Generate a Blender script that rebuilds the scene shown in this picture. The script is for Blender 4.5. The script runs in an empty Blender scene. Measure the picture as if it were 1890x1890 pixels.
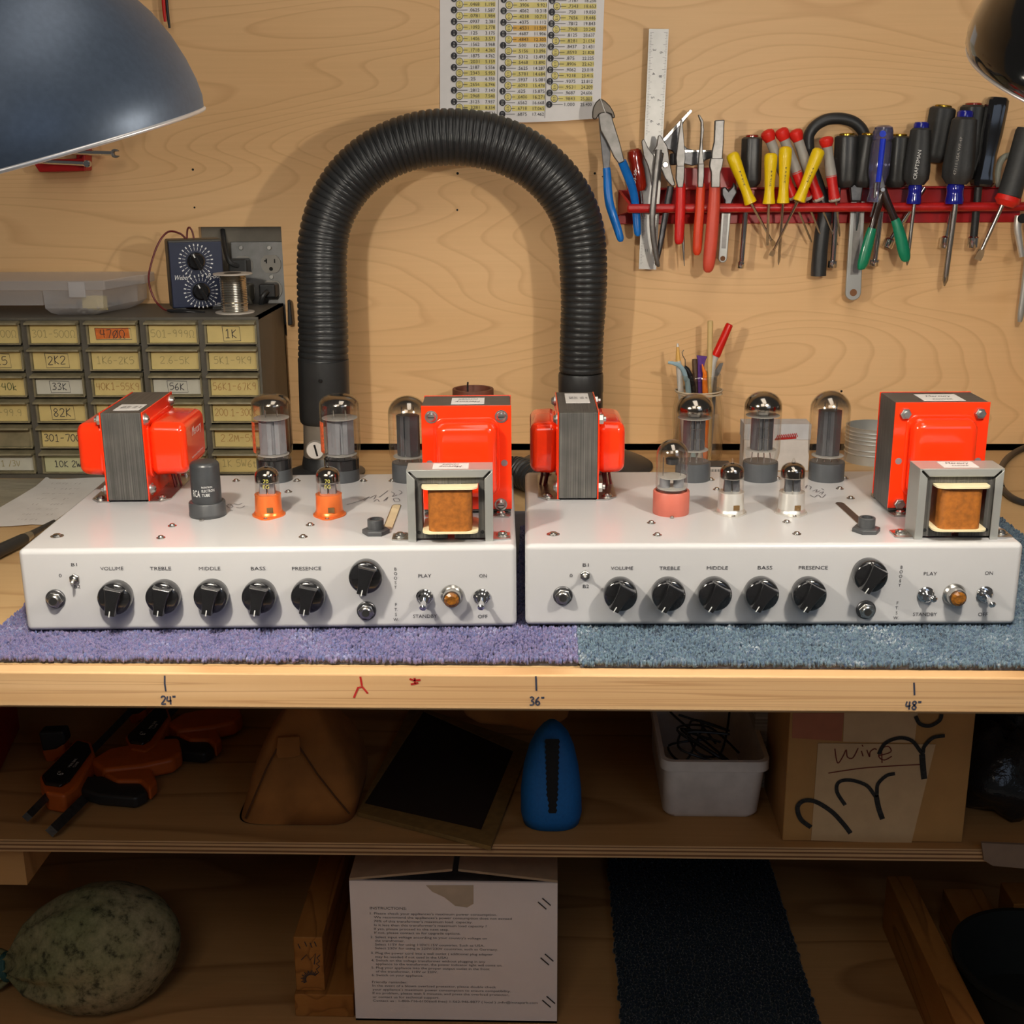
# a home electronics bench: two white valve amplifiers under a pair of lamps
CEIL_FILL_W = 5.0
ROOM_FILL_W = 7.5
WIN_W = 3.0
EXPO = 0.0
BULB_W = 7.3
WORLD = 0.07
import bpy, bmesh, math, random
from mathutils import Vector, Matrix
random.seed(7)
SC = bpy.context.scene
COL = SC.collection
PI = math.pi
V3 = Vector

# ------------------------------------------------------------------ camera
F = 2280.0
CAM = Vector((0, -1.70, 1.296))
_th, _yw, _ro = math.radians(16), math.radians(1.8), 0.0066
FW = Vector((-math.sin(_yw)*math.cos(_th), math.cos(_yw)*math.cos(_th), -math.sin(_th)))
_r0 = Vector((math.cos(_yw), math.sin(_yw), 0)); _u0 = _r0.cross(FW)
RT = (_r0 - _ro*_u0).normalized(); UP = (_u0 + _ro*_r0).normalized()
cam_data = bpy.data.cameras.new('camera'); cam = bpy.data.objects.new('camera', cam_data); COL.objects.link(cam)
cam_data.sensor_width = 36; cam_data.sensor_fit = 'HORIZONTAL'; cam_data.lens = F/1890*36
cam_data.clip_start = 0.02
cam.matrix_world = Matrix((RT, UP, -FW)).transposed().to_4x4()
cam.location = CAM
SC.camera = cam

# ------------------------------------------------------------------ world, light, exposure
world = bpy.data.worlds.new('room_ambience'); SC.world = world; world.use_nodes = True
_b = world.node_tree.nodes['Background']; _b.inputs['Color'].default_value = (1.0, 0.93, 0.85, 1); _b.inputs['Strength'].default_value = WORLD
def area_light(name, loc, target, size, power, color, size_y=None):
    l = bpy.data.lights.new(name, 'AREA'); l.energy = power; l.color = color; l.size = size
    if size_y: l.shape = 'RECTANGLE'; l.size_y = size_y
    o = bpy.data.objects.new(name, l); COL.objects.link(o); o.location = loc
    o.rotation_euler = (Vector(target)-Vector(loc)).to_track_quat('-Z', 'Y').to_euler()
    return o
area_light('ceiling_fill', (0.15, -1.05, 2.35), (0.05, -0.35, 0.9), 0.5, CEIL_FILL_W, (1.0, 0.92, 0.82), 1.2)  # fill added overhead for the wall and amplifier tops, no fixture in view
area_light('room_fill', (-0.3, -2.5, 2.35), (0.0, 0.0, 1.15), 0.8, ROOM_FILL_W, (1.0, 0.91, 0.80), 0.8)  # fill added from the viewer's side to lift the wall and lower shelf
area_light('window_daylight', (1.2, -2.6, 1.7), (0, -0.3, 1.0), 0.9, WIN_W, (0.62, 0.76, 1.0), 0.9)
SC.view_settings.view_transform = 'Standard'; SC.view_settings.look = 'None'
SC.view_settings.exposure = EXPO; SC.view_settings.gamma = 1.0; SC.view_settings.use_curve_mapping = False
SC.cycles.max_bounces = 8; SC.cycles.transparent_max_bounces = 24; SC.cycles.caustics_reflective = False; SC.cycles.caustics_refractive = False
SC.cycles.use_denoising = True; SC.cycles.sample_clamp_indirect = 4.0

# ------------------------------------------------------------------ points of the place behind the photograph
def ray(x, y): return FW + RT*((x-945)/F) - UP*((y-945)/F)
def P(x, y, Y):
    d = ray(x, y); return CAM + d*((Y-CAM.y)/d.y)
def G(x, y, Z):
    d = ray(x, y); return CAM + d*((Z-CAM.z)/d.z)
def mpp(p): return (p-CAM).dot(FW)/F

# ------------------------------------------------------------------ mesh helpers
def frame(t, ref=Vector((0, 1, 0))):
    t = t.normalized()
    if abs(t.dot(ref)) > 0.98: ref = Vector((1, 0, 0))
    s = t.cross(ref).normalized(); n = s.cross(t).normalized()
    return s, n
def catmull(pts, k=6):
    out = []
    n = len(pts)
    for i in range(n-1):
        p0, p1, p2, p3 = pts[max(i-1, 0)], pts[i], pts[i+1], pts[min(i+2, n-1)]
        for j in range(k):
            t = j/k
            out.append(tuple(0.5*((2*b)+(-a+c)*t+(2*a-5*b+4*c-d)*t*t+(-a+3*b-3*c+d)*t**3) for a, b, c, d in zip(p0, p1, p2, p3)))
    out.append(tuple(pts[-1]))
    return out
class MB:
    def __init__(s): s.v = []; s.f = []
    def add(s, vs, fs, M=None):
        o = len(s.v)
        s.v += [(M @ Vector(q)) if M else Vector(q) for q in vs]
        s.f += [tuple(i+o for i in q) for q in fs]
        return s
    def box(s, lo, hi, M=None):
        (a, b, c), (d, e, f) = lo, hi
        return s.add([(a,b,c),(d,b,c),(d,e,c),(a,e,c),(a,b,f),(d,b,f),(d,e,f),(a,e,f)],
                     [(0,3,2,1),(4,5,6,7),(0,1,5,4),(1,2,6,5),(2,3,7,6),(3,0,4,7)], M)
    def rings(s, rings, caps=True, closed=False):
        n = len(rings[0]); vs = [q for r in rings for q in r]; fs = []
        m = len(rings)
        for i in range(m if closed else m-1):
            a, b = i*n, ((i+1) % m)*n
            for j in range(n):
                k = (j+1) % n
                fs.append((a+j, a+k, b+k, b+j))
        if caps and not closed:
            fs.append(tuple(range(n-1, -1, -1))); fs.append(tuple((m-1)*n+j for j in range(n)))
        return s.add(vs, fs)
    def rod(s, a, b, prof, n=18, flat=1.0, ref=Vector((0, 1, 0)), caps=True, shape=None):
        a, b = Vector(a), Vector(b); t = b-a
        sd, nm = frame(t, ref)
        R = []
        for (u, r) in prof:
            c = a+t*u
            R.append([c+sd*(r*(shape[j] if shape else 1)*math.cos(2*PI*j/n))+nm*(r*flat*(shape[j] if shape else 1)*math.sin(2*PI*j/n)) for j in range(n)])
        return s.rings(R, caps)
    def lathe(s, prof, n=32, c=(0, 0, 0), M=None, caps=True):
        R = [[(c[0]+r*math.cos(2*PI*j/n), c[1]+r*math.sin(2*PI*j/n), c[2]+z) for j in range(n)] for (r, z) in prof]
        if M: R = [[M @ Vector(q) for q in ring] for ring in R]
        return s.rings(R, caps)
    def tube(s, pts, rad, n=10, flat=1.0, ref=Vector((0, 1, 0)), caps=True):
        pts = [Vector(p) for p in pts]; R = []
        for i, p in enumerate(pts):
            t = pts[min(i+1, len(pts)-1)]-pts[max(i-1, 0)]
            if t.length < 1e-9: t = Vector((0, 0, 1))
            sd, nm = frame(t, ref); r = rad[i] if isinstance(rad, (list, tuple)) else rad
            R.append([p+sd*(r*math.cos(2*PI*j/n))+nm*(r*flat*math.sin(2*PI*j/n)) for j in range(n)])
        return s.rings(R, caps)
    def prism(s, out, z0, z1, M=None):
        n = len(out)
        vs = [(x, y, z0) for x, y in out]+[(x, y, z1) for x, y in out]
        fs = [tuple(range(n-1, -1, -1)), tuple(range(n, 2*n))]+[(i, (i+1) % n, n+(i+1) % n, n+i) for i in range(n)]
        return s.add(vs, fs, M)
    def ball(s, c, r, n=16, m=10, sc=(1, 1, 1)):
        R = []
        for i in range(1, m):
            a = PI*i/m
            R.append([(c[0]+r*sc[0]*math.sin(a)*math.cos(2*PI*j/n), c[1]+r*sc[1]*math.sin(a)*math.sin(2*PI*j/n), c[2]-r*sc[2]*math.cos(a)) for j in range(n)])
        return s.rings(R)
    def ppris(s, pts, Y, th):
        """prism standing in the plane Y, front outline as seen in the photograph, thickness th to the back"""
        n = len(pts); fr = [P(x, y, Y) for x, y in pts]
        bk = [p+Vector((0, th, 0)) for p in fr]
        return s.add(fr+bk, [tuple(range(n)), tuple(range(2*n-1, n-1, -1))]+[(i, n+i, n+(i+1) % n, (i+1) % n) for i in range(n)])
    def ptube(s, pts, n=12, flat=1.0, k=5, smooth=True):
        """limb through photograph points (x, y, Y, radius in px)"""
        if smooth and len(pts) > 2: pts = catmull(pts, k)
        c = [P(x, y, Y) for x, y, Y, r in pts]
        return s.tube(c, [q[3]*mpp(p) for q, p in zip(pts, c)], n, flat)
    def prod(s, a, b, prof, n=18, flat=1.0, shape=None):
        """turned rod between photograph points a=(x,y,Y), b; prof [(t, radius px)]"""
        A, B = P(*a), P(*b); m = mpp((A+B)/2)
        return s.rod(A, B, [(t, r*m) for t, r in prof], n, flat, shape=shape)

ROOTM = {}
def build(name, mb, mat, parent=None, world=True, bevel=0, seg=2, smooth=35, label=None, subsurf=0, solid=0):
    me = bpy.data.meshes.new(name)
    vs = mb.v
    if parent is not None and world and parent in ROOTM:
        Mi = ROOTM[parent].inverted(); vs = [Mi @ q for q in vs]
    me.from_pydata([tuple(q) for q in vs], [], mb.f)
    bm = bmesh.new(); bm.from_mesh(me)
    bmesh.ops.recalc_face_normals(bm, faces=bm.faces); bm.to_mesh(me); bm.free()
    me.polygons.foreach_set('use_smooth', [True]*len(me.polygons))
    if not bevel and not subsurf: me.set_sharp_from_angle(angle=math.radians(smooth))
    me.materials.append(mat)
    o = bpy.data.objects.new(name, me); COL.objects.link(o)
    if parent is not None:
        o.parent = parent
        if parent in ROOTM: ROOTM[o] = ROOTM[parent]
    if solid:
        m = o.modifiers.new('thickness', 'SOLIDIFY'); m.thickness = solid; m.offset = 0
    if bevel:
        m = o.modifiers.new('bevel', 'BEVEL'); m.width = bevel; m.segments = seg; m.limit_method = 'ANGLE'; m.angle_limit = math.radians(32); m.harden_normals = True
    if subsurf:
        m = o.modifiers.new('smooth', 'SUBSURF'); m.levels = subsurf; m.render_levels = subsurf
    if label: o['label'] = label
    return o
def thing(name, label, cat, loc=(0, 0, 0), rotz=0.0, group=None):
    o = bpy.data.objects.new(name, None); COL.objects.link(o); o.empty_display_size = 0.02
    o.location = loc; o.rotation_euler = (0, 0, rotz)
    ROOTM[o] = Matrix.Translation(Vector(loc)) @ Matrix.Rotation(rotz, 4, 'Z')
    o['label'] = label; o['category'] = cat
    if group: o['group'] = group
    return o
def solo(name, mb, mat, label, cat, group=None, **kw):
    xs = [q.x for q in mb.v]; ys = [q.y for q in mb.v]; zs = [q.z for q in mb.v]
    c = Vector(((min(xs)+max(xs))/2, (min(ys)+max(ys))/2, min(zs)))
    mb.v = [q-c for q in mb.v]
    o = build(name, mb, mat, None, **kw); o.location = c
    ROOTM[o] = Matrix.Translation(c)
    o['label'] = label; o['category'] = cat
    if group: o['group'] = group
    return o
def structure(name, mb, mat, **kw):
    o = build(name, mb, mat, None, **kw); o['kind'] = 'structure'; return o
def disc(mb, c, axis, r, h, n=24, r2=None, ch=0.0):
    """short cylinder from c along axis"""
    c = Vector(c); a = Vector(axis).normalized()
    r2 = r if r2 is None else r2
    pr = [(0, r), (1, r2)] if not ch else [(0, r), (1-ch/h, r2), (1, r2-ch)]
    return mb.rod(c, c+a*h, pr, n, ref=Vector((0, 0, 1)) if abs(a.z) < .9 else Vector((0, 1, 0)))
def hexnut(mb, c, axis, r, h, rot=0):
    c = Vector(c); a = Vector(axis).normalized(); sd, nm = frame(a, Vector((0, 0, 1)) if abs(a.z) < .9 else Vector((0, 1, 0)))
    R = [[c+a*z+sd*(q*math.cos(rot+PI*j/3))+nm*(q*math.sin(rot+PI*j/3)) for j in range(6)] for z, q in ((0, r), (h*.85, r), (h, r*.88))]
    return mb.rings(R)

# ------------------------------------------------------------------ lettering
_gl = {}
def _glyph_raw(st):
    cu = bpy.data.curves.new('t', 'FONT'); cu.body = st; cu.resolution_u = 2
    ob = bpy.data.objects.new('t', cu); COL.objects.link(ob)
    bpy.context.view_layer.update()
    dg = bpy.context.evaluated_depsgraph_get()
    me = bpy.data.meshes.new_from_object(ob.evaluated_get(dg))
    vs = [(q.co.x, q.co.y) for q in me.vertices]; fs = [tuple(p.vertices) for p in me.polygons]
    bpy.data.objects.remove(ob); bpy.data.curves.remove(cu); bpy.data.meshes.remove(me)
    return vs, fs
def glyph(ch):
    if ch not in _gl:
        if 'I' not in _gl:
            vs, fs = _glyph_raw('I'); _gl['I'] = (vs, fs, 0); r0 = max(q[0] for q in vs)
            _gl['_r'] = r0
        r0 = _gl['_r']
        if ch == ' ':
            vs, fs = [], []
            a = max(q[0] for q in _glyph_raw('I I')[0])-2*0-max(q[0] for q in _glyph_raw('II')[0])
        else:
            vs, fs = _glyph_raw(ch); a = max(q[0] for q in _glyph_raw(ch+'I')[0])-r0
        _gl[ch] = (vs, fs, a)
    if ch == 'I' and _gl['I'][2] == 0:
        _gl['I'] = (_gl['I'][0], _gl['I'][1], max(q[0] for q in _glyph_raw('II')[0])-_gl['_r'])
    return _gl[ch]
for _c in 'I' : glyph(_c)
CAPH = max(q[1] for q in _gl['I'][0])
def text2d(st, cap=1.0, align='c', width=None, shear=0.0, track=0.0):
    """flat lettering: list of (x, y), faces; cap height = cap"""
    k = cap/CAPH; vs, fs, x = [], [], 0.0
    for ch in st:
        a, b, adv = glyph(ch); o = len(vs)
        vs += [((q[0]+x)*k, q[1]*k) for q in a]; fs += [tuple(i+o for i in f) for f in b]
        x += adv+track
    if not vs: return [], []
    w0, w1 = min(q[0] for q in vs), max(q[0] for q in vs)
    sx = width/(w1-w0) if width else 1.0
    off = {'c': (w0+w1)/2, 'l': w0, 'r': w1}[align]
    return [((q[0]-off)*sx+shear*q[1], q[1]) for q in vs], fs
def put_text(mb, st, origin, right, up, cap, align='c', width=None, shear=0.0, track=0.0, vcenter=True):
    vs, fs = text2d(st, cap, align, width, shear, track)
    o, r, u = Vector(origin), Vector(right).normalized(), Vector(up).normalized()
    dy = cap/2 if vcenter else 0
    mb.add([o+r*x+u*(y-dy) for x, y in vs], fs)
# handwritten strokes
HW = {
 '0': [[(.3,1),(.08,.8),(.05,.4),(.22,.02),(.45,.12),(.56,.5),(.48,.86),(.3,1)]],
 '1': [[(.12,.78),(.3,1),(.3,0)],[(.1,0),(.5,0)]],
 '2': [[(.08,.76),(.2,.97),(.45,.95),(.52,.72),(.3,.35),(.06,.02),(.56,.04)]],
 '3': [[(.08,.92),(.35,1),(.5,.8),(.26,.53),(.52,.36),(.42,.06),(.06,.04)]],
 '4': [[(.14,.98),(.06,.45),(.56,.45)],[(.44,.98),(.42,0)]],
 '5': [[(.52,.98),(.14,.96),(.1,.56),(.4,.6),(.54,.32),(.36,.02),(.06,.06)]],
 '6': [[(.46,.98),(.14,.6),(.08,.2),(.3,0),(.5,.2),(.36,.46),(.1,.34)]],
 '7': [[(.06,.96),(.54,.96),(.24,0)]],
 '8': [[(.3,.52),(.1,.78),(.3,1),(.48,.8),(.3,.52),(.08,.22),(.3,0),(.52,.24),(.3,.52)]],
 '9': [[(.48,.66),(.3,.5),(.1,.7),(.28,.98),(.48,.84),(.48,.4),(.4,0)]],
 'K': [[(.1,1),(.1,0)],[(.52,.98),(.1,.46),(.54,0)]],
 'k': [[(.1,1),(.1,0)],[(.44,.6),(.1,.3),(.46,0)]],
 'M': [[(.04,0),(.12,.98),(.32,.3),(.52,.98),(.6,0)]],
 'V': [[(.04,.98),(.28,0),(.54,.98)]],
 'W': [[(.02,.98),(.16,0),(.3,.6),(.46,0),(.62,.98)]],
 '-': [[(.08,.48),(.5,.5)]],
 '.': [[(.2,.0),(.26,.06)]],
 '/': [[(.1,-.05),(.5,1.05)]],
 'Ω': [[(.02,.02),(.2,.04),(.08,.4),(.12,.8),(.34,.98),(.56,.78),(.58,.4),(.46,.04),(.64,.02)]],
 'ø': [[(.3,.9),(.08,.7),(.05,.35),(.22,.02),(.45,.12),(.56,.5),(.48,.8),(.3,.9)],[(.02,-.05),(.6,1.0)]],
 '"': [[(.12,1.05),(.1,.82)],[(.3,1.05),(.28,.82)]],
 'w': [[(.02,.6),(.1,.04),(.26,.4),(.38,.05),(.58,.62)]],
 'i': [[(.14,.5),(.16,.02)],[(.16,.74),(.18,.78)]],
 'r': [[(.1,.5),(.12,0)],[(.12,.3),(.24,.5),(.38,.46)]],
 'e': [[(.08,.26),(.44,.34),(.36,.55),(.14,.45),(.1,.12),(.3,0),(.5,.1)]],
 'A': [[(.04,0),(.3,1),(.56,0)],[(.12,.36),(.48,.36)]],
 'b': [[(.1,1),(.1,0),(.4,.02),(.46,.34),(.12,.46)]],
 't': [[(.2,.9),(.2,.02),(.4,.04)],[(.04,.6),(.4,.62)]],
 ' ': []}
HWW = {'i': .3, '.': .34, '"': .42, ' ': .4, 'r': .42, '/': .6, 'M': .7, 'W': .74, 'Ω': .76, 'w': .66}
def ribbon(mb, pts, nrm, w):
    """thin ink line along pts lying on a surface with normal nrm"""
    pts = [Vector(p) for p in pts]; n = len(pts); L = []
    for i, p in enumerate(pts):
        t = (pts[min(i+1, n-1)]-pts[max(i-1, 0)])
        if t.length < 1e-9: t = Vector((1, 0, 0))
        s = t.normalized().cross(nrm).normalized()*w/2
        L += [p-s, p+s]
    mb.add(L, [(2*i, 2*i+1, 2*i+3, 2*i+2) for i in range(n-1)])
def handwrite(mb, st, origin, right, up, nrm, h, w, wob=.04, align='c', shear=0.0, sx=1.0):
    o, r, u, nrm = Vector(origin), Vector(right).normalized(), Vector(up).normalized(), Vector(nrm).normalized()
    tot = sum(HWW.get(c, .66) for c in st)*h*sx
    x = {'c': -tot/2, 'l': 0, 'r': -tot}[align]
    for c in st:
        dy = random.uniform(-wob, wob)
        for s in HW.get(c, []):
            q = [(a+random.uniform(-wob, wob)*.4, b+dy) for a, b in s]
            if len(q) > 2: q = catmull(q, 3)
            ribbon(mb, [o+r*(x+(a+shear*b)*h*sx)+u*((b-.5)*h) for a, b in q], nrm, w)
        x += HWW.get(c, .66)*h*sx

# ------------------------------------------------------------------ materials
def S(r, g, b):
    f = lambda c: (c/255/12.92) if c/255 <= .04045 else ((c/255+.055)/1.055)**2.4
    return (f(r), f(g), f(b))
def nodes(name):
    m = bpy.data.materials.new(name); m.use_nodes = True
    nt = m.node_tree; return m, nt, nt.nodes['Principled BSDF']
def N(nt, typ, **kw):
    n = nt.nodes.new(typ)
    for k, v in kw.items():
        if hasattr(n, k) and k not in n.inputs: setattr(n, k, v)
        else: n.inputs[k].default_value = v
    return n
def ramp(nt, fac, stops):
    r = nt.nodes.new('ShaderNodeValToRGB'); nt.links.new(fac, r.inputs['Fac'])
    e = r.color_ramp.elements
    while len(e) < len(stops): e.new(.5)
    for q, (p, c) in zip(e, stops): q.position = p; q.color = (*c, 1) if len(c) == 3 else c
    return r
def coords(nt, scale=(1, 1, 1), rot=(0, 0, 0)):
    t = nt.nodes.new('ShaderNodeTexCoord'); mp = nt.nodes.new('ShaderNodeMapping')
    mp.inputs['Scale'].default_value = scale; mp.inputs['Rotation'].default_value = rot
    nt.links.new(t.outputs['Object'], mp.inputs['Vector']); return mp.outputs['Vector']
def pm(name, col, rough=.5, metal=0.0, var=.08, scale=60, bump=0.0, coat=0.0, spec=.5, stretch=(1, 1, 1), trans=0.0, ior=1.45, sss=0.0, rvar=0.0):
    m, nt, b = nodes(name)
    v = coords(nt, stretch)
    n = N(nt, 'ShaderNodeTexNoise', Scale=scale, Detail=4.0); nt.links.new(v, n.inputs['Vector'])
    lo = tuple(c*(1-var) for c in col); hi = tuple(min(1, c*(1+var)) for c in col)
    r = ramp(nt, n.outputs['Fac'], [(.3, lo), (.7, hi)]); nt.links.new(r.outputs['Color'], b.inputs['Base Color'])
    b.inputs['Roughness'].default_value = rough; b.inputs['Metallic'].default_value = metal
    b.inputs['Specular IOR Level'].default_value = spec; b.inputs['IOR'].default_value = ior
    b.inputs['Coat Weight'].default_value = coat; b.inputs['Coat Roughness'].default_value = .08
    b.inputs['Transmission Weight'].default_value = trans
    if rvar:
        rr = N(nt, 'ShaderNodeMapRange'); rr.inputs['To Min'].default_value = max(0, rough-rvar); rr.inputs['To Max'].default_value = rough+rvar
        nt.links.new(n.outputs['Fac'], rr.inputs['Value']); nt.links.new(rr.outputs['Result'], b.inputs['Roughness'])
    if bump:
        bp = N(nt, 'ShaderNodeBump', Strength=1.0, Distance=bump); nt.links.new(n.outputs['Fac'], bp.inputs['Height']); nt.links.new(bp.outputs['Normal'], b.inputs['Normal'])
    return m
def wood(name, c0, c1, c2, scale=(1.2, 1, 9), rings=9.0, rough=.5, spec=.3, bump=.0002, line=.55, fib=(.72, .68, .62)):
    """flat sawn veneer: contour lines of a stretched noise, fine fibre, slow tone drift"""
    m, nt, b = nodes(name); L = nt.links
    v = coords(nt, scale)
    n = N(nt, 'ShaderNodeTexNoise', Scale=1.0, Detail=1.5, Roughness=.45, Distortion=.25); L.new(v, n.inputs['Vector'])
    mu = N(nt, 'ShaderNodeMath', operation='MULTIPLY'); mu.inputs[1].default_value = rings; L.new(n.outputs['Fac'], mu.inputs[0])
    fr = N(nt, 'ShaderNodeMath', operation='FRACT'); L.new(mu.outputs[0], fr.inputs[0])
    rp = ramp(nt, fr.outputs[0], [(0, (0, 0, 0)), (.76, (.14, .14, .14)), (.93, (1, 1, 1)), (1, (.05, .05, .05))])
    v2 = coords(nt, (scale[0]*6, scale[1]*40, scale[2]*40))
    n2 = N(nt, 'ShaderNodeTexNoise', Scale=1.0, Detail=5.0, Roughness=.6); L.new(v2, n2.inputs['Vector'])
    v3 = coords(nt, (scale[0]*.9, 1, scale[2]*.35))
    n3 = N(nt, 'ShaderNodeTexNoise', Scale=2.0, Detail=2.0); L.new(v3, n3.inputs['Vector'])
    base = ramp(nt, n3.outputs['Fac'], [(.3, c0), (.7, c1)])
    f2 = ramp(nt, n2.outputs['Fac'], [(.35, (.0, .0, .0)), (.75, (1, 1, 1))])
    mx = N(nt, 'ShaderNodeMix', data_type='RGBA'); L.new(rp.outputs['Color'], mx.inputs[0])
    ml = N(nt, 'ShaderNodeMath', operation='MULTIPLY'); ml.inputs[1].default_value = line; L.new(rp.outputs['Color'], ml.inputs[0]); L.new(ml.outputs[0], mx.inputs[0])
    L.new(base.outputs['Color'], mx.inputs[6]); mx.inputs[7].default_value = (*c2, 1)
    mx2 = N(nt, 'ShaderNodeMix', data_type='RGBA', blend_type='MULTIPLY'); mx2.inputs[0].default_value = .35
    g = ramp(nt, n2.outputs['Fac'], [(.3, fib), (.7, (1, 1, 1))])
    L.new(mx.outputs[2], mx2.inputs[6]); L.new(g.outputs['Color'], mx2.inputs[7])
    L.new(mx2.outputs[2], b.inputs['Base Color'])
    b.inputs['Roughness'].default_value = rough; b.inputs['Specular IOR Level'].default_value = spec
    bp = N(nt, 'ShaderNodeBump', Strength=.4, Distance=bump); L.new(n2.outputs['Fac'], bp.inputs['Height']); L.new(bp.outputs['Normal'], b.inputs['Normal'])
    return m
def thin_glass(name, tint=(1, 1, 1), refl=.09, rough=.02, frost=0.0):
    """a thin clear wall: mostly lets light straight through, reflects more at grazing angles"""
    m, nt, b = nodes(name); nt.nodes.remove(b); L = nt.links
    out = nt.nodes['Material Output']
    tr = N(nt, 'ShaderNodeBsdfTransparent'); tr.inputs['Color'].default_value = (*tint, 1)
    gl = N(nt, 'ShaderNodeBsdfGlossy'); gl.inputs['Roughness'].default_value = rough
    lw = N(nt, 'ShaderNodeLayerWeight'); lw.inputs['Blend'].default_value = .35
    nz = N(nt, 'ShaderNodeTexNoise', Scale=30.0); L.new(coords(nt), nz.inputs['Vector'])
    mr = N(nt, 'ShaderNodeMapRange'); mr.inputs['To Min'].default_value = refl*.55; mr.inputs['To Max'].default_value = min(1, refl*5.5)
    L.new(lw.outputs['Facing'], mr.inputs['Value'])
    mx = N(nt, 'ShaderNodeMixShader'); L.new(mr.outputs['Result'], mx.inputs[0]); L.new(tr.outputs[0], mx.inputs[1]); L.new(gl.outputs[0], mx.inputs[2])
    last = mx
    if frost:
        df = N(nt, 'ShaderNodeBsdfTranslucent'); dd = N(nt, 'ShaderNodeBsdfDiffuse')
        df.inputs['Color'].default_value = (.8, .82, .85, 1); dd.inputs['Color'].default_value = (.86, .87, .9, 1)
        m1 = N(nt, 'ShaderNodeMixShader'); m1.inputs[0].default_value = .5; L.new(df.outputs[0], m1.inputs[1]); L.new(dd.outputs[0], m1.inputs[2])
        m2 = N(nt, 'ShaderNodeMixShader'); m2.inputs[0].default_value = frost; L.new(mx.outputs[0], m2.inputs[1]); L.new(m1.outputs[0], m2.inputs[2]); last = m2
    L.new(last.outputs[0], out.inputs['Surface'])
    return m
def carpet(name, cols, scale=470.0):
    m, nt, b = nodes(name); L = nt.links
    v = coords(nt)
    vo = N(nt, 'ShaderNodeTexVoronoi', Scale=scale); L.new(v, vo.inputs['Vector'])
    n = N(nt, 'ShaderNodeTexNoise', Scale=22.0, Detail=3.0); L.new(v, n.inputs['Vector'])
    sep = N(nt, 'ShaderNodeSeparateColor'); L.new(vo.outputs['Color'], sep.inputs[0])
    ad = N(nt, 'ShaderNodeMath', operation='MULTIPLY_ADD'); ad.inputs[1].default_value = .9; L.new(n.outputs['Fac'], ad.inputs[0])
    ml = N(nt, 'ShaderNodeMath', operation='MULTIPLY'); ml.inputs[1].default_value = .55; L.new(sep.outputs[0], ml.inputs[0])
    su = N(nt, 'ShaderNodeMath', operation='SUBTRACT'); L.new(ml.outputs[0], su.inputs[0]); su.inputs[1].default_value = .22; L.new(su.outputs[0], ad.inputs[2])
    k = len(cols)
    r = ramp(nt, ad.outputs[0], [(.08+.84*i/(k-1), c) for i, c in enumerate(cols)])
    L.new(r.outputs['Color'], b.inputs['Base Color']); b.inputs['Roughness'].default_value = .95; b.inputs['Specular IOR Level'].default_value = .1
    b.inputs['Sheen Weight'].default_value = .25
    return m

M = {}
M['chassis'] = pm('white_powder_coat', (.54, .535, .54), .30, var=.01, scale=8, coat=.2)
M['black_plastic'] = pm('black_plastic', (.012, .012, .013), .16, var=.15, coat=.4)
M['knob'] = pm('glossy_black_knob', (.010, .010, .011), .13, var=.1, coat=.6)
M['dark_plastic'] = pm('dark_grey_plastic', (.045, .047, .05), .42)
M['rubber'] = pm('black_rubber', (.022, .023, .024), .42, bump=.00005, scale=200)
M['hose'] = pm('ribbed_rubber', (.020, .021, .022), .36, var=.2, scale=40, rvar=.08)
M['ink'] = pm('black_ink', (.025, .024, .03), .6)
M['ink_faint'] = pm('faded_orange_ink', S(158, 122, 72), .8)
M['ink_grey'] = pm('faded_grey_ink', S(150, 138, 92), .8)
M['ink_green'] = pm('green_ink', S(66, 78, 40), .7)
M['ink_red'] = pm('red_ink', S(165, 30, 25), .6)
M['pencil'] = pm('pencil_line', (.12, .11, .12), .6)
M['chrome'] = pm('chrome', (.72, .72, .73), .10, 1.0, var=.05)
M['nickel'] = pm('nickel', (.52, .505, .475), .26, 1.0, var=.08)
M['zinc'] = pm('zinc_plated_steel', (.55, .55, .53), .35, 1.0, var=.15, scale=90)
M['steel'] = pm('tool_steel', (.22, .21, .20), .42, .75, var=.2, scale=120)
M['dark_steel'] = pm('dark_steel', (.10, .10, .105), .38, .8, var=.25, scale=120)
M['satin'] = pm('satin_steel', (.46, .465, .44), .36, .55, var=.04, scale=20)
M['red_enamel'] = pm('red_enamel', (.86, .036, .005), .14, var=.03, coat=.5)
M['orange_alu'] = pm('orange_anodised', (.88, .20, .045), .3, .55, var=.05)
M['salmon'] = pm('salmon_bakelite', S(180, 96, 80), .4)
M['bakelite'] = pm('grey_black_bakelite', (.055, .06, .066), .38)
M['silver_paint'] = pm('pale_silver_aluminium', (.78, .76, .71), .32, .75, var=.05)
M['metal_tube'] = pm('black_painted_metal', (.030, .032, .035), .34, var=.2)
M['white_print'] = pm('white_print', (.75, .75, .72), .6)
M['cream'] = pm('cream_plastic', S(228, 216, 176), .45)
M['coil'] = pm('brown_kraft_wrap', S(140, 82, 26), .55, var=.3, scale=220, bump=.0001)
M['plate_light'] = pm('light_grey_plate', (.30, .31, .34), .5, .4)
M['plate_dark'] = pm('dark_grey_plate', (.13, .135, .15), .4, .6)
M['mica'] = pm('mica', (.40, .385, .36), .45)
M['amber'] = pm('amber_jewel', (.33, .12, .014), .08, var=.5, scale=400, coat=.8, trans=.35)
M['hole'] = pm('dark_hole', (.006, .006, .006), .8)
M['paper'] = pm('white_paper', (.72, .69, .66), .7, var=.03)
M['paper_warm'] = pm('cream_paper', (.66, .58, .48), .7, var=.05)
M['sticker'] = pm('white_sticker', (.68, .66, .64), .5, var=.03)
M['glass'] = thin_glass('clear_tube_glass', (.97, .96, .94), .075)
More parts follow.
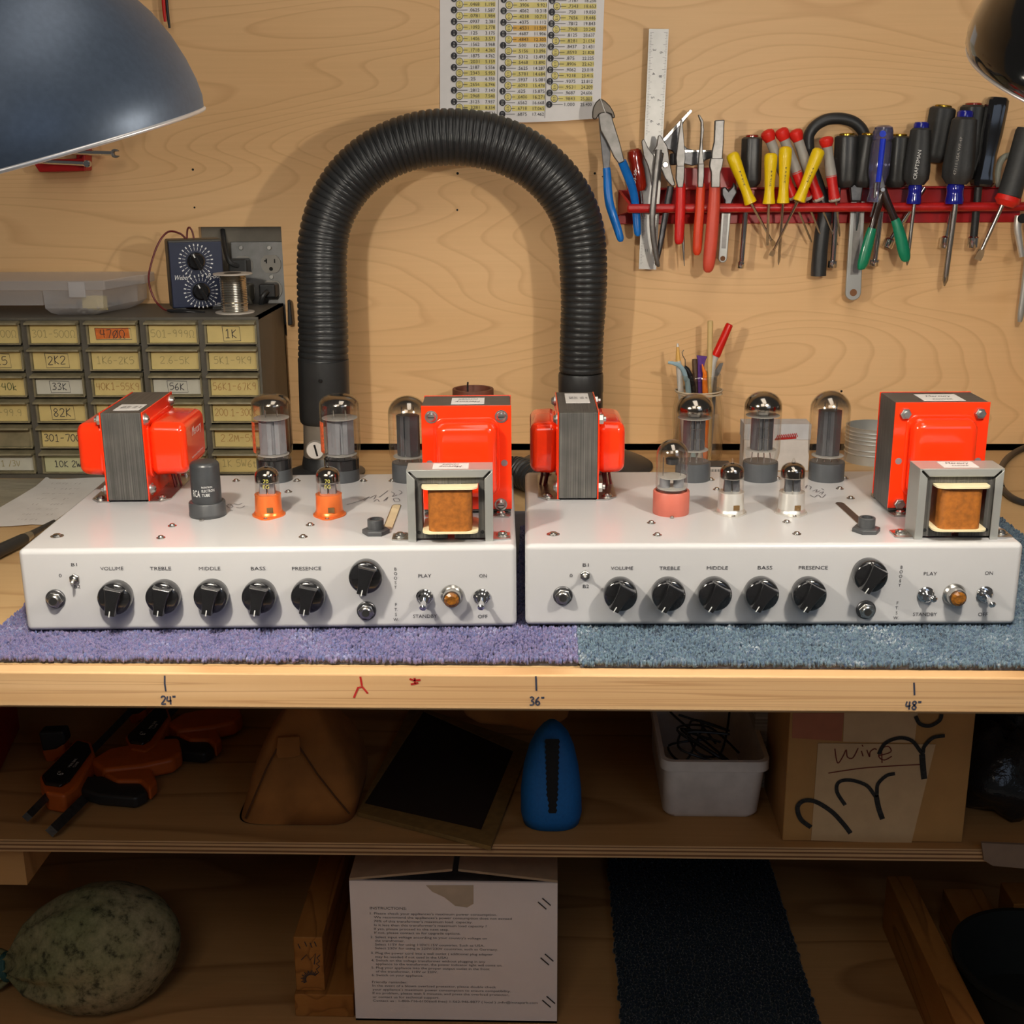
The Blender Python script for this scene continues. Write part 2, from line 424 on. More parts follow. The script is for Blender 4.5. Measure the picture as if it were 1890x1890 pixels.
M['glass_smoke'] = thin_glass('smoky_tube_glass', (.80, .77, .72), .09)
M['jar'] = thin_glass('jar_glass', (.985, .98, .96), .075)
M['plastic_clear'] = thin_glass('frosted_clear_plastic', (.97, .97, .98), .07, .12, frost=.34)
# lamination stack: fine stripes
def laminated(name, axis):
    m, nt, b = nodes(name); L = nt.links
    sc = [6, 6, 6]; sc[axis] = 1400
    n = N(nt, 'ShaderNodeTexNoise', Scale=1.0, Detail=3.0, Roughness=.7); L.new(coords(nt, tuple(sc)), n.inputs['Vector'])
    n2 = N(nt, 'ShaderNodeTexNoise', Scale=40.0, Detail=4.0); L.new(coords(nt), n2.inputs['Vector'])
    r = ramp(nt, n.outputs['Fac'], [(.3, (.045, .044, .042)), (.6, (.115, .112, .105)), (.8, (.24, .235, .22))])
    mx = N(nt, 'ShaderNodeMix', data_type='RGBA', blend_type='MULTIPLY'); mx.inputs[0].default_value = .6
    r2 = ramp(nt, n2.outputs['Fac'], [(.35, (.6, .6, .6)), (.7, (1.2, 1.15, 1.1))])
    L.new(r.outputs['Color'], mx.inputs[6]); L.new(r2.outputs['Color'], mx.inputs[7]); L.new(mx.outputs[2], b.inputs['Base Color'])
    b.inputs['Metallic'].default_value = .35; b.inputs['Roughness'].default_value = .45
    bp = N(nt, 'ShaderNodeBump', Strength=.5, Distance=.0002); L.new(n.outputs['Fac'], bp.inputs['Height']); L.new(bp.outputs['Normal'], b.inputs['Normal'])
    return m
M['lam_x'] = laminated('steel_laminations_sideways', 0)
M['lam_y'] = laminated('steel_laminations_deep', 1)
def getter(name, z0, z1):
    """silvery flash inside a glass dome that thins out downwards to clear glass"""
    m, nt, b = nodes(name); L = nt.links
    t = nt.nodes.new('ShaderNodeTexCoord'); sp = nt.nodes.new('ShaderNodeSeparateXYZ'); L.new(t.outputs['Generated'], sp.inputs[0])
    n = N(nt, 'ShaderNodeTexNoise', Scale=7.0, Detail=2.0); L.new(t.outputs['Generated'], n.inputs['Vector'])
    ma = N(nt, 'ShaderNodeMath', operation='MULTIPLY_ADD'); ma.inputs[1].default_value = .14; L.new(n.outputs['Fac'], ma.inputs[0]); L.new(sp.outputs['Z'], ma.inputs[2])
    r = ramp(nt, ma.outputs[0], [(z0, (0, 0, 0)), (z1, (1, 1, 1))])
    b.inputs['Base Color'].default_value = (.30, .27, .235, 1); b.inputs['Metallic'].default_value = 1; b.inputs['Roughness'].default_value = .14
    L.new(r.outputs['Color'], b.inputs['Alpha'])
    return m
M['getter'] = getter('silver_getter_flash', .12, .34)
M['getter_soft'] = getter('thin_getter_flash', .42, 1.15)
# ------------------------------------------------------------------ the setting
M['plywood'] = wood('birch_plywood_wall', S(242,200,148), S(234,188,132), S(186,132,82), (1.0, 1, 6.4), 36.0, .48, .3, line=.27, fib=(.86, .84, .80))
M['benchwood'] = wood('bench_top_veneer', S(206,174,128), S(196,160,112), S(160,120,76), (1.0, 6, 1), 8.0, .5, .3, fib=(.85, .82, .78))
M['edgewood'] = wood('pine_edge_board', S(220,182,136), S(206,163,115), S(156,108,62), (1.1, 1, 110), 6.0, .55, .25, line=.5, fib=(.82, .78, .72))
M['shelfwood'] = wood('shelf_plywood', S(184,142,92), S(168,124,76), S(122,82,46), (1.0, 5, 1), 7.0, .6, .2)
M['stud'] = wood('rough_pine_stud', S(170,116,58), S(150,98,46), S(96,56,22), (16, 2.2, 16), 7.0, .65, .2)
M['floor'] = pm('grey_concrete', (.38, .36, .34), .8, var=.2, scale=12)
M['dark_wall'] = pm('dark_wall_behind', (.02, .018, .016), .9)

BZ = 0.90                       # top of the bench
zg = P(945, 819, 0).z           # lower edge of the plywood lining
ca, cb = P(366, 419, 0), P(530, 620, 0)      # cut-out round the sockets
w = MB()
for lo, hi in (((-1.6, 0, zg), (ca.x, .012, 2.3)), ((cb.x, 0, zg), (1.6, .012, 2.3)), ((ca.x, 0, ca.z), (cb.x, .012, 2.3)), ((ca.x, 0, zg), (cb.x, .012, cb.z))):
    w.box(lo, hi)
wall = structure('wall_back', w, M['plywood'])
structure('wall_behind', MB().box((-1.6, .06, 0), (1.6, .08, 2.3)), M['dark_wall'])
structure('floor', MB().box((-1.6, -3.2, -.02), (1.6, .08, 0)), M['floor'])
for (x, y, r) in ((356, 313, 2.2), (359, 383, 1.8), (844.6, 320, 2.4), (844, 387.5, 2), (1097.8, 320, 2.2), (1553, 722, 2.2), (1528, 815, 2), (1112, 326, 1.2)):
    p = P(x, y, 0); q = MB(); disc(q, p+V3((0, -.0003, 0)), (0, 1, 0), r*mpp(p), .0008, 10)
    o = build('nail_hole', q, M['hole'], wall, world=False); o['kind'] = 'structure'

# ------------------------------------------------------------------ workbench
FY = -0.791
bench = thing('workbench', 'wooden workbench with plywood shelves under its pale top', 'workbench', (0, -.39, 0))
build('bench_top', MB().box((-1.3, FY+.016, BZ-.038), (1.3, -.003, BZ)), M['benchwood'], bench)
edge = build('edge_board', MB().box((-1.3, FY, P(945, 1311, FY).z), (1.3, FY+.016, BZ+.0003)), M['edgewood'], bench, bevel=.0018)
def on_edge(x, y): return P(x, y, FY-.0003)
NAVY = pm('navy_marker_ink', (.03, .035, .06), .7)
for st, x, y, pts in (('24"', 311, 1292, [(304, 1247), (304, 1262), (306, 1276)]), ('36"', 991, 1294, [(989, 1248), (990, 1275)]), ('48"', 1686, 1302, [(1687, 1260), (1688, 1283)])):
    q = MB(); ribbon(q, [on_edge(*p) for p in pts], V3((0, -1, 0)), .0014)
    handwrite(q, st, on_edge(x, y), (1, 0, .008), (0, 0, 1), (0, -1, 0), .0072, .0013, wob=.03, sx=1.0)
    build('ink_mark', q, NAVY, edge)
for st in ([[(665, 1249), (668, 1266)], [(653, 1288), (661, 1269), (669, 1268), (679, 1280)]], [[(756, 1253), (764, 1256), (776, 1255)], [(765, 1251), (766, 1262)], [(758, 1263), (766, 1262), (772, 1260)]]):
    q = MB()
    for pts in st: ribbon(q, [on_edge(*p) for p in pts], V3((0, -1, 0)), .0016)
    build('red_mark', q, M['ink_red'], edge)
SY = -.53                       # front of the middle shelf
SZ = P(945, 1559, SY).z; SB = P(945, 1581, SY).z
# plywood edge with its plies
def plies(name):
    m, nt, b = nodes(name); L = nt.links
    t = nt.nodes.new('ShaderNodeTexCoord'); sp = nt.nodes.new('ShaderNodeSeparateXYZ'); L.new(t.outputs['Generated'], sp.inputs[0])
    a, c = S(186,148,104), S(110,72,40)
    r = ramp(nt, sp.outputs['Z'], [(0, a), (.14, c), (.30, a), (.5, c), (.64, a), (.82, c), (.9, a)]); r.color_ramp.interpolation = 'CONSTANT'
    n = N(nt, 'ShaderNodeTexNoise', Scale=1.0, Detail=4.0); L.new(coords(nt, (14, 200, 200)), n.inputs['Vector'])
    mx = N(nt, 'ShaderNodeMix', data_type='RGBA', blend_type='MULTIPLY'); mx.inputs[0].default_value = .7
    r2 = ramp(nt, n.outputs['Fac'], [(.3, (.75, .72, .68)), (.7, (1.1, 1.1, 1.1))]); L.new(r.outputs['Color'], mx.inputs[6]); L.new(r2.outputs['Color'], mx.inputs[7])
    L.new(mx.outputs[2], b.inputs['Base Color']); b.inputs['Roughness'].default_value = .7; return m
M['plies'] = plies('plywood_edge')
sh = build('middle_shelf', MB().box((-1.3, SY+.001, SB), (1.3, -.003, SZ)), M['shelfwood'], bench)
build('shelf_edge', MB().box((-1.3, SY, SB), (1.3, SY+.001, SZ)), M['plies'], sh)
LZ = CAM.z-1.0                  # bottom shelf
build('bottom_shelf', MB().box((-1.3, -.76, LZ-.018), (1.3, -.003, LZ)), M['shelfwood'], bench)
for x in (-1.25, 1.16):
    for y in (-.74, -.10): build('leg', MB().box((x, y, 0), (x+.09, y+.09, BZ-.038)), M['stud'], bench)
build('rear_panel', MB().box((-1.3, -.003, LZ), (1.3, 0.0, BZ-.038)), pm('shelf_back_panel', S(120,116,108), .8), bench)

# ------------------------------------------------------------------ carpet mats
CZ = BZ+.009
def ico():
    bm = bmesh.new(); bmesh.ops.create_icosphere(bm, subdivisions=1, radius=1)
    v = [tuple(q.co) for q in bm.verts]; f = [tuple(x.index for x in p.verts) for p in bm.faces]; bm.free(); return v, f
IV, IF = ico()
def pile(areas, pitch, r, h, seed):
    rnd = random.Random(seed); mb = MB()
    for (x0, y0, x1, y1) in areas:
        ny = int((y1-y0)/pitch); nx = int((x1-x0)/pitch)
        for j in range(ny+1):
            for i in range(nx+1):
                cx = x0+i*pitch+rnd.uniform(-.4, .4)*pitch; cy = y0+j*pitch+rnd.uniform(-.4, .4)*pitch
                a = rnd.uniform(0, PI); ca_, sa_ = math.cos(a), math.sin(a); s = rnd.uniform(.8, 1.3); e = rnd.uniform(1, 1.6); z = BZ+.0052+rnd.uniform(-.0016, .0014)
                o = len(mb.v)
                for (vx, vy, vz) in IV:
                    px, py = vx*r*s*e, vy*r*s
                    mb.v.append(Vector((cx+px*ca_-py*sa_, cy+px*sa_+py*ca_, z+vz*h)))
                mb.f += [tuple(k+o for k in q) for q in IF]
    return mb
cxL = G(0, 1172, BZ).x; cxS = G(1067, 1205, BZ).x; cxR = G(1871, 985, BZ).x
CFY = -.773
PURP = carpet('purple_loop_carpet', [S(37,37,72), S(82,82,120), S(110,98,129), S(75,84,125), S(153,151,178)])
BLUE = carpet('blue_loop_carpet', [S(30,41,57), S(64,81,97), S(91,111,122), S(52,70,95), S(171,181,185)])
def mat_thing(label, x0, x1, y0, mtl, areas, seed):
    t = thing('carpet_mat', label, 'carpet', ((x0+x1)/2, -.55, BZ), group='carpet pieces on the bench top')
    build('backing', MB().box((x0+.001, y0+.0015, BZ+.0003), (x1-.001, -.33, BZ+.0042)), pm('carpet_backing', (.10, .10, .12), .9), t)
    o = build('pile', pile(areas, .0021, .00125, .0030, seed), mtl, t, smooth=180); o['kind'] = 'stuff'
    return t
mat_thing('purple-blue loop carpet piece under the left white amplifier', cxL, cxS, CFY, PURP,
          [(cxL, CFY, cxS-.001, -.700), (cxL, -.70, -.448, -.56), (-.030, -.70, -.018, -.40)], 1)
mat_thing('teal-blue loop carpet piece under the right white amplifier', cxS, cxR, CFY-.004, BLUE,
          [(cxS+.001, CFY-.004, cxR, -.690), (.398, -.69, cxR, -.34)], 2)
# ------------------------------------------------------------------ the two valve amplifiers
AW, AD, AH = .4193, .2525, .0733
class Amp:
    def __init__(s, label, a, b):
        A, B = G(*a, CZ), G(*b, CZ); d = (B-A).normalized(); ang = math.atan2(d.y, d.x)
        mid = (A+B)/2
        s.root = thing('valve_amplifier', label, 'amplifier', (mid.x, mid.y, CZ), ang, group='white valve amplifier chassis on the bench')
        s.Mi = ROOTM[s.root].inverted()
        s.o = s.Mi @ CAM
    def d(s, x, y): return s.Mi.to_3x3() @ ray(x, y)
    def f(s, x, y, off=0.0):            # local point on the plane y = off
        d = s.d(x, y); return s.o+d*((off-s.o.y)/d.y)
    def t(s, x, y, h=0.0):              # local point on the plane h above the top sheet
        d = s.d(x, y); return s.o+d*((AH+h-s.o.z)/d.z)
    def mk(s, name, mb, mat, parent=None, **kw):
        return build(name, mb, M[mat] if isinstance(mat, str) else mat, parent or s.root, world=False, **kw)
    # ---------------- front panel
    def chassis(s):
        mb = MB().box((-AW/2, 0, 0), (AW/2, AD, AH))
        s.mk('chassis', mb, 'chassis', bevel=.0048, seg=4)
    def knob(s, x, y, tilt, r=.0143, line=True):
        c = s.f(x, y, -.012); cx, cz = c.x, c.z
        mb = MB().rod((cx, .0, cz), (cx, -.0165, cz), [(0, r*.97), (.25, r), (.62, r*.985), (.70, r*.93), (.76, r*.80)], 40)
        k = s.mk('knob', mb, 'knob')
        a = math.radians(tilt); u = V3((math.sin(a), 0, -math.cos(a))).normalized()  # pointer direction
        v = V3((math.cos(a), 0, math.sin(a)))
        out = []
        n = 9
        prof = lambda t: r*(.40-.13*t+.05*t*t)
        for i in range(n): t = -1+2*i/(n-1); out.append((t, prof(t)))
        top, bot = [], []
        for (t, hw) in out:
            L = math.sqrt(max(0, (r*.965)**2-hw*hw))*t
            top.append((L, hw)); bot.append((L, -hw))
        ring = top+bot[::-1]
        g = MB(); lev = []
        for yy, k1, k2 in ((-.0095, 1, 1), (-.0175, .99, .94), (-.0190, .95, .84)):
            lev.append([V3((cx, yy, cz))+u*(L*k1)+v*(W_*k2) for L, W_ in ring])
        g.rings(lev); s.mk('grip', g, 'knob', k, bevel=.0005)
        if line:
            g = MB(); p = V3((cx, -.0193, cz)); ribbon(g, [p+u*r*.55, p+u*r*.93], V3((0, -1, 0)), .0009)
            s.mk('pointer_line', g, 'white_print', k)
        return k
    def jack(s, x, y):
        c = s.f(x, y, -.003)
        mb = MB(); disc(mb, (c.x, 0, c.z), (0, -1, 0), .0083, .0022, 32, ch=.0006)
        j = s.mk('jack_socket', mb, 'dark_steel')
        h = MB(); hexnut(h, (c.x, -.0022, c.z), (0, -1, 0), .0071, .0032, rot=.2); s.mk('hex_nut', h, 'nickel', j, bevel=.0004)
        h = MB().rod((c.x, -.0054, c.z), (c.x, -.0075, c.z), [(0, .0047), (.7, .0047), (1, .0040)], 24); s.mk('bush', h, 'nickel', j)
        h = MB(); disc(h, (c.x, -.0074, c.z), (0, -1, 0), .0031, .0003, 20); s.mk('plug_hole', h, 'hole', j)
    def toggle(s, x, y, tx, ty):
        c = s.f(x, y, -.004); e = s.f(tx, ty, -.020)
        mb = MB(); disc(mb, (c.x, 0, c.z), (0, -1, 0), .0072, .0026, 32, ch=.0008); disc(mb, (c.x, -.0026, c.z), (0, -1, 0), .0052, .0034, 28, ch=.0010)
        t = s.mk('toggle_switch', mb, 'chrome')
        b = V3((c.x, -.005, c.z)); g = MB().rod(b, e, [(0, .0016), (.3, .0019), (.75, .0028), (.92, .0029), (1, .0017)], 20)
        s.mk('lever', g, 'chrome', t)
    def mini_toggle(s, x, y, tx, ty, off):
        c = s.f(x, y, -.003); e = s.f(tx, ty, off)
        mb = MB(); hexnut(mb, (c.x, 0, c.z), (0, -1, 0), .0046, .0026, rot=PI/6)
        t = s.mk('toggle_switch', mb, 'nickel', bevel=.0003)
        h = MB().rod((c.x, -.0026, c.z), (c.x, -.0048, c.z), [(0, .0028), (.8, .0028), (1, .0022)], 20); s.mk('bush', h, 'nickel', t)
        g = MB().rod((c.x, -.0045, c.z), e, [(0, .0010), (.7, .0013), (.93, .0013), (1, .0008)], 14); s.mk('lever', g, 'silver_paint', t)
    def lamp(s, x, y):
        c = s.f(x, y, -.006)
        mb = MB().rod((c.x, 0, c.z), (c.x, -.011, c.z), [(0, .0096), (.14, .0098), (.26, .0090), (.36, .0078), (.8, .0078), (.95, .0073), (.955, .0060)], 36)
        l = s.mk('pilot_lamp', mb, 'nickel')
        R = []
        for k, (r, yy) in enumerate(((.0064, -.0100), (.0064, -.0125), (.0040, -.0142), (.0010, -.0139))):
            R.append([V3((c.x+r*math.cos(2*PI*(j+.5*(k % 2))/12), yy, c.z+r*math.sin(2*PI*(j+.5*(k % 2))/12))) for j in range(12)])
        s.mk('jewel', MB().rings(R), 'amber', l, smooth=5)
    def letters(s, items):
        for (st, x, y, wpx, cap) in items:
            mb = MB(); m = .000474; ch = st.split('|')
            for i, w_ in enumerate(ch):          # a word set upright runs down the panel letter by letter
                c = s.f(x[0]-x[1]*i if isinstance(x, tuple) else x, y[0]+y[1]*i if isinstance(y, tuple) else y)
                put_text(mb, w_, (c.x, -.00035, c.z), (1, 0, 0), (0, 0, 1), cap*m, width=wpx*m if wpx and len(ch) == 1 else None)
            s.mk('panel_lettering', mb, 'ink')
    # ---------------- top sheet
    def screw(s, x, y, r=.0026):
        c = s.t(x, y); mb = MB().lathe([(r*1.5, 0), (r*1.5, .0005), (r, .0006), (r, .0013), (r*.75, .0022), (r*.3, .0026)], 20, (c.x, c.y, AH))
        k = s.mk('screw', mb, 'nickel')
        return k
    def nut_bush(s, x, y):
        c = s.t(x, y); mb = MB(); hexnut(mb, (c.x, c.y, AH), (0, 0, 1), .0122, .0042)
        t = s.mk('panel_bush', mb, 'dark_plastic', bevel=.0005)
        h = MB().lathe([(.0072, .004), (.0072, .0125), (.0066, .0130), (.0050, .0130), (.0050, .006)], 28, (c.x, c.y, AH)); s.mk('threaded_neck', h, 'dark_plastic', t)
    def slot(s, a, b, wd, mat):
        A, B = s.t(*a), s.t(*b); A.z = B.z = 0; u = (B-A).normalized(); v = V3((-u.y, u.x, 0))
        def stad(r):
            return [A+v*(r*math.cos(q))-u*(r*math.sin(q)) for q in [PI*i/10 for i in range(11)]]+[B-v*(r*math.cos(q))+u*(r*math.sin(q)) for q in [PI*i/10 for i in range(11)]]
        o, i = stad(wd/2+.0006), stad(wd/2); n = len(o)
        mb = MB()
        mb.add([(q.x, q.y, AH+.0006) for q in o]+[(q.x, q.y, AH+.0006) for q in i]+[(q.x, q.y, AH+.0001) for q in i], [(j, (j+1) % n, n+(j+1) % n, n+j) for j in range(n)]+[(n+j, n+(j+1) % n, 2*n+(j+1) % n, 2*n+j) for j in range(n)])
        mb.add([(q.x, q.y, AH) for q in o]+[(q.x, q.y, AH+.0006) for q in o], [(j, (j+1) % n, n+(j+1) % n, n+j) for j in range(n)])
        t = s.mk('slot_rim', mb, 'nickel')
        s.mk('slot_opening', MB().add([(q.x, q.y, AH+.0002) for q in i], [tuple(range(n))]), mat, t)
    def scribble(s, pts_list, w=.0009):
        mb = MB()
        for pts in pts_list:
            c = [s.t(*p) for p in pts]; c = [V3((q.x, q.y, AH+.0003)) for q in c]
            if len(c) > 2: c = [V3(q) for q in catmull([tuple(q) for q in c], 4)]
            ribbon(mb, c, V3((0, 0, 1)), w)
        s.mk('pencil_note', mb, 'pencil')
    # ---------------- valves
    def power_valve(s, x, y, ytop, look):
        c = s.t(x, y); cx, cy = c.x, c.y
        H = s.f(x, ytop, cy).z-AH
        r = {'warm': .0198, 'silver': .0186, 'tall': .0198}[look]; rb = .0176
        bz = .0185 if look != 'warm' else .022
        o = (cx, cy, AH)
        base = MB().lathe([(rb, 0), (rb, bz*.9), (rb*.98, bz), (rb*.7, bz)], 36, o)
        t = s.mk('power_valve', base, 'bakelite')
        if look == 'warm':
            s.mk('base_band', MB().lathe([(rb*1.012, .0125), (rb*1.012, bz+.0006), (rb*.9, bz+.0008)], 36, o), 'black_plastic', t)
        prof = [(r*.80, bz-.002), (r*.90, bz+.003), (r*.985, bz+.009), (r, bz+.016)]
        dome = {'warm': .52, 'silver': .78, 'tall': .92}[look]*r
        prof.append((r, H-dome))
        for i in range(1, 9):
            a = PI/2*i/8; e = .72 if look == 'warm' else 1.0
            prof.append((max(.0004, r*math.cos(a)**e), H-dome+dome*math.sin(a)))
        s.mk('glass_envelope', MB().lathe(prof, 44, o, caps=False), 'glass', t, smooth=180)
        # getter flash just inside the dome
        ri = r*.972; gz0 = H-dome-(.006 if look == 'silver' else .016)
        gp = [(ri, gz0), (ri, H-dome)]
        for i in range(1, 9):
            a = PI/2*i/8; e = .72 if look == 'warm' else 1.0
            gp.append((max(.0004, ri*math.cos(a)**e), H-dome-.0006+dome*math.sin(a)*.985))
        if look == 'silver': gp = [(ri*.82, gz0-.001)]+gp
        s.mk('getter_flash', MB().lathe(gp, 40, o, caps=False), 'getter' if look == 'silver' else 'getter_soft', t, smooth=180)
        # inner structure
        zb, zt = bz+(.012 if look == 'silver' else .0045), H-dome-(.010 if look == 'silver' else .014)
        if look == 'tall': zb, zt = bz+.006, H-dome-.001
        s.mk('mica_spacer', MB().lathe([(r*.80, zb), (r*.80, zb+.0005)], 24, o), 'mica', t)
        if look != 'tall': s.mk('mica_spacer', MB().lathe([(r*.90, zt), (r*.90, zt+.0005)], 24, o), 'mica', t)
        pw, pd = {'warm': (.0132, .0085), 'silver': (.0108, .0085), 'tall': (.0112, .0085)}[look]
        an = {'warm': .25, 'silver': -.05, 'tall': -.3}[look]
        out = [(-pw, -pd*.35), (-pw*.45, -pd), (-pw*.12, -pd), (-pw*.1, -pd*.75), (pw*.1, -pd*.75), (pw*.12, -pd), (pw*.45, -pd), (pw, -pd*.35),
               (pw, pd*.35), (pw*.45, pd), (-pw*.45, pd), (-pw, pd*.35)]
        R = Matrix.Translation(V3(o)) @ Matrix.Rotation(an, 4, 'Z')
        s.mk('plate', MB().prism(out, zb+.001, zt-.0005, R), 'plate_light' if look == 'warm' else 'plate_dark', t)
        w = MB()
        for q in (-.55, -.18, .18, .55):
            w.rod((cx+q*r, cy-.002, AH+bz-.002), (cx+q*r*.8, cy, AH+zb+.001), [(0, .0006), (1, .0006)], 8)
        for q in (-.3, .3):
            w.rod((cx+q*r, cy, AH+zt), (cx+q*r, cy-.001, AH+zt+.008), [(0, .0007), (1, .0007)], 8)
        if look == 'silver':
            for q in (-.32, .0, .32): w.rod((cx+q*pw*1.3, cy-pd-.0006, AH+zb), (cx+q*pw*1.3, cy-pd-.0006, AH+zt), [(0, .0004), (1, .0004)], 6)
            for z in (.36, .68): w.box((cx-pw*.6, cy-pd-.0004, AH+zb+(zt-zb)*z), (cx+pw*.6, cy-pd, AH+zb+(zt-zb)*z+.0004))
            w.box((cx-.0045, cy-.003, AH+zt), (cx+.0045, cy+.003, AH+zt+.009))
        s.mk('support_wires', w, 'nickel', t)
        if look == 'warm':
            n, vs, fs = 8, [], []
            for i in range(n+1):
                a = PI+.12+.62*i/n
                for z in (zb+.004, zt-.002): vs.append((cx+(r+.0002)*math.cos(a), cy+(r+.0002)*math.sin(a), AH+z))
            fs = [(2*i, 2*i+2, 2*i+3, 2*i+1) for i in range(n)]
            s.mk('printed_mark', MB().add(vs, fs), M['print_orange'], t, smooth=180)
        return t
    def small_valve(s, x, y, ytop, rs, rg, sock, kind='mini'):
        """nine pin valve in a metal skirt socket; ytop is the tip of the glass"""
        c = s.t(x, y); cx, cy = c.x, c.y; o = (cx, cy, AH); H = s.f(x, ytop, cy).z-AH
        hs = .0205
        # skirt with its bayonet window: lathe with a gap in one wall
        pr = [(rs*1.22, 0), (rs*1.22, .0012), (rs*1.10, .0016), (rs*1.04, .004), (rs, .0045), (rs*.96, hs-.002), (rs*.98, hs-.0004), (rs*.90, hs)]
        t = s.mk('preamp_valve', MB().lathe(pr, 36, o), sock)
        fl = MB(); k = []
        for a in range(36):
            q = 2*PI*a/36; rr = rs*1.2+.0045*max(0, abs(math.sin(q))**10); k.append((cx+rr*math.cos(q), cy+rr*math.sin(q)))
        fl.prism(k, AH, AH+.0011); s.mk('flange', fl, sock, t)
        sc = MB().lathe([(.0019, .001), (.0019, .0018), (.0010, .0024)], 14, (cx, cy-rs*1.2-.0022, AH)); s.mk('screw', sc, 'nickel', t)
        wn = MB().box((cx+.0006, cy-rs*1.012, AH+.0052), (cx+.0062, cy-rs*.93, AH+.0098)); s.mk('bayonet_window', wn, M['window_brown'], t)
        dome = rg*.72
        Hd = H-.0042
        pr = [(rg*.98, hs-.003), (rg, hs+.002), (rg, Hd-dome)]
        for i in range(1, 8):
            a = PI/2*i/8; pr.append((rg*math.cos(a)**.9, Hd-dome+dome*math.sin(a)))
        pr += [(rg*.14, Hd+.0012), (.0011, Hd+.0028), (.0004, H)]
        s.mk('glass_envelope', MB().lathe(pr, 36, o, caps=False), 'glass', t, smooth=180)
        gp = [(rg*.96, Hd-dome-.007), (rg*.97, Hd-dome)]
        for i in range(1, 8):
            a = PI/2*i/8; gp.append((rg*.97*math.cos(a)**.9, Hd-dome-.0004+dome*math.sin(a)*.98))
        s.mk('getter_flash', MB().lathe(gp, 32, o, caps=False), 'getter', t, smooth=180)
        p = MB()
        p.box((cx-rg*.62, cy-.003, AH+hs-.001), (cx-rg*.06, cy+.003, AH+Hd-dome-.006)); p.box((cx+rg*.06, cy-.003, AH+hs-.001), (cx+rg*.62, cy+.003, AH+Hd-dome-.006))
        s.mk('plate', p, 'plate_dark' if sock == 'silver_paint' else 'plate_light', t, bevel=.0006)
        w = MB()
        for q in (-.7, 0, .7): w.rod((cx+q*rg, cy-.001, AH+hs-.002), (cx+q*rg*.8, cy, AH+Hd-dome-.003), [(0, .0004), (1, .0004)], 6)
        s.mk('support_wires', w, 'nickel', t)
        s.mk('mica_spacer', MB().lathe([(rg*.93, Hd-dome-.006), (rg*.93, Hd-dome-.0054)], 20, o), 'mica', t)
        if sock == 'orange_alu':
            vs = []
            for st, zz in (('70', .0052), ('EG', 0.0)):
                v2, f2 = text2d(st, .0034)
                vs.append(([(cx+(rg+.0002)*math.sin(a/rg), cy-(rg+.0002)*math.cos(a/rg), AH+hs+.007+zz+b) for a, b in [(q[0]+.001, q[1]) for q in v2]], f2))
            mb = MB()
            for v_, f_ in vs: mb.add(v_, f_)
            s.mk('printed_mark', mb, M['print_yellow'], t)
    def octal_valve(s, x, y, ytop):
        c = s.t(x, y); cx, cy = c.x, c.y; o = (cx, cy, AH); H = s.f(x, ytop, cy).z-AH; r, rb = .0146, .0166; hs = .0215
        t = s.mk('octal_valve', MB().lathe([(rb*.985, 0), (rb, .001), (rb, hs-.0008), (rb*.97, hs), (rb*.86, hs), (rb*.84, hs-.003)], 36, o), 'salmon')
        s.mk('screw', MB().lathe([(.0020, 0), (.0020, .0014), (.0010, .0022)], 14, (cx-.001, cy-rb-.002, AH)), 'nickel', t)
        pr = [(r*.9, hs-.004), (r, hs+.004), (r, H-r)]+[(max(.0004, r*math.cos(PI/2*i/8)), H-r+r*math.sin(PI/2*i/8)) for i in range(1, 9)]
        s.mk('glass_envelope', MB().lathe(pr, 40, o, caps=False), 'glass', t, smooth=180)
        ri = r*.97
        gp = [(ri, H-r-.010), (ri, H-r)]+[(max(.0004, ri*math.cos(PI/2*i/8)), H-r+ri*math.sin(PI/2*i/8)) for i in range(1, 9)]
        s.mk('getter_flash', MB().lathe(gp, 36, o, caps=False), 'getter_soft', t, smooth=180)
        zb, zt = hs+.002, H-r-.020
        for z in (zb, zt): s.mk('mica_spacer', MB().lathe([(r*.9, z), (r*.9, z+.0008)], 24, o), 'mica', t)
        p = MB()
        p.rod((cx-.0062, cy, AH+zb), (cx-.0062, cy, AH+zt), [(0, .0048), (1, .0048)], 20); p.rod((cx+.0062, cy, AH+zb), (cx+.0062, cy, AH+zt), [(0, .0048), (1, .0048)], 20)
        s.mk('plate', p, 'plate_light', t)
        s.mk('getter_cup', MB().lathe([(.0055, zt+.012), (.0060, zt+.017), (.004, zt+.018)], 20, o), 'dark_steel', t)
        w = MB()
        for q in (-.55, .55): w.rod((cx+q*r, cy, AH+zt), (cx+q*r, cy, AH+zt+.018), [(0, .0004), (1, .0004)], 6)
        s.mk('support_wires', w, 'nickel', t)
    def metal_valve(s, x, y, ytop):
        c = s.t(x, y); cx, cy = c.x, c.y; o = (cx, cy, AH); H = s.f(x, ytop, cy).z-AH; r, rb = .0134, .0168
        t = s.mk('metal_valve', MB().lathe([(rb*.96, 0), (rb, .001), (rb, .0035), (rb*.985, .004), (rb*.985, .0125), (rb*.95, .0135), (r*1.02, .0135)], 36, o), 'dark_plastic')
        s.mk('metal_shell', MB().lathe([(r, .012), (r, H-.0035), (r*.93, H-.0012), (r*.8, H), (r*.4, H+.0004)], 40, o), 'metal_tube', t)
        s.mk('screw', MB().lathe([(.0022, 0), (.0022, .0014), (.0010, .0022)], 14, (cx-.0015, cy-rb-.0022, AH)), 'nickel', t)
        mb = MB()
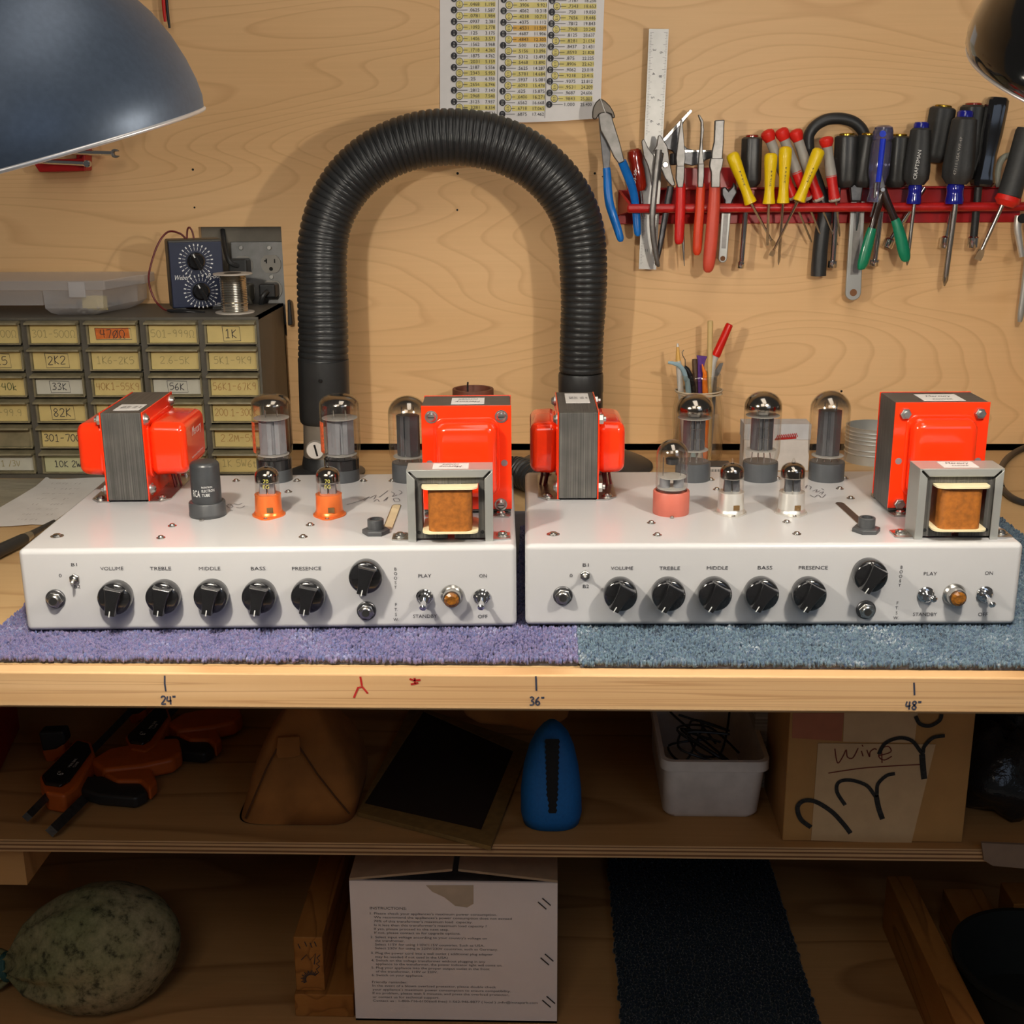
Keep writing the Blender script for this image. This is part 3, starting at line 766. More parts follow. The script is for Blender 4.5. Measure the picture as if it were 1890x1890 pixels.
        for st, dx, z, cap, al, sx in (('RCA', -.0064, .0235, .0062, 'c', .0078), ('RADIOTRON', -.0008, .0295, .0016, 'l', .0095), ('ELECTRON', -.0008, .0262, .0024, 'l', .0115), ('TUBE', -.0008, .0222, .0026, 'l', .0070)):
            v2, f2 = text2d(st, cap, al, width=sx)
            mb.add([(cx+(r+.0002)*math.sin((a+dx)/r), cy-(r+.0002)*math.cos((a+dx)/r), AH+z+b-cap/2) for a, b in v2], f2)
        s.mk('printed_mark', mb, 'white_print', t)
    # ---------------- transformers
    def lams(s, lo, hi, axis, name, parent=None):
        return s.mk(name, MB().box(lo, hi), 'lam_x' if axis == 0 else 'lam_y', parent, bevel=.0006, seg=1)
    def bell(s, t, c, ax, sg, hw, z0, z1, depth, bolts, inset=(.014, .012, .014), nuts=False):
        """pressed steel end bell on face ax (0 = sideways, 1 = front/back); c = centre of the face, hw half width"""
        def pt(a, d, z): return (c[0]+sg*d, c[1]+a, z) if ax == 0 else (c[0]+a, c[1]+sg*d, z)
        mb = MB()
        P8 = lambda h, za, zb, d: [pt(-h, d, za), pt(h, d, za), pt(h, d, zb), pt(-h, d, zb)]
        mb.add(P8(hw, z0, z1, 0)+P8(hw, z0, z1, .0014), [(0, 1, 2, 3), (7, 6, 5, 4), (0, 4, 5, 1), (1, 5, 6, 2), (2, 6, 7, 3), (3, 7, 4, 0)])
        b = s.mk('end_bell', mb, 'red_enamel', t, bevel=.0005)
        # raised pan: rounded rectangle that swells outwards
        def rr(h, za, zb, rad, d):
            out = []
            for (cx_, cz_, a0) in ((h-rad, zb-rad, 0), (-h+rad, zb-rad, PI/2), (-h+rad, za+rad, PI), (h-rad, za+rad, 1.5*PI)):
                for i in range(7):
                    q = a0+PI/2*i/6; out.append(pt(cx_+rad*math.cos(q), d, cz_+rad*math.sin(q)))
            return out
        h, za, zb = hw-inset[0], z0+inset[1], z1-inset[2]
        R = [rr(h+.002, za-.002, zb+.002, .010, .0008), rr(h+.0015, za-.0015, zb+.0015, .010, .0026)]
        s.mk('pan_rim', MB().rings(R), 'red_enamel', t, bevel=.0008)
        R = [rr(h, za, zb, .0095, .001), rr(h-.0015, za+.0015, zb-.0015, .0095, depth)]
        s.mk('pan', MB().rings(R), 'red_enamel', t, bevel=.0075, seg=5)
        for (a, z) in bolts:
            q = MB(); n = (sg, 0, 0) if ax == 0 else (0, sg, 0)
            if nuts:
                hexnut(q, pt(a, .0014, z), n, .0050, .0042); disc(q, pt(a, .0056, z), n, .0026, .0022, 14)
            else:
                disc(q, pt(a, .0014, z), n, .0058, .0009, 20); disc(q, pt(a, .0023, z), n, .0047, .0028, 20, r2=.0036, ch=.0008)
            s.mk('bolt', q, 'zinc', t)
            if not nuts:
                d0 = .0053; vs = [pt(a-.0030, d0, z-.0004), pt(a+.0030, d0, z-.0004), pt(a+.0030, d0, z+.0004), pt(a-.0030, d0, z+.0004)]
                s.mk('screw_slot', MB().add(vs, [(0, 1, 2, 3)]), 'hole', t)
        return b
    def foot(s, t, c, ax, sg, hw, L=.017, th=.0013, screws=()):
        def pt(a, d, z): return (c[0]+sg*d, c[1]+a, z) if ax == 0 else (c[0]+a, c[1]+sg*d, z)
        out = [(-hw, -.001), (hw, -.001), (hw, L*.55), (hw*.8, L), (-hw*.8, L), (-hw, L*.55)]
        vs = [pt(a, d, AH) for a, d in out]+[pt(a, d, AH+th) for a, d in out]; n = 6
        f = s.mk('mounting_foot', MB().add(vs, [tuple(range(n)), tuple(range(n, 2*n))]+[(i, (i+1) % n, n+(i+1) % n, n+i) for i in range(n)]), 'zinc', t)
        for a in screws:
            x, y, _ = pt(a, L*.55, 0)
            s.mk('screw', MB().lathe([(.0058, th), (.0058, th+.0007), (.0042, th+.0008), (.0040, th+.0022), (.0024, th+.0034)], 20, (x, y, AH)), 'nickel', t)
    def label_on_top(s, t, x0, x1, y0, y1, z, lines, flip, rot=False):
        mb = MB().box((x0, y0, z), (x1, y1, z+.0003)); l = s.mk('label', mb, 'sticker', t)
        tx = MB(); sg = -1 if flip else 1
        for (st, fx, fy, cap, wd, red) in lines:
            cx, cy = x0+(x1-x0)*fx, y0+(y1-y0)*fy
            if rot: put_text(tx, st, (cx, cy, z+.0005), (0, sg, 0), (-sg, 0, 0), cap, width=wd)
            else: put_text(tx, st, (cx, cy, z+.0005), (sg, 0, 0), (0, sg, 0), cap, width=wd, shear=.2)
        s.mk('label_print', tx, 'ink', t)
    def output_transformer(s, bl, br, tl, tb, bells, label):
        """core seen end on, red bells to left and right. bl, br, tl: photograph corners of the core front; tb: a rear top corner"""
        A, B = s.t(*bl), s.t(*br); y0 = (A.y+B.y)/2; x0, x1 = A.x, B.x
        z1 = s.f(*tl, y0).z; hb = z1-AH
        C_ = s.t(*tb, hb); y1 = C_.y
        t = s.lams((x0, y0, AH+.002), (x1, y1, z1), 0, 'output_transformer')
        hw = (y1-y0)/2; yc = (y0+y1)/2
        for sg, xf, dep in ((-1, x0, bells[0]), (1, x1, bells[1])):
            zs = (AH+.014, z1-.014)
            b = s.bell(t, (xf, yc, 0), 0, sg, hw, AH+.001, z1+.0005, dep, [(-hw+.0075, zs[1]+.0065), (hw-.0075, zs[1]+.0065), (-hw+.009, zs[0]-.003), (hw-.009, zs[0]-.003)], inset=(.012, .0205, .0125), nuts=(sg > 0) == label['nuts'])
            s.foot(t, (xf, yc, 0), 0, sg, hw*1.0, .019, screws=(-hw+.009, hw-.009))
            if sg > 0 and label['side']:
                q = MB(); xx = xf+dep+.0007
                put_text(q, 'Mercury', (xx, yc+.002, AH+.060), (0, 1, 0), (0, 0, 1), .0085, width=.036, shear=.2)
                put_text(q, 'hand wound transformers', (xx, yc, AH+.036), (0, 1, 0), (0, 0, 1), .0022, width=.046)
                s.mk('printed_mark', q, 'white_print', t)
        w = MB()
        for dx, dy in ((.010, .0), (.014, .006), (.008, .012)):
            w.tube([(x1+dx, yc-.004+dy, AH+.026), (x1+dx+.001, yc-.003+dy, AH+.012), (x1+dx+.003, yc-.002+dy, AH+.0)], .0013, 8)
            w.tube([(x0-dx, yc-.004+dy, AH+.026), (x0-dx-.001, yc-.003+dy, AH+.012), (x0-dx-.003, yc-.002+dy, AH+.0)], .0013, 8)
        s.mk('lead_wires', w, M['lead_wire'], t)
        w_ = x1-x0
        s.label_on_top(t, x0+w_*.22, x1-w_*.14, y0+(y1-y0)*label['at'][0], y0+(y1-y0)*label['at'][1], z1, [('JM50-O', .25, .5, .0045, .012, 0), ('OUTPUT', .45, .5, .003, .012, 0), ('8 16', .7, .5, .004, .010, 0), ('ohm', .88, .5, .0025, .008, 0)], False, rot=True)
        return t
    def power_transformer(s, tl, tr, bl, tb, bolts_nut, text, flip):
        """front bell faces the viewer; tl, tr, bl corners of the front plate, tb a rear top corner"""
        A = s.t(*bl); y0 = A.y; TL, TR = s.f(*tl, y0), s.f(*tr, y0); x0, x1 = (TL.x+A.x)/2, TR.x; z1 = (TL.z+TR.z)/2
        C_ = s.t(*tb, z1-AH); y1 = C_.y
        t = s.lams((x0+.0006, y0+.0014, AH+.002), (x1-.0006, y1-.0014, z1-.0003), 1, 'power_transformer')
        yc = (y0+y1)/2; hw = (x1-x0)/2; xc = (x0+x1)/2
        # dark joint between the two halves of the stack
        q = MB()
        for xx in (x0+.0004, x1-.0006): q.add([(xx+(.0001 if xx > xc else -.0001), y0+.002, AH+(z1-AH)*.445), (xx, y1-.002, AH+(z1-AH)*.445), (xx, y1-.002, AH+(z1-AH)*.475), (xx+(.0001 if xx > xc else -.0001), y0+.002, AH+(z1-AH)*.475)], [(0, 1, 2, 3)])
        for sg, yf in ((-1, y0+.0014), (1, y1-.0014)):
            zt, zb = z1-.010, AH+.009
            b = s.bell(t, (xc, yf, 0), 1, sg, hw, AH+.0045, z1, .019, [(-hw+.009, zt), (hw-.009, zt), (-hw+.010, zb), (hw-.010, zb)], inset=(.0125, .0135, .0125), nuts=bolts_nut)
            hl = MB()
            for a in (-hw+.0065, hw-.0065): disc(hl, (xc+a, yf+sg*.0014, AH+(z1-AH)*.475), (0, sg, 0), .0030, .0003, 16)
            s.mk('bolt_hole', hl, M['bolt_hole'], t)
            for a in (-hw+.010, hw-.010): s.foot(t, (xc+a, yf, 0), 1, sg, .009, .014, screws=(0,))
        xa, xb = (.33, .70) if flip else (.32, .76)
        s.label_on_top(t, x0+2*hw*xa, x0+2*hw*xb, y0+(y1-y0)*.12, y0+(y1-y0)*.72, z1, [('Mercury', .5, .68 if not flip else .35, .0060, .022, 0), ('POWER', .5, .22 if not flip else .75, .0036, .018, 0)], flip)
        return t
    def choke(s, tl, tr, bl, br, tb, text, flip):
        A, B = s.t(*bl), s.t(*br); y0 = (A.y+B.y)/2; x0, x1 = A.x, B.x; z1 = (s.f(*tl, y0).z+s.f(*tr, y0).z)/2
        C_ = s.t(*tb, z1-AH); y1 = C_.y
        W_, Hh = x1-x0, z1-AH; D_ = y1-y0
        # open steel bracket: left wall, top, right wall with folded front lips
        th = .0016; lip = .0068; mb = MB()
        mb.box((x0, y0, AH), (x0+th, y1, z1)); mb.box((x1-th, y0, AH), (x1, y1, z1)); mb.box((x0+th, y0, z1-th), (x1-th, y1, z1))
        t = s.mk('choke', mb, 'satin')
        lp = MB()
        for yy in (y0-.0006, y1-.0006):
            lp.add([(x0, yy, AH), (x0+lip, yy, AH), (x0+lip, yy, z1-lip-.0014), (x0, yy, z1-.0012), (x0, yy+.0012, AH), (x0+lip, yy+.0012, AH), (x0+lip, yy+.0012, z1-lip-.0014), (x0, yy+.0012, z1-.0012)], [(0, 1, 2, 3), (4, 5, 6, 7), (0, 1, 5, 4), (1, 2, 6, 5), (2, 3, 7, 6), (3, 0, 4, 7)])
            lp.add([(x1, yy, AH), (x1-lip, yy, AH), (x1-lip, yy, z1-lip-.0014), (x1, yy, z1-.0012), (x1, yy+.0012, AH), (x1-lip, yy+.0012, AH), (x1-lip, yy+.0012, z1-lip-.0014), (x1, yy+.0012, z1-.0012)], [(0, 1, 2, 3), (4, 5, 6, 7), (0, 1, 5, 4), (1, 2, 6, 5), (2, 3, 7, 6), (3, 0, 4, 7)])
            lp.add([(x0+.0014, yy, z1), (x1-.0014, yy, z1), (x1-lip-.0014, yy, z1-lip), (x0+lip+.0014, yy, z1-lip), (x0+.0014, yy+.0012, z1), (x1-.0014, yy+.0012, z1), (x1-lip-.0014, yy+.0012, z1-lip), (x0+lip+.0014, yy+.0012, z1-lip)], [(0, 1, 2, 3), (4, 5, 6, 7), (0, 1, 5, 4), (1, 2, 6, 5), (2, 3, 7, 6), (3, 0, 4, 7)])
        s.mk('bracket_lips', lp, 'satin', t, bevel=.0004)
        # laminations: frame with two windows and a notch below
        xi0, xi1 = x0+th, x1-th; lo, hi = y0+.003, y1-.003
        zl = AH+.0090; zu = z1-lip-.0058; side = .0106
        c = MB()
        c.box((xi0, lo, AH+.002), (xi0+side, hi, z1-th)); c.box((xi1-side, lo, AH+.002), (xi1, hi, z1-th)); c.box((xi0+side, lo, zu), (xi1-side, hi, z1-th))
        xm = (x0+x1)/2
        c.box((xi0+side, lo, AH+.002), (xm-.003, hi, zl)); c.box((xm+.003, lo, AH+.002), (xi1-side, hi, zl)); c.box((xm-.003, lo, AH+.0065), (xm+.003, hi, zl))
        c.box((xm-.010, lo, zl), (xm+.010, hi, zu))
        s.mk('lamination_core', c, 'lam_x', t)
        hl = MB()
        for a in (xi0+.0075, xi1-.0075): disc(hl, (a, lo-.0002, AH+.0075), (0, -1, 0), .0016, .0003, 14)
        s.mk('rivet_hole', hl, 'hole', t)
        # bobbin
        bw = (xi1-xi0)/2-side; cw = bw-.0056
        def rrect(h, d0, d1, rad, z):
            o = []
            for (cx_, cy_, a0) in ((h-rad, d1-rad, 0), (-h+rad, d1-rad, PI/2), (-h+rad, d0+rad, PI), (h-rad, d0+rad, 1.5*PI)):
                for i in range(6): q = a0+PI/2*i/5; o.append((xm+cx_+rad*math.cos(q), cy_+rad*math.sin(q), z))
            return o
        f0, f1 = y0-.008, y1+.008
        for z in (zl+.0008, zu-.0020): s.mk('bobbin_flange', MB().rings([rrect(bw-.0004, f0-.003, f1+.003, .007, z), rrect(bw-.0004, f0-.003, f1+.003, .007, z+.0014)]), 'cream', t)
        s.mk('coil', MB().rings([rrect(cw, f0, f1, .006, zl+.0020), rrect(cw, f0, f1, .006, zu-.0018)]), 'coil', t)
        for sg, xf in ((-1, x0), (1, x1)): s.foot(t, (xf, (y0+y1)/2, 0), 0, sg, D_*.42, .0145, screws=(0,))
        s.label_on_top(t, x0+W_*.30, x0+W_*.72, y0+D_*.15, y0+D_*.85, z1, [('Mercury', .5, .7 if not flip else .32, .0055, .019, 0), ('CHOKE', .5, .25 if not flip else .75, .0032, .014, 0)], flip)
        return t

M['print_orange'] = pm('orange_print_on_glass', S(206, 92, 52), .4, var=.5, scale=300)
M['print_yellow'] = pm('yellow_print_on_glass', S(190, 180, 90), .5)
M['window_brown'] = pm('brown_socket_window', S(92, 68, 34), .6)
M['lead_wire'] = pm('dark_red_lead_wire', (.12, .012, .012), .4)
M['bolt_hole'] = pm('grey_bolt_hole', (.18, .14, .15), .5)
M['slot_lit'] = pm('lit_slot_inside', S(206, 186, 150), .6)  # light falling into the left slot, painted as the colour of a flat plate
M['slot_shaded'] = pm('shaded_slot_inside', S(58, 40, 32), .7)  # shade inside the right slot, painted the same way

# left amplifier
A = Amp('white valve amplifier chassis on the purple carpet, left of the pair', (47, 1165.7), (956, 1157))
A.chassis()
for x, y in ((209, 1107), (298, 1106), (387, 1105), (476, 1105), (567, 1104)): A.knob(x, y, -12)
A.knob(674, 1068, -14)
A.jack(101, 1107); A.jack(676, 1129)
A.mini_toggle(136, 1070, 132.5, 1077, -.011)
A.toggle(783, 1104, 780, 1124); A.toggle(889, 1104, 887.5, 1123)
A.lamp(834, 1103)
LET = lambda d: [(t, x, y, w, c) for t, x, y, w, c in d]
A.letters(LET([('B1', 137, 1042, 10.5, 6.2), ('0', 111.5, 1062, 5, 6.2), ('B2', 143, 1082.5, 11, 6.2), ('VOLUME', 206.5, 1049, 41, 6.4), ('TREBLE', 296.5, 1049, 37.5, 6.4), ('MIDDLE', 387, 1049, 38, 6.4),
    ('BASS', 476.5, 1049, 26, 6.4), ('PRESENCE', 566, 1049, 52, 6.4)]+[('B|O|O|S|T', (730, 0), (1050, 8.4), 0, 5.6), ('F|T.|S|W.', (731, 0), (1115.5, 9.2), 0, 5.6)]
    +[('PLAY', 784, 1062.5, 23, 6.4), ('STANDBY', 784.5, 1137, 43, 6.4), ('ON', 891.5, 1062.5, 13.5, 6.4), ('OFF', 891, 1137.5, 17.5, 6.4)]))
A.screw(105.5, 990, .0038)
for x, y in ((318, 971), (297, 993), (559.5, 991.5), (572.6, 969.5), (532, 908.5), (548, 888), (671, 888), (724, 888), (436, 888)): A.screw(x, y)
A.nut_bush(694, 984)
A.slot((732, 934), (716, 975), .0075, 'slot_lit')
A.scribble([[(418, 934), (424, 931), (430, 935), (424, 938), (418, 934)], [(432, 930), (440, 932), (447, 929)], [(436, 937), (444, 938), (452, 934)], [(424, 942), (430, 943)],
            [(640, 932), (664, 925), (682, 917), (672, 924)], [(682, 920), (694, 914), (690, 922)], [(700, 918), (708, 912), (716, 906)], [(722, 908), (728, 912), (724, 917), (733, 914)], [(736, 905), (742, 909), (737, 913)],
            [(690, 926), (696, 922), (700, 926)], [(708, 925), (716, 918), (712, 924)], [(726, 921), (734, 920), (738, 925), (729, 926), (726, 921)]], .0008)
A.power_valve(508, 885, 727, 'warm'); A.power_valve(632, 885, 727, 'warm'); A.power_valve(756, 885, 730, 'tall')
A.metal_valve(384, 950.5, 851)
A.small_valve(496.5, 950, 853, .0123, .0110, 'orange_alu'); A.small_valve(608.5, 950, 853, .0123, .0110, 'orange_alu')
A.output_transformer((201, 927.6), (274, 927.6), (186, 763), (320, 723), (.030, .036), {'nuts': False, 'side': True, 'at': (.12, .38)}, )
A.power_transformer((768.8, 749.4), (943.5, 748), (790, 949.6), (941.8, 728.8), False, '', True)
A.choke((745.4, 868), (912, 866), (754, 999.4), (910.5, 999.4), (911, 853), '', True)

# right amplifier
B = Amp('white valve amplifier chassis on the blue carpet, right of the pair', (971.5, 1155.5), (1872, 1153.6))
B.chassis()
for x, y in ((1146, 1101), (1235, 1101), (1321, 1100.5), (1408, 1100), (1496, 1100.5)): B.knob(x, y, -30)
B.knob(1609, 1066, -30)
B.jack(1039, 1101); B.jack(1599.5, 1127)
B.mini_toggle(1080, 1063.5, 1080, 1064, -.014)
B.toggle(1711, 1100, 1725, 1106); B.toggle(1820, 1099, 1833, 1118)
B.lamp(1765, 1101)
B.letters(LET([('B1', 1081, 1042.5, 10.5, 6.2), ('0', 1054, 1062, 5, 6.2), ('B2', 1081.5, 1082, 11, 6.2), ('VOLUME', 1148, 1048.5, 40, 6.4), ('TREBLE', 1236, 1048.5, 37, 6.4), ('MIDDLE', 1324, 1048, 37.5, 6.4),
    ('BASS', 1412, 1047.5, 26, 6.4), ('PRESENCE', 1501, 1047.5, 52, 6.4)]+[('B|O|O|S|T', (1664, .9), (1046.5, 8.4), 0, 5.6), ('F|T.|S|W.', (1656.5, .9), (1112.5, 9.2), 0, 5.6)]
    +[('PLAY', 1717, 1058.5, 23.5, 6.4), ('STANDBY', 1707, 1133.5, 43, 6.4), ('ON', 1825, 1057.5, 14, 6.4), ('OFF', 1814, 1133.5, 17.5, 6.4)]))
B.screw(1021, 986.5, .0038)
for x, y in ((1202, 965.5), (1213, 988), (1323, 904), (1312, 886), (1452, 964), (1470.5, 986), (1550, 902.5), (1570, 920), (1559, 883), (1435, 884)): B.screw(x, y)
B.nut_bush(1598.5, 981)
B.slot((1550, 930), (1592, 968), .0068, 'slot_shaded')
B.scribble([[(1486, 900), (1490, 896), (1487, 902)], [(1493, 897), (1497, 899), (1495, 904)], [(1500, 907), (1508, 904), (1506, 909), (1514, 906)], [(1516, 902), (1521, 905)], [(1495, 914), (1503, 918), (1510, 914), (1517, 919), (1524, 913)], [(1512, 911), (1520, 908), (1516, 913)]], .0010)
B.power_valve(1278, 884, 726, 'silver'); B.power_valve(1402, 884, 722, 'silver'); B.power_valve(1524.5, 884, 721, 'tall')
B.octal_valve(1238, 946, 811)
B.small_valve(1348, 946, 846, .0120, .0110, 'silver_paint'); B.small_valve(1459.5, 946, 845, .0120, .0110, 'silver_paint')
B.output_transformer((1031, 923.8), (1102, 923.8), (1032, 762), (1096, 723.6), (.027, .027), {'nuts': True, 'side': False, 'at': (.45, .92)})
B.power_transformer((1655, 743), (1829, 742), (1636, 946.7), (1786, 722.4), True, '', False)
B.choke((1701, 865), (1862, 865), (1687, 995.5), (1841, 995.5), (1848, 850), '', False)
# ------------------------------------------------------------------ the two lamps over the bench
def lamp(label, rim_px, depth, tilt_px, toward, R, prof, shade, power, inset):
    """rim_px: photograph point of the rim centre; axis up = tilt (right, up) leaning by `toward` to the viewer"""
    c = CAM+ray(*rim_px)*(depth/1.0); v = (c-CAM).normalized()
    r_ = (RT-v*v.dot(RT)).normalized(); u_ = (UP-v*v.dot(UP)).normalized()
    ax = (r_*tilt_px[0]+u_*tilt_px[1]).normalized()*math.cos(toward)-v*math.sin(toward); ax.normalize()
    t = thing('bench_lamp', label, 'lamp', c)
    M4 = (Matrix.Translation(c) @ ax.to_track_quat('Z', 'Y').to_matrix().to_4x4())
    o = MB().lathe([(r*R, z*R) for r, z in prof], 72, M=M4, caps=False)
    sh_ = build('shade', o, shade, t, smooth=180)
    i = MB().lathe([(prof[0][0]*R, prof[0][1]*R)]+[(r*R-.0022, z*R-.001) for r, z in prof], 72, M=M4, caps=False)
    build('shade_lining', i, pm('white_lining', (.85, .84, .8), .5), sh_, smooth=180)
    rm = MB(); N_ = 72; ring = [[M4 @ V3(((R+.0012*math.cos(q))*math.cos(2*PI*j/N_), (R+.0012*math.cos(q))*math.sin(2*PI*j/N_), .0012*math.sin(q))) for q in [2*PI*k/8 for k in range(8)]] for j in range(N_)]
    rm.rings(ring, caps=False, closed=True); build('rim_bead', rm, RIMM, sh_, smooth=180)
    top = prof[-1]
    build('socket_neck', MB().lathe([(top[0]*R+.001, top[1]*R-.002), (.026, top[1]*R+.01), (.022, top[1]*R+.05), (.018, top[1]*R+.055)], 32, M=M4), M['dark_plastic'], t)
    B_ = MB().lathe([(r, z+inset+.006) for r, z in ((.0005, .014), (.014, .019), (.021, .032), (.019, .046), (.012, .062), (.011, .078), (.0005, .079))], 28, M=M4, caps=False)
    m, nt, b = nodes('lit_bulb'); b.inputs['Emission Color'].default_value = (1, .82, .58, 1); b.inputs['Emission Strength'].default_value = 6; b.inputs['Base Color'].default_value = (.9, .88, .8, 1)
    build('bulb', B_, m, t, smooth=180)
    arm = MB().tube([M4 @ V3((0, 0, top[1]*R+.04)), c+ax*(R*top[1]+.10)+V3((0, .06, .05)), c+V3((0, .30, .75))], .008, 12); build('arm', arm, M['dark_steel'], t)
    l = bpy.data.lights.new('bulb_light', 'POINT'); l.energy = power; l.color = (1, .92, .80); l.shadow_soft_size = .016
    lo = bpy.data.objects.new('bulb_light', l); COL.objects.link(lo); lo.parent = t; lo.location = ax*inset
    return t
RIMM = pm('bright_rim', (.75, .73, .72), .35, .6)
M['shade_grey'] = pm('satin_blue_grey_shade', (.085, .115, .165), .42, .35, var=.08, scale=300)
M['shade_black'] = pm('glossy_black_shade', (.006, .006, .006), .10, coat=.6)
BELL = [(1.0, 0), (1.012, .06), (1.008, .14), (.99, .24), (.955, .36), (.90, .48), (.82, .60), (.71, .72), (.57, .82), (.40, .90), (.22, .95)]
DOME = [(1.0, 0), (1.022, .03), (1.03, .09), (1.02, .18), (.985, .30), (.92, .44), (.82, .58), (.68, .70), (.52, .79), (.36, .84), (.2, .87)]
lamp('large grey metal lamp shade at the upper left, tilted to the right', (5, 297), .69, (-.349, .937), .036, 380*.69/F, BELL, M['shade_grey'], BULB_W*1.3, .024)
lamp('glossy black lamp shade at the upper right, tilted to the left', (2128, 156), .69, (.375, .927), .262, 338*.69/F, DOME, M['shade_black'], BULB_W, .004)

# ------------------------------------------------------------------ parts cabinet
Yc = G(30, 883, BZ).y
zc = P(200, 586, Yc).z
xr = P(477, 600, Yc).x; xl = xr-.60
z6 = P(150, 876, Yc).z; z0 = P(150, 589, Yc).z; rp = (z0-z6)/6
cols = [P(x, 615, Yc).x for x in (51, 160, 270.5, 378)]; cp = (cols[3]-cols[0])/3; cw = P(146, 615, Yc).x-cols[0]
cols = [cols[0]-cp*2, cols[0]-cp]+cols
M['cab'] = pm('dark_olive_grey_plastic', S(78, 74, 66), .5)
M['drawer'] = pm('dusty_translucent_drawer', S(120, 112, 88), .35, var=.2, scale=80)
M['card'] = pm('manila_card', S(196, 176, 116), .75, var=.05)
M['card_white'] = pm('off_white_card', S(186, 184, 170), .75, var=.04)
M['card_green'] = pm('pale_green_card', S(182, 180, 142), .75, var=.04)
M['card_orange'] = pm('orange_highlighter', S(190, 100, 40), .75, var=.2, scale=200)
cab = thing('drawer_cabinet', 'dark plastic parts cabinet with rows of small labelled drawers on bench left', 'cabinet', ((xl+xr)/2, Yc/2, BZ))
f = MB(); fy0, fy1 = Yc, -.014
f.box((xl, fy0+.004, BZ), (xl+.006, fy1, zc)); f.box((xr-.005, fy0+.002, BZ), (xr, fy1, zc)); f.box((xl, fy0, zc-.0035), (xr, fy1, zc)); f.box((xl, fy0, BZ), (xr, fy1, z6+.0005)); f.box((xl, fy1-.004, BZ), (xr, fy1, zc))
for x in cols[1:]: f.box((x-(cp-cw)+.0006, fy0+.0025, BZ+.001), (x-.0006, fy1-.006, zc-.002))
for i in range(1, 6): f.box((xl+.004, fy0+.006, z0-rp*i-.0008), (xr-.003, fy1-.006, z0-rp*i+.0008))
build('frame', f, M['cab'], cab)
TXT = [[('200-300Ω', 'f', 0), ('301-500Ω', 'f', 0), ('47øΩ', 'h', 1), ('501-999Ω', 'f', 0), ('1K', 'k', 1)],
       [('1K5', 'k', 1), ('2K2', 'k', 1), ('1K6-2K5', 'f', 0), ('2.6-5K', 'g', 0), ('5K1-9K9', 'f', 0)],
       [('30-40k', 'n', 0), ('33K', 'w', 1), ('40K1-55K9', 'o', 0), ('56K', 'w', 1), ('56K1-67K9', 'o', 0)],
       [('68-99.9', 'f', 0), ('82K', 'k', 1), ('100', 'r', 1), ('100-200k', 'k', 0), ('200.1-300K', 'o', 0)],
       [('', 'e', 0), ('301-700K', 'k', 0), ('', 'w', 0), ('', 'w', 0), ('2.2M-5M', 'o', 0)],
       [('1 /3V', 'p', 0), ('10K 2W', 'q', 0), ('', 'k', 0), ('', 'q', 0), ('1K 5W6t', 'g', 0)]]
lettered = {}
for ci, x0 in enumerate(cols):
    for ri in range(6):
        zt = z0-rp*ri-.0012; zb = z0-rp*(ri+1)+.0018; x1 = x0+cw; lp = zt-rp*.14
        d = MB()
        d.box((x0+.0005, fy0+.003, zb), (x1-.0005, fy0+.09, lp-.0014))
        d.add([(x0, fy0-.0105, lp), (x1, fy0-.0105, lp), (x1, fy0+.004, lp-.0015), (x0, fy0+.004, lp-.0015), (x0, fy0-.0095, lp+.0022), (x1, fy0-.0095, lp+.0022), (x1, fy0+.004, zt), (x0, fy0+.004, zt)], [(0, 1, 2, 3), (7, 6, 5, 4), (0, 4, 5, 1), (1, 5, 6, 2), (2, 6, 7, 3), (3, 7, 4, 0)])
        d.box((x0, fy0-.0015, zb), (x0+.0022, fy0+.004, lp)); d.box((x1-.0022, fy0-.0015, zb), (x1, fy0+.004, lp)); d.box((x0, fy0-.0020, zb), (x1, fy0+.004, zb+.0014))
        dr = build('drawer', d, M['drawer'], cab)
        st, kd, boxed = TXT[ri][ci-1] if ci else ('', 'k', 0)
        if kd == 'e': continue
        ct = lp-(.0035 if kd in 'wpq' else .0012); cbm = zb+(.0035 if kd in 'wp' else .0016)
        cm = {'w': 'card_white', 'p': 'card_white', 'q': 'card_green'}.get(kd, 'card')
        build('label_card', MB().box((x0+.0026, fy0+.0018, cbm), (x1-.0026, fy0+.0032, ct)), M[cm], dr)
        if not st: continue
        ink = M[{'f': 'ink_grey', 'o': 'ink_faint', 'g': 'ink_grey', 'n': 'ink_green', 'r': 'ink_red', 'p': 'ink_grey'}.get(kd, 'ink')]
        q = MB(); xm, zm = (x0+x1)/2, (ct+cbm)/2; yy = fy0+.0015
        h = (ct-cbm)*(.46 if boxed else .40); wd = .00085 if kd in 'fogp' else .00095
        if kd == 'h':
            build('highlight', MB().add([(xm-.022, yy, zm-.0068), (xm+.021, yy, zm-.0055), (xm+.020, yy, zm+.0075), (xm-.023, yy, zm+.0068)], [(0, 1, 2, 3)]), M['card_orange'], dr)
            yy -= .0002
        handwrite(q, st, (xm, yy, zm), (1, 0, 0), (0, 0, 1), (0, -1, 0), h, wd, wob=.05, sx=min(1.15, cw*.86/(sum(HWW.get(c, .66) for c in st)*h)))
        if boxed:
            tw = sum(HWW.get(c, .66) for c in st)*h*.56+.003; bh = h*.86
            if kd == 'h': tw, bh = .0225, .0072
            ribbon(q, [(xm-tw, yy, zm+bh), (xm+tw, yy, zm+bh*.9), (xm+tw+.001, yy, zm-bh), (xm-tw+.001, yy, zm-bh*1.05), (xm-tw, yy, zm+bh)], V3((0, -1, 0)), .0007)
        build('lettering', q, ink, dr)

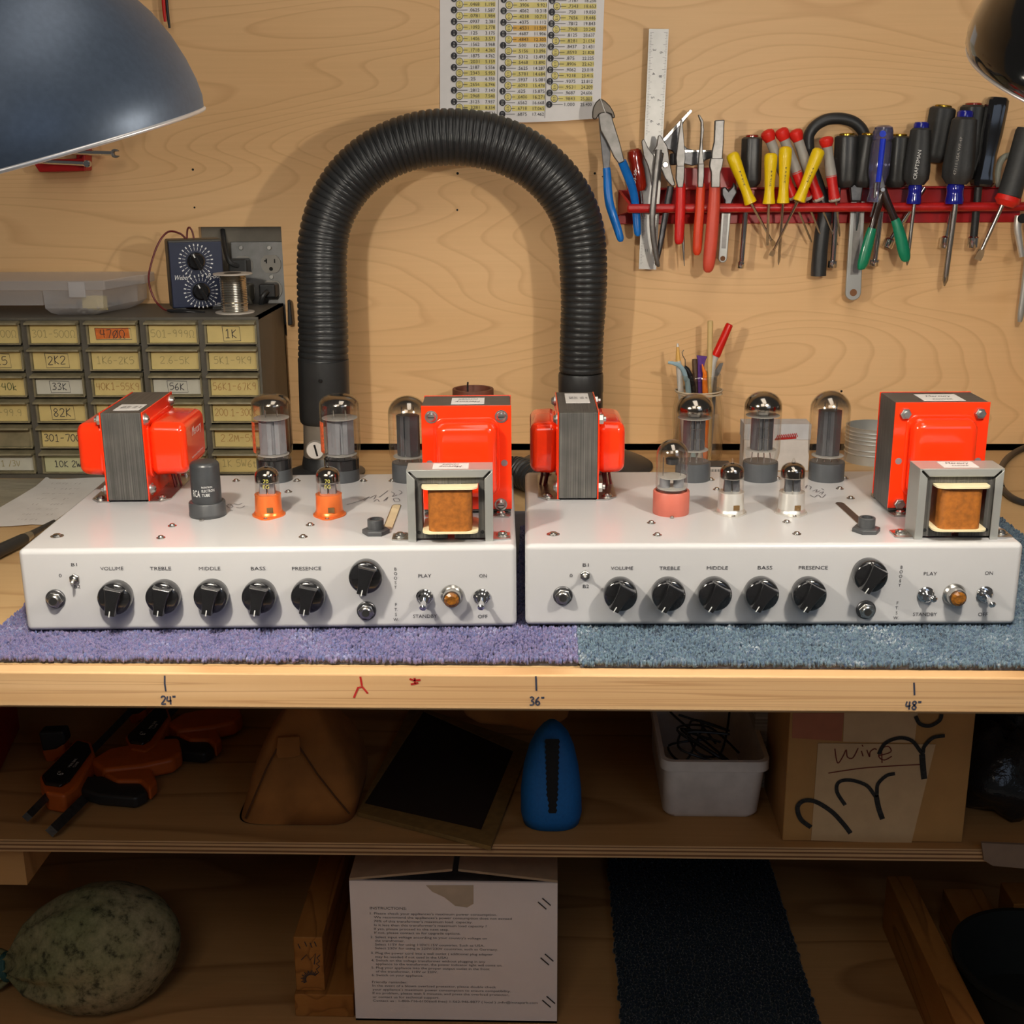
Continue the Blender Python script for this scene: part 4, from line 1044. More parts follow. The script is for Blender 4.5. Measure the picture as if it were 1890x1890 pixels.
# ------------------------------------------------------------------ things on the cabinet
fy = Yc+.008
ob = thing('organizer_box', 'clear plastic organiser box with lid lying on the parts cabinet', 'box', (P(100, 560, fy).x, fy+.06, zc))
xa, xb, xcn = -.86, P(192, 530, fy).x, P(274, 516, -.06).x
zl0, zl1 = P(100, 537, fy).z, P(100, 518.5, fy).z
fp = lambda e: [(xa+e, fy+e), (xb-.010, fy+e), (xb, fy+.003+e), (xcn-.008-e, -.085), (xcn-e, -.075), (xcn-e, -.032), (xcn-.006-e, -.026-e), (xa+e, -.026-e)]
bx0 = P(64, 545, fy).x
def body(e, z, b=0.0): return [(x, y, z) for x, y in [(bx0+.010+b, fy+.002+e+b), (xb-.012-b, fy+.002+e+b), (xb-.004-e-b, fy+.006+e+b), (xcn-.016-e-b, -.083), (xcn-.010-e-b, -.075), (xcn-.010-e-b, -.036-b), (xcn-.016-e-b, -.032-b), (bx0+.006+b, -.032-b)]]
bd = MB().rings([body(0, zl0), body(.001, zl0-.008), body(.002, zc+.010), body(.004, zc+.004, .004), body(.006, zc+.0004, .010)])
build('tray', bd, M['plastic_clear'], ob, smooth=30)
lb = MB().box((xa, fy+.004, zc+.014), (bx0+.008, -.032, zl0)); build('tray', lb, M['plastic_clear'], ob)
n = 8
build('lid', MB().prism(fp(0), zl0, zl1), M['plastic_clear'], ob, bevel=.002)
lt = MB().box((P(127, 530, fy).x, fy-.0035, P(127, 549, fy).z), (P(158, 530, fy).x, fy-.0005, zl1-.001)); build('latch', lt, M['plastic_clear'], ob, bevel=.001)
cts = MB(); rnd = random.Random(3)
for i in range(110):
    cts.ball((rnd.uniform(bx0+.014, xb-.012), rnd.uniform(fy+.012, -.05), zc+.003+rnd.uniform(0, .006)), rnd.uniform(.0014, .0028), 6, 4)
o = solo('small_parts', cts, pm('shiny_small_parts', (.45, .43, .42), .25, .6), 'glinting small parts heaped inside the clear organiser box', 'parts'); o['kind'] = 'stuff'
solo('paper_slip', MB().box((P(140, 560, fy).x, fy+.022, zc+.006), (P(186, 560, fy).x, fy+.024, zc+.024)), M['card'], 'cream paper slip standing inside the clear organiser box', 'paper')

# resistance substitution box
pB = G(366, 574, zc); rz = math.radians(22)
wb = thing('substitution_box', 'dark blue test box with two dials standing on the parts cabinet', 'instrument', (pB.x, pB.y+.008, zc), rz)
bw, bh, bdp = .0345, P(357, 440, pB.y).z-zc-.002, .040
ML = lambda name, mb, m, par=None, **k: build(name, mb, m, par or wb, world=False, **k)
M['navy'] = pm('navy_blue_panel', (.010, .016, .045), .32, var=.1)
ML('case', MB().box((-bw, .002, .003), (bw, bdp, bh)), pm('dark_grey_case', S(58, 56, 50), .45), bevel=.0025)
fp_ = ML('front_panel', MB().box((-bw+.001, 0, .004), (bw-.001, .0025, bh-.003)), M['navy'], bevel=.0012)
for sx in (-1, 1): ML('foot', MB().box((sx*.024-.007, .004, 0), (sx*.024+.007, .034, .0035)), M['rubber'])
for (dx, dz, nn) in ((-.0005, bh*.70, 0), (.0030, bh*.27, 1)):
    q = MB()
    for i in range(24):
        a = 2*PI*i/24+.07
        if abs(math.sin(a)+1) < .02 and nn == 0: continue
        u = V3((math.cos(a), 0, math.sin(a))); v = V3((-u.z, 0, u.x)); c0 = V3((dx, -.0003, dz))
        for r0, r1, w_ in ((.0134, .0174, .00030), (.0188, .0218, .00075)):
            q.add([c0+u*r0-v*w_, c0+u*r1-v*w_, c0+u*r1+v*w_, c0+u*r0+v*w_], [(0, 1, 2, 3)])
    ML('dial_marks', q, M['white_print'], fp_)
    k = ML('knob', MB().rod((dx, 0, dz), (dx, -.010, dz), [(0, .0112), (.3, .0112), (.45, .0095), (1, .0088)], 28), M['knob'])
    g = MB().box((-.0028, -.0165, -.0108), (.0028, -.008, .0108), Matrix.Translation((dx, 0, dz)) @ Matrix.Rotation(-.45, 4, 'Y')); ML('grip', g, M['knob'], k, bevel=.001)
    g = MB().box((-.0008, -.0168, .006), (.0008, -.0164, .0105), Matrix.Translation((dx, 0, dz)) @ Matrix.Rotation(-.45, 4, 'Y')); ML('pointer', g, M['white_print'], k)
q = MB()
for st, x, z, cap, wd in (('Weber', -.0205, bh*.475, .0062, .019), ('R-Box', .0220, bh*.485, .0066, .018), ('Low', .024, bh*.09, .0040, .009), ('resistance', .024, bh*.055, .0014, .014)):
    put_text(q, st, (x, -.0003, z), (1, 0, 0), (0, 0, 1), cap, width=wd, shear=.28)
ML('panel_lettering', q, M['white_print'], fp_)
w = MB(); top = wb.location
pts = [(343, 441, pB.y+.03), (332, 431, pB.y+.03), (310, 428, pB.y+.02), (291, 452, pB.y+.01), (277, 495, pB.y), (275, 522, pB.y), (285, 552, pB.y), (300, 569, pB.y-.006), (310, 573, pB.y-.014)]
w.tube([P(*p) for p in catmull(pts, 6)], .0013, 8); build('red_lead', w, M['lead_wire'], wb)
w = MB().tube([P(*p) for p in catmull([(345, 440, pB.y+.03), (346, 424, pB.y+.03), (350, 420, pB.y+.03), (355, 428, pB.y+.03), (358, 441, pB.y+.03)], 5)], .0012, 8); build('red_lead', w, M['lead_wire'], wb)
w = MB().rod(P(309, 573, pB.y-.016), P(378, 578, pB.y-.018), [(0, .0016), (.1, .0028), (.55, .0036), (.62, .0026), (1, .0022)], 14); build('probe', w, M['black_plastic'], wb)

# solder reel
pS = G(434, 577, zc); m = mpp(pS)
rl = thing('solder_reel', 'reel of silvery solder wire standing beside the blue test box', 'reel', (pS.x, pS.y, zc))
H_ = P(434, 504, pS.y).z-zc
RL = lambda name, mb, mm, par=None, **k: build(name, mb, mm, par or rl, world=False, **k)
for z in (0, H_-.0016): RL('flange', MB().lathe([(.0245, z), (.0248, z+.0008), (.0245, z+.0016)], 40), pm('translucent_flange', S(190, 182, 172), .35))
pr = []
nz = 44
for i in range(nz+1):
    z = .0016+(H_-.0034)*i/nz; pr.append((.0163+(.0006 if i % 2 else 0)+(.0007 if 8 < i < 12 else 0), z))
RL('solder_winding', MB().lathe(pr, 36), pm('bright_solder', (.68, .64, .56), .22, 1.0, var=.08))
RL('hub_hole', MB().lathe([(.011, H_+.0001), (.011, H_+.0002)], 28), M['hole'])

# ------------------------------------------------------------------ socket plate in the wall cut-out
op = thing('wall_outlet', 'grey steel four-socket outlet plate set in the wall cut-out', 'outlet', (P(480, 500, .004).x, .004, P(480, 560, .004).z))
def wp(x, y, Y=.004): return P(x, y, Y)
k0, k1 = wp(425, 446), wp(532, 600)
build('back_box', MB().box((ca.x, .0125, zg), (cb.x, .018, ca.z)), pm('dull_grey_back_box', S(118, 112, 100), .6), op)
build('cover_plate', MB().box((k0.x, .002, k1.z), (k1.x, .008, k0.z)), pm('galvanised_cover', (.25, .25, .245), .42, .7, var=.15), op, bevel=.0018)
for i, (x, y) in enumerate(((449, 489), (500.5, 487), (453, 537), (503, 534))):
    c = wp(x, y, .002); q = MB()
    out = []
    r = .0138
    for j in range(40):
        a = 2*PI*j/40; out.append((c.x+r*math.cos(a), max(-.0118, min(.0118, r*math.sin(a)))+c.z))
    q.prism(out, 0, .002, Matrix(((1, 0, 0, 0), (0, 0, -1, .0015), (0, 1, 0, 0), (0, 0, 0, 1))))
    rc = build('receptacle', q, pm('grey_receptacle', S(150, 146, 138), .4), op)
    if i == 1:
        s_ = MB(); s_.box((c.x-.0066, -.0008, c.z+.0008), (c.x-.0050, -.0005, c.z+.0072)); s_.box((c.x-.0088, -.0008, c.z+.0034), (c.x-.0052, -.0005, c.z+.0050)); build('slot', s_, M['hole'], rc)
        build('slot', MB().box((c.x+.0046, -.0008, c.z+.0012), (c.x+.0062, -.0005, c.z+.0066)), M['hole'], rc)
        q = MB(); disc(q, (c.x, -.0005, c.z-.0066), (0, -1, 0), .0026, .0003, 16); build('ground_hole', q, M['hole'], rc)
for x, y in ((445, 457), (497, 457), (501, 511)):
    c = wp(x, y, .002); q = MB(); disc(q, c, (0, -1, 0), .0032, .0016, 18, ch=.0006); build('screw', q, M['zinc'], op)
def plug(label, x, y, sx, sz, mat, cord):
    c = wp(x, y, -.002); t = thing('power_plug', label, 'plug', (c.x, -.002, c.z))
    build('plug_body', MB().box((c.x-sx, -.026, c.z-sz), (c.x+sx, -.001, c.z+sz)), mat, t, bevel=.003, seg=3)
    w = MB().tube([P(*p) for p in catmull(cord, 6)], .0034, 10); build('cord', w, mat, t)
plug('black plug in the upper left socket with cord going up', 446, 489, .013, .0095, M['rubber'], [(440, 491, -.024), (424, 484, -.030), (416, 462, -.018), (411, 425, .010), (409, 400, .030)][:4])
plug('grey plug in the lower left socket behind the solder reel', 455, 538, .011, .012, pm('grey_plug', S(86, 82, 70), .5), [(455, 546, -.024), (462, 560, -.03), (466, 580, -.02)])
plug('black plug in the lower right socket with cord hanging down', 500, 534, .0115, .0095, M['rubber'], [(494, 538, -.026), (486, 546, -.032), (482, 560, -.030), (482, 585, -.02)])
solo('cord_end', MB().ppris([(530, 553), (536, 556), (540, 600), (531, 602)], -.02, .012), M['rubber'], 'black cord end hanging beside the cabinet at its right rear corner', 'cord', bevel=.002)

# ------------------------------------------------------------------ ribbed hose
path = [(596, 672, -.135, 46), (597, 630, -.133, 46), (595, 560, -.13, 46), (594, 500, -.128, 46), (596, 450, -.125, 46), (604, 408, -.123, 46), (622, 366, -.12, 47), (650, 327, -.118, 48), (688, 294, -.116, 49), (732, 271, -.114, 50), (782, 257, -.112, 51), (835, 253, -.110, 51),
        (888, 258, -.108, 51), (938, 273, -.106, 50), (982, 297, -.104, 49), (1020, 330, -.102, 48), (1048, 368, -.10, 47), (1066, 410, -.098, 46), (1074, 455, -.096, 45), (1077, 505, -.095, 44), (1077, 560, -.094, 42), (1074, 620, -.093, 40.5), (1072, 692, -.092, 40)]
dn = [V3(P(x, y, Y)) for x, y, Y, r in catmull(path, 24)]; rr_ = [r*mpp(P(x, y, Y)) for x, y, Y, r in catmull(path, 24)]
L_ = [0]
for a, b in zip(dn, dn[1:]): L_.append(L_[-1]+(b-a).length)
def along(sv):
    j = 0
    lo_, hi_ = 0, len(L_)-1
    while hi_-lo_ > 1:
        m_ = (lo_+hi_)//2
        if L_[m_] <= sv: lo_ = m_
        else: hi_ = m_
    u = (sv-L_[lo_])/max(1e-9, L_[hi_]-L_[lo_]); return dn[lo_].lerp(dn[hi_], u), rr_[lo_]+(rr_[hi_]-rr_[lo_])*u
pitch = .0078; nr = int(L_[-1]/pitch); pts, rad = [], []
for i in range(nr):
    for u, k in ((.0, .955), (.07, .955), (.12, .99), (.3, 1.0), (.6, 1.0), (.82, .985), (.9, .955)):
        c, r = along(min(L_[-1], (i+u)*pitch)); pts.append(c); rad.append(r*k)
hose = thing('ribbed_hose', 'black ribbed hose arching up from the bench behind the amplifiers', 'hose', (-.12, -.115, BZ))
hm = MB(); R = []
for i, p in enumerate(pts):
    t_ = pts[min(i+1, len(pts)-1)]-pts[max(i-1, 0)]; sd, nm = frame(t_)
    R.append([p+sd*(rad[i]*math.cos(2*PI*j/36))+nm*(rad[i]*math.sin(2*PI*j/36)) for j in range(36)])
hm.rings(R); build('ribbed_tube', hm, M['hose'], hose, smooth=50)
pL = P(597, 668, -.135); bL = V3((P(602, 860, -.14).x, -.14, BZ)); up_ = V3((0, 0, 1))
def vert(xc_, Y, stops, n=40):
    """upright turned part: stops [(y px, radius px)]"""
    return MB().rings([[P(xc_(y), y, Y)+V3((r*mpp(P(xc_(y), y, Y))*math.cos(2*PI*j/n), r*mpp(P(xc_(y), y, Y))*math.sin(2*PI*j/n), 0)) for j in range(n)] for y, r in stops])
xcl = lambda y: 597+(y-665)*.028
build('cuff', vert(xcl, -.135, [(663, 45), (664, 46.5), (770, 46.5), (776, 45.5), (779, 43)]), M['rubber'], hose)
q = MB(); pc = P(600, 695, -.135); disc(q, pc+V3((0, -46*mpp(pc)-.0002, 0)), (0, -1, 0), .0026, .002, 16, ch=.0008); build('screw', q, M['black_plastic'], hose)
co = build('valve_collar', vert(xcl, -.137, [(776, 40), (840, 41)]), pm('grey_valve_collar', S(120, 112, 102), .45), hose)
pd_ = P(590, 821, -.137); fr_ = pd_+V3((0, -41*mpp(pd_)+.0008, 0))
q = MB(); disc(q, fr_, (0, -1, 0), .0125, .0035, 36, ch=.0008); d_ = build('dial', q, pm('dial_ring', S(130, 124, 116), .5), hose)
q = MB(); disc(q, fr_+V3((0, -.0035, 0)), (0, -1, 0), .0108, .0010, 36); build('dial_face', q, M['paper'], d_)
q = MB().box((-.0012, -.0004, -.0075), (.0012, 0, .0075), Matrix.Translation(fr_+V3((.001, -.0046, 0))) @ Matrix.Rotation(-.22, 4, 'Y')); build('dial_pointer', q, M['black_plastic'], d_)
bz_ = BZ
zf0, zf1 = P(597, 838, -.137).z, BZ
xf = P(xcl(850), 850, -.137).x
build('foot', MB().lathe([(.050, 0), (.050, .003), (.032, .010), (.0295, zf0-BZ-.002), (.0285, zf0-BZ)], 40, (xf, -.137, BZ)), M['rubber'], hose)
xcr = lambda y: 1072
build('cuff', vert(xcr, -.092, [(688, 40.5), (692, 41.5), (722, 41.5), (724, 40.5), (850, 40.5)]), M['rubber'], hose)
xh = P(1080, 850, -.095).x
build('hood', MB().lathe([(.027, .046), (.030, .040), (.036, .030), (.050, .022), (.070, .013), (.084, .007), (.0895, .0035), (.0900, .001), (.088, 0), (.075, .001), (.02, .010)], 64, (xh, -.098, BZ), caps=False), M['rubber'], hose, smooth=60)
# second ribbed hose lying in the gap behind the amplifiers
pts = catmull([G(930, 872, BZ+.02), G(958, 874, BZ+.02), G(985, 884, BZ+.02), G(1020, 900, BZ+.02)], 14); R = []
for i, p in enumerate(pts):
    p = V3(p); p.z = BZ+.021
    t_ = V3(pts[min(i+1, len(pts)-1)])-V3(pts[max(i-1, 0)]); t_.z = 0; sd, nm = frame(t_, V3((0, 0, 1))); r = .020 if i % 3 else .0178
    R.append([p+sd*(r*math.cos(2*PI*j/28))+nm*(r*math.sin(2*PI*j/28)) for j in range(28)])
solo('hose_piece', MB().rings(R), M['hose'], 'short black ribbed hose lying behind the gap between the amplifiers', 'hose', smooth=40)

# ------------------------------------------------------------------ at the back of the bench
pb = G(873, 800, BZ); Yb = -.055
c = P(873, 718, Yb); r = 38*mpp(c)
t = thing('cardboard_tube', 'short brown tube standing behind the left power transformer', 'tube', (c.x, Yb, BZ))
h = c.z-BZ; LO = lambda name, mb, mm, par=None, **k: build(name, mb, mm, par or t, world=False, **k)
LO('wall', MB().lathe([(r, 0), (r, h), (r*.985, h+.0008), (r*.86, h+.0008), (r*.85, h), (r*.85, .004), (.001, .003)], 48, caps=False), pm('brown_cardboard', S(104, 58, 42), .6, var=.12, stretch=(1, 1, 6)))
LO('wire_end', MB().tube([(-.006, 0, .004), (-.007, -.002, h*.6), (-.007, -.003, h+.006), (-.0065, -.004, h+.010)], .0012, 8), M['dark_steel'])

# jar of pens
Yj = -.062; cj = P(1287, 800, Yj); mj = mpp(cj)
jar = thing('glass_jar', 'glass jar holding pens and picks behind the right amplifier', 'jar', (cj.x, Yj, BZ))
zj = lambda y: P(1287, y, Yj).z-BZ
def thick(pr, th): return pr+[(r-th, z) for r, z in reversed(pr)]
J = lambda name, mb, mm, par=None, **k: build(name, mb, mm, par or jar, world=False, **k)
pr = [(.026, .0005), (.0325, .003), (.0345, .012), (.0345, zj(775)), (.0338, zj(755)), (.0315, zj(738)), (.0290, zj(728)), (.0285, zj(722)), (.0292, zj(720)), (.0285, zj(714)), (.0292, zj(708)), (.0285, zj(702)), (.0292, zj(698)), (.0288, zj(692)), (.0280, zj(690))]
J('jar_wall', MB().lathe(thick(pr, .002), 56, caps=False), M['jar'], smooth=60)
rb_ = MB()
for k_, (z_, tl) in enumerate(((zj(722), .0022), (zj(724), -.0016), (zj(720), .0005))):
    rb_.tube([((.0300+.0006*k_)*math.cos(a), (.0300+.0006*k_)*math.sin(a), z_+tl*math.sin(a*1+k_)*1.2) for a in [2*PI*i/40 for i in range(41)]], .0010, 8, caps=False)
solo_loc = jar.location.copy()
rb_.v = [q+solo_loc for q in rb_.v]
solo('rubber_band', rb_, pm('cream_rubber', S(206, 190, 164), .6), 'pale rubber band wound round the neck of the glass jar', 'rubber band', smooth=180)
def stick(name, label, cat, a, b, prof, mat, flat=1.0, n=16):
    return solo(name, MB().prod(a, b, prof, n, flat), mat, label, cat)
zb_ = BZ+.006
def pen(name, label, cat, pts, mats, k=0, flat=1.0):
    """pts [(x, y, Y, r px)...] run of each section; mats one material per section; first is the thing, others are parts"""
    top = P(*pts[0][0][:3]); t = thing(name, label, cat, P(*pts[-1][-1][:3]))
    for sec, (pn, mm) in zip(pts, mats): build(pn, MB().ptube(sec, 14, flat, smooth=False), mm, t)
    return t
stick('wooden_dowel', 'pale wooden stick standing tallest in the glass jar', 'stick', (1311, 592, -.058), (1308, 850, -.060), [(0, 4.4), (.008, 5.2), (1, 5.0)], pm('pale_wood', S(206, 176, 118), .6))
pen('marker_pen', 'red-capped marker pen leaning right in the glass jar', 'marker', [[(1347, 598, -.05, 5.5), (1346, 600, -.05, 7), (1322, 655, -.056, 8.2), (1321, 657, -.056, 7.6)], [(1321, 657, -.056, 6.5), (1317, 668, -.057, 5.6), (1290, 850, -.062, 5.6)]], [('cap', pm('red_marker_cap', S(206, 24, 12), .3)), ('barrel', pm('grey_marker_barrel', S(186, 184, 178), .4))])
solo('knife_blade', MB().ppris([(1324, 678), (1329, 671), (1335, 670), (1334, 674), (1329, 688), (1324, 696), (1313, 845), (1306, 845), (1315, 692)], -.050, .0025), M['steel'], 'flat grey steel blade standing at the right of the glass jar', 'blade')
solo('orange_pick', MB().ptube([(1296, 672, -.066, .8), (1299, 684, -.066, 3.2), (1301, 690, -.066, 4), (1301, 708, -.066, 4.6), (1302, 726, -.066, 5.4), (1304, 740, -.066, 5.8), (1300, 850, -.064, 5.5)], 12, .6), pm('orange_plastic', S(234, 120, 16), .4), 'pointed orange plastic tool at the front of the glass jar', 'tool')
solo('purple_spudger', MB().ppris([(1286, 656), (1306, 658), (1303, 664), (1300, 675), (1296, 700), (1300, 850), (1291, 850), (1288, 700), (1288, 668)], -.058, .004), pm('purple_plastic', S(84, 44, 124), .45), 'flat purple plastic tool with wide end in the glass jar', 'tool', bevel=.0008)
pen('soft_brush', 'yellow brush with white tip at the left of the glass jar', 'brush', [[(1250.6, 634, -.070, 1.6), (1250.8, 640, -.070, 2.2)], [(1250.8, 640, -.070, 2.2), (1251.5, 660, -.070, 4.2), (1252, 666, -.070, 4.8)], [(1252, 666, -.07, 4.8), (1253, 676, -.07, 5.5), (1266, 850, -.066, 5.5)]], [('tip', M['paper']), ('cone', pm('yellow_wood', S(226, 176, 92), .5)), ('handle', pm('pale_grey_handle', S(196, 192, 186), .5))])
pen('hook_pick', 'black-handled hook pick with bent wire end in the glass jar', 'pick', [[(1262, 646, -.064, .9), (1259, 650, -.064, .9), (1260, 656, -.064, .9), (1264.5, 664, -.064, .9), (1265, 678, -.064, .9)], [(1262, 677, -.064, 4.6), (1268, 682, -.064, 5), (1273, 692, -.064, 5.4), (1278, 712, -.064, 6), (1290, 850, -.06, 6)]], [('wire_hook', M['nickel']), ('handle', M['black_plastic'])])
solo('toothbrush', MB().ptube([(1233, 669, -.078, 2.2), (1243, 670.5, -.078, 3.4), (1254, 675, -.076, 4), (1262, 685, -.074, 4.2), (1266, 700, -.072, 4.6), (1270, 716, -.070, 5), (1280, 850, -.066, 5)], 12, .6), pm('light_blue_plastic', S(150, 178, 190), .4), 'light blue toothbrush handle bending out of the glass jar', 'toothbrush')
stick('metal_tool', 'slim steel tool between purple and orange ones in the jar', 'tool', (1302.5, 684, -.062), (1297, 850, -.06), [(0, 1.6), (.05, 2), (1, 2)], M['nickel'])
stick('dark_bit', 'dark brown stub behind the purple tool in the jar', 'tool', (1282, 663, -.050), (1290, 850, -.055), [(0, 4.5), (.02, 5), (1, 5)], pm('dark_brown_stub', S(84, 62, 44), .6))

# white box with red scribble, barcode box, tins
Yw = G(1430, 869, BZ).y
a, b = P(1370, 868, Yw), P(1493, 868, Yw); zt = P(1430, 783, Yw).z; zm_ = P(1430, 812, Yw).z
t = thing('white_box', 'small white box with red scribble behind the right amplifier valves', 'box', ((a.x+b.x)/2, Yw, BZ))
build('box_body', MB().box((a.x+.0008, Yw+.001, BZ), (b.x-.0008, Yw+.034, zm_)), pm('white_card_box', S(206, 202, 198), .6), t, bevel=.0006)
ld = build('lid', MB().box((a.x, Yw, zm_), (b.x, Yw+.035, zt)), pm('pale_grey_lid', S(192, 194, 198), .55), t, bevel=.0006)
q = MB()
for i in range(11):
    x = 1432+i*3.4; ribbon(q, [P(x, 811-i*.2, Yw-.0004), P(x+4, 803-.35*i, Yw-.0004), P(x+6, 809-.3*i, Yw-.0004)], V3((0, -1, 0)), .0015)
ribbon(q, [P(1430, 811, Yw-.0004), P(1470, 808, Yw-.0004)], V3((0, -1, 0)), .0022)
build('red_scribble', q, M['ink_red'], ld)
Yk = G(1325, 872, BZ).y-.012; a, b = P(1303, 868, Yk), P(1350, 868, Yk); zt = P(1325, 862, Yk).z
t = thing('barcode_box', 'small white box with barcode lying behind the right amplifier', 'box', ((a.x+b.x)/2, Yk, BZ))
build('box_body', MB().box((a.x, Yk, BZ), (b.x, Yk+.03, zt)), M['paper'], t)
build('box_top', MB().box((a.x, Yk, zt), (b.x, Yk+.03, zt+.0012)), M['dark_plastic'], t)
q = MB()
for i in range(14): q.box((a.x+.006+i*.0014, Yk-.0003, zt-.009), (a.x+.006+i*.0014+(.0004, .0008, .0005)[i % 3], Yk, zt-.003))
build('barcode', q, M['ink'], t)
Yt = -.062; cT = P(1614, 800, Yt); mT = mpp(cT); rT = 53*mT
prev = BZ
for i, (y0_, lab) in enumerate(((827, 'lowest round silver tin of the stack behind the right power transformer'), (801, 'topmost open round silver tin of the stack behind the transformer'))):
    z1_ = P(1614, y0_, Yt-rT).z if i == 0 else P(1614, 796, Yt-rT).z
    hh = z1_-prev
    t = thing('round_tin', lab, 'tin', (cT.x, Yt, prev), group='stack of round tins')
    pr = [(rT*.97, 0)]
    nrib = 2 if i == 0 else 4
    for k_ in range(nrib):
        zz = hh*(.45+.5*k_/nrib) if i == 0 else hh*(.05+.88*k_/nrib); pr += [(rT*.97, zz), (rT, zz+.0012), (rT*.97, zz+.0026)]
    pr += [(rT*.97, hh-.0008), (rT*.985, hh), (rT*.93, hh), (rT*.93, hh-.004)]
    if i == 0: pr = pr[:-3]+[(rT*.97, hh), (.001, hh)]
    else: pr += [(rT*.92, .004), (.001, .003)]
    build('tin_wall', MB().lathe(pr, 48, caps=False), M['satin'], t, world=False)
    prev = z1_
# cord on the right, pen and papers on the left
solo('cable_loop', MB().tube([V3((q[0], q[1], BZ+.0042)) for q in catmull([tuple(G(x, y, BZ)) for x, y in ((1960, 822), (1915, 826), (1885, 834), (1860, 850), (1846, 872), (1845, 895), (1856, 916), (1885, 933), (1950, 946))], 6)], .0040, 12), M['rubber'], 'black cord looping on the bench right of the right amplifier', 'cord')
def sheet(px, z, h=.0004):
    return MB().prism([tuple(G(x, y, z))[:2] for x, y in px], z, z+h)
t = thing('paper_sheet', 'white sheet of handwritten notes lying behind the left amplifier', 'paper', (G(60, 930, BZ).x, G(60, 930, BZ).y, BZ))
px = [(86, 880), (92, 884), (110, 885), (165, 882), (230, 880), (130, 940), (92, 969), (58, 968), (20, 971), (-60, 974), (-60, 952), (2, 936), (38, 915), (66, 898)]
build('sheet', sheet(px, BZ+.0012), M['paper'], t)
q = MB(); rnd = random.Random(9)
for row in range(8):
    y = 893+row*9.5; x = 95-row*9; x1 = 150-row*8
    while x < x1:
        if rnd.random() < .72:
            p0 = G(x, y-rnd.uniform(-1, 1.5), BZ+.0018); p1 = G(x+rnd.uniform(3, 7), y-1.8, BZ+.0018); ribbon(q, [p0, p0.lerp(p1, .5)+V3((0, .0006, 0)), p1], V3((0, 0, 1)), .0006)
        x += rnd.uniform(5, 9)
build('handwriting', q, pm('grey_pencil', S(150, 138, 134), .8), t)
solo('plastic_sheet', sheet([(-70, 885), (80, 884), (64, 900), (36, 916), (0, 938), (-70, 960)], BZ+.0004), pm('wrinkled_grey_film', S(150, 142, 122), .35, var=.15, bump=.004, scale=26, stretch=(.4, 1.5, 1)), 'wrinkled grey plastic film lying in front of the parts cabinet', 'plastic film')
g = lambda x, y, z: G(x, y, BZ+z)
t = thing('soldering_iron', 'black pencil-shaped iron lying at the left of the amplifier', 'soldering iron', g(20, 1010, 0))
build('handle', MB().rod(g(-60, 1044, .009), g(46, 994, .009), [(0, .0082), (.6, .0068), (.97, .0062), (1, .0055)], 18), M['rubber'], t)
build('collar', MB().rod(g(44, 995, .009), g(56, 987.5, .009), [(0, .0052), (.1, .0056), (.8, .0046), (1, .0042)], 18), M['zinc'], t)
build('shaft', MB().rod(g(55, 988, .009), g(100, 962, .009), [(0, .0040), (.5, .0030), (1, .0020)], 16), M['dark_steel'], t)
# ------------------------------------------------------------------ paper chart on the wall
CY = -.0030
pa = thing('conversion_chart', 'white decimal and metric conversion chart with yellow bands pinned on the wall', 'chart', (P(960, 100, 0).x, -.003, P(960, 217, 0).z))
q = MB(); nx_, ny_ = 16, 12
cor = lambda u, v: P((812+(1+0*v)*0)*(1-u)+(1122-14*v)*u-4*v*(1-u)*0, -190+(222+u*(-4)+190)*v+(6*math.sin(u*PI))*v, -.0012-.004*u*v*v-.0015*v)
grid = [[cor(i/nx_, j/ny_) for i in range(nx_+1)] for j in range(ny_+1)]
flat_ = [p for r in grid for p in r]; k_ = nx_+1
q.add(flat_, [(j*k_+i, j*k_+i+1, (j+1)*k_+i+1, (j+1)*k_+i) for j in range(ny_) for i in range(nx_)])
build('sheet', q, pm('bright_white_paper', (.86, .83, .81), .6, var=.02), pa, smooth=180)
def on_chart(x, y, lift=.0006):
    v = (y+190)/(222+190); u = (x-812)/(310-14*v)
    v = max(0, min(1, v)); return P(x, y, -.0012-.004*u*v*v-.0015*v-lift)
M['yellow_band'] = pm('pale_yellow_band', S(232, 218, 140), .7)
M['amber_band'] = pm('amber_band', S(232, 186, 96), .7)
bands = MB(); bands2 = MB(); black = MB(); yel = MB(); ring_ = MB(); nums = MB(); lead = MB(); frac = MB()
def tr(v, d): 
    k = 10**d; return math.floor(v*k+1e-9)/k
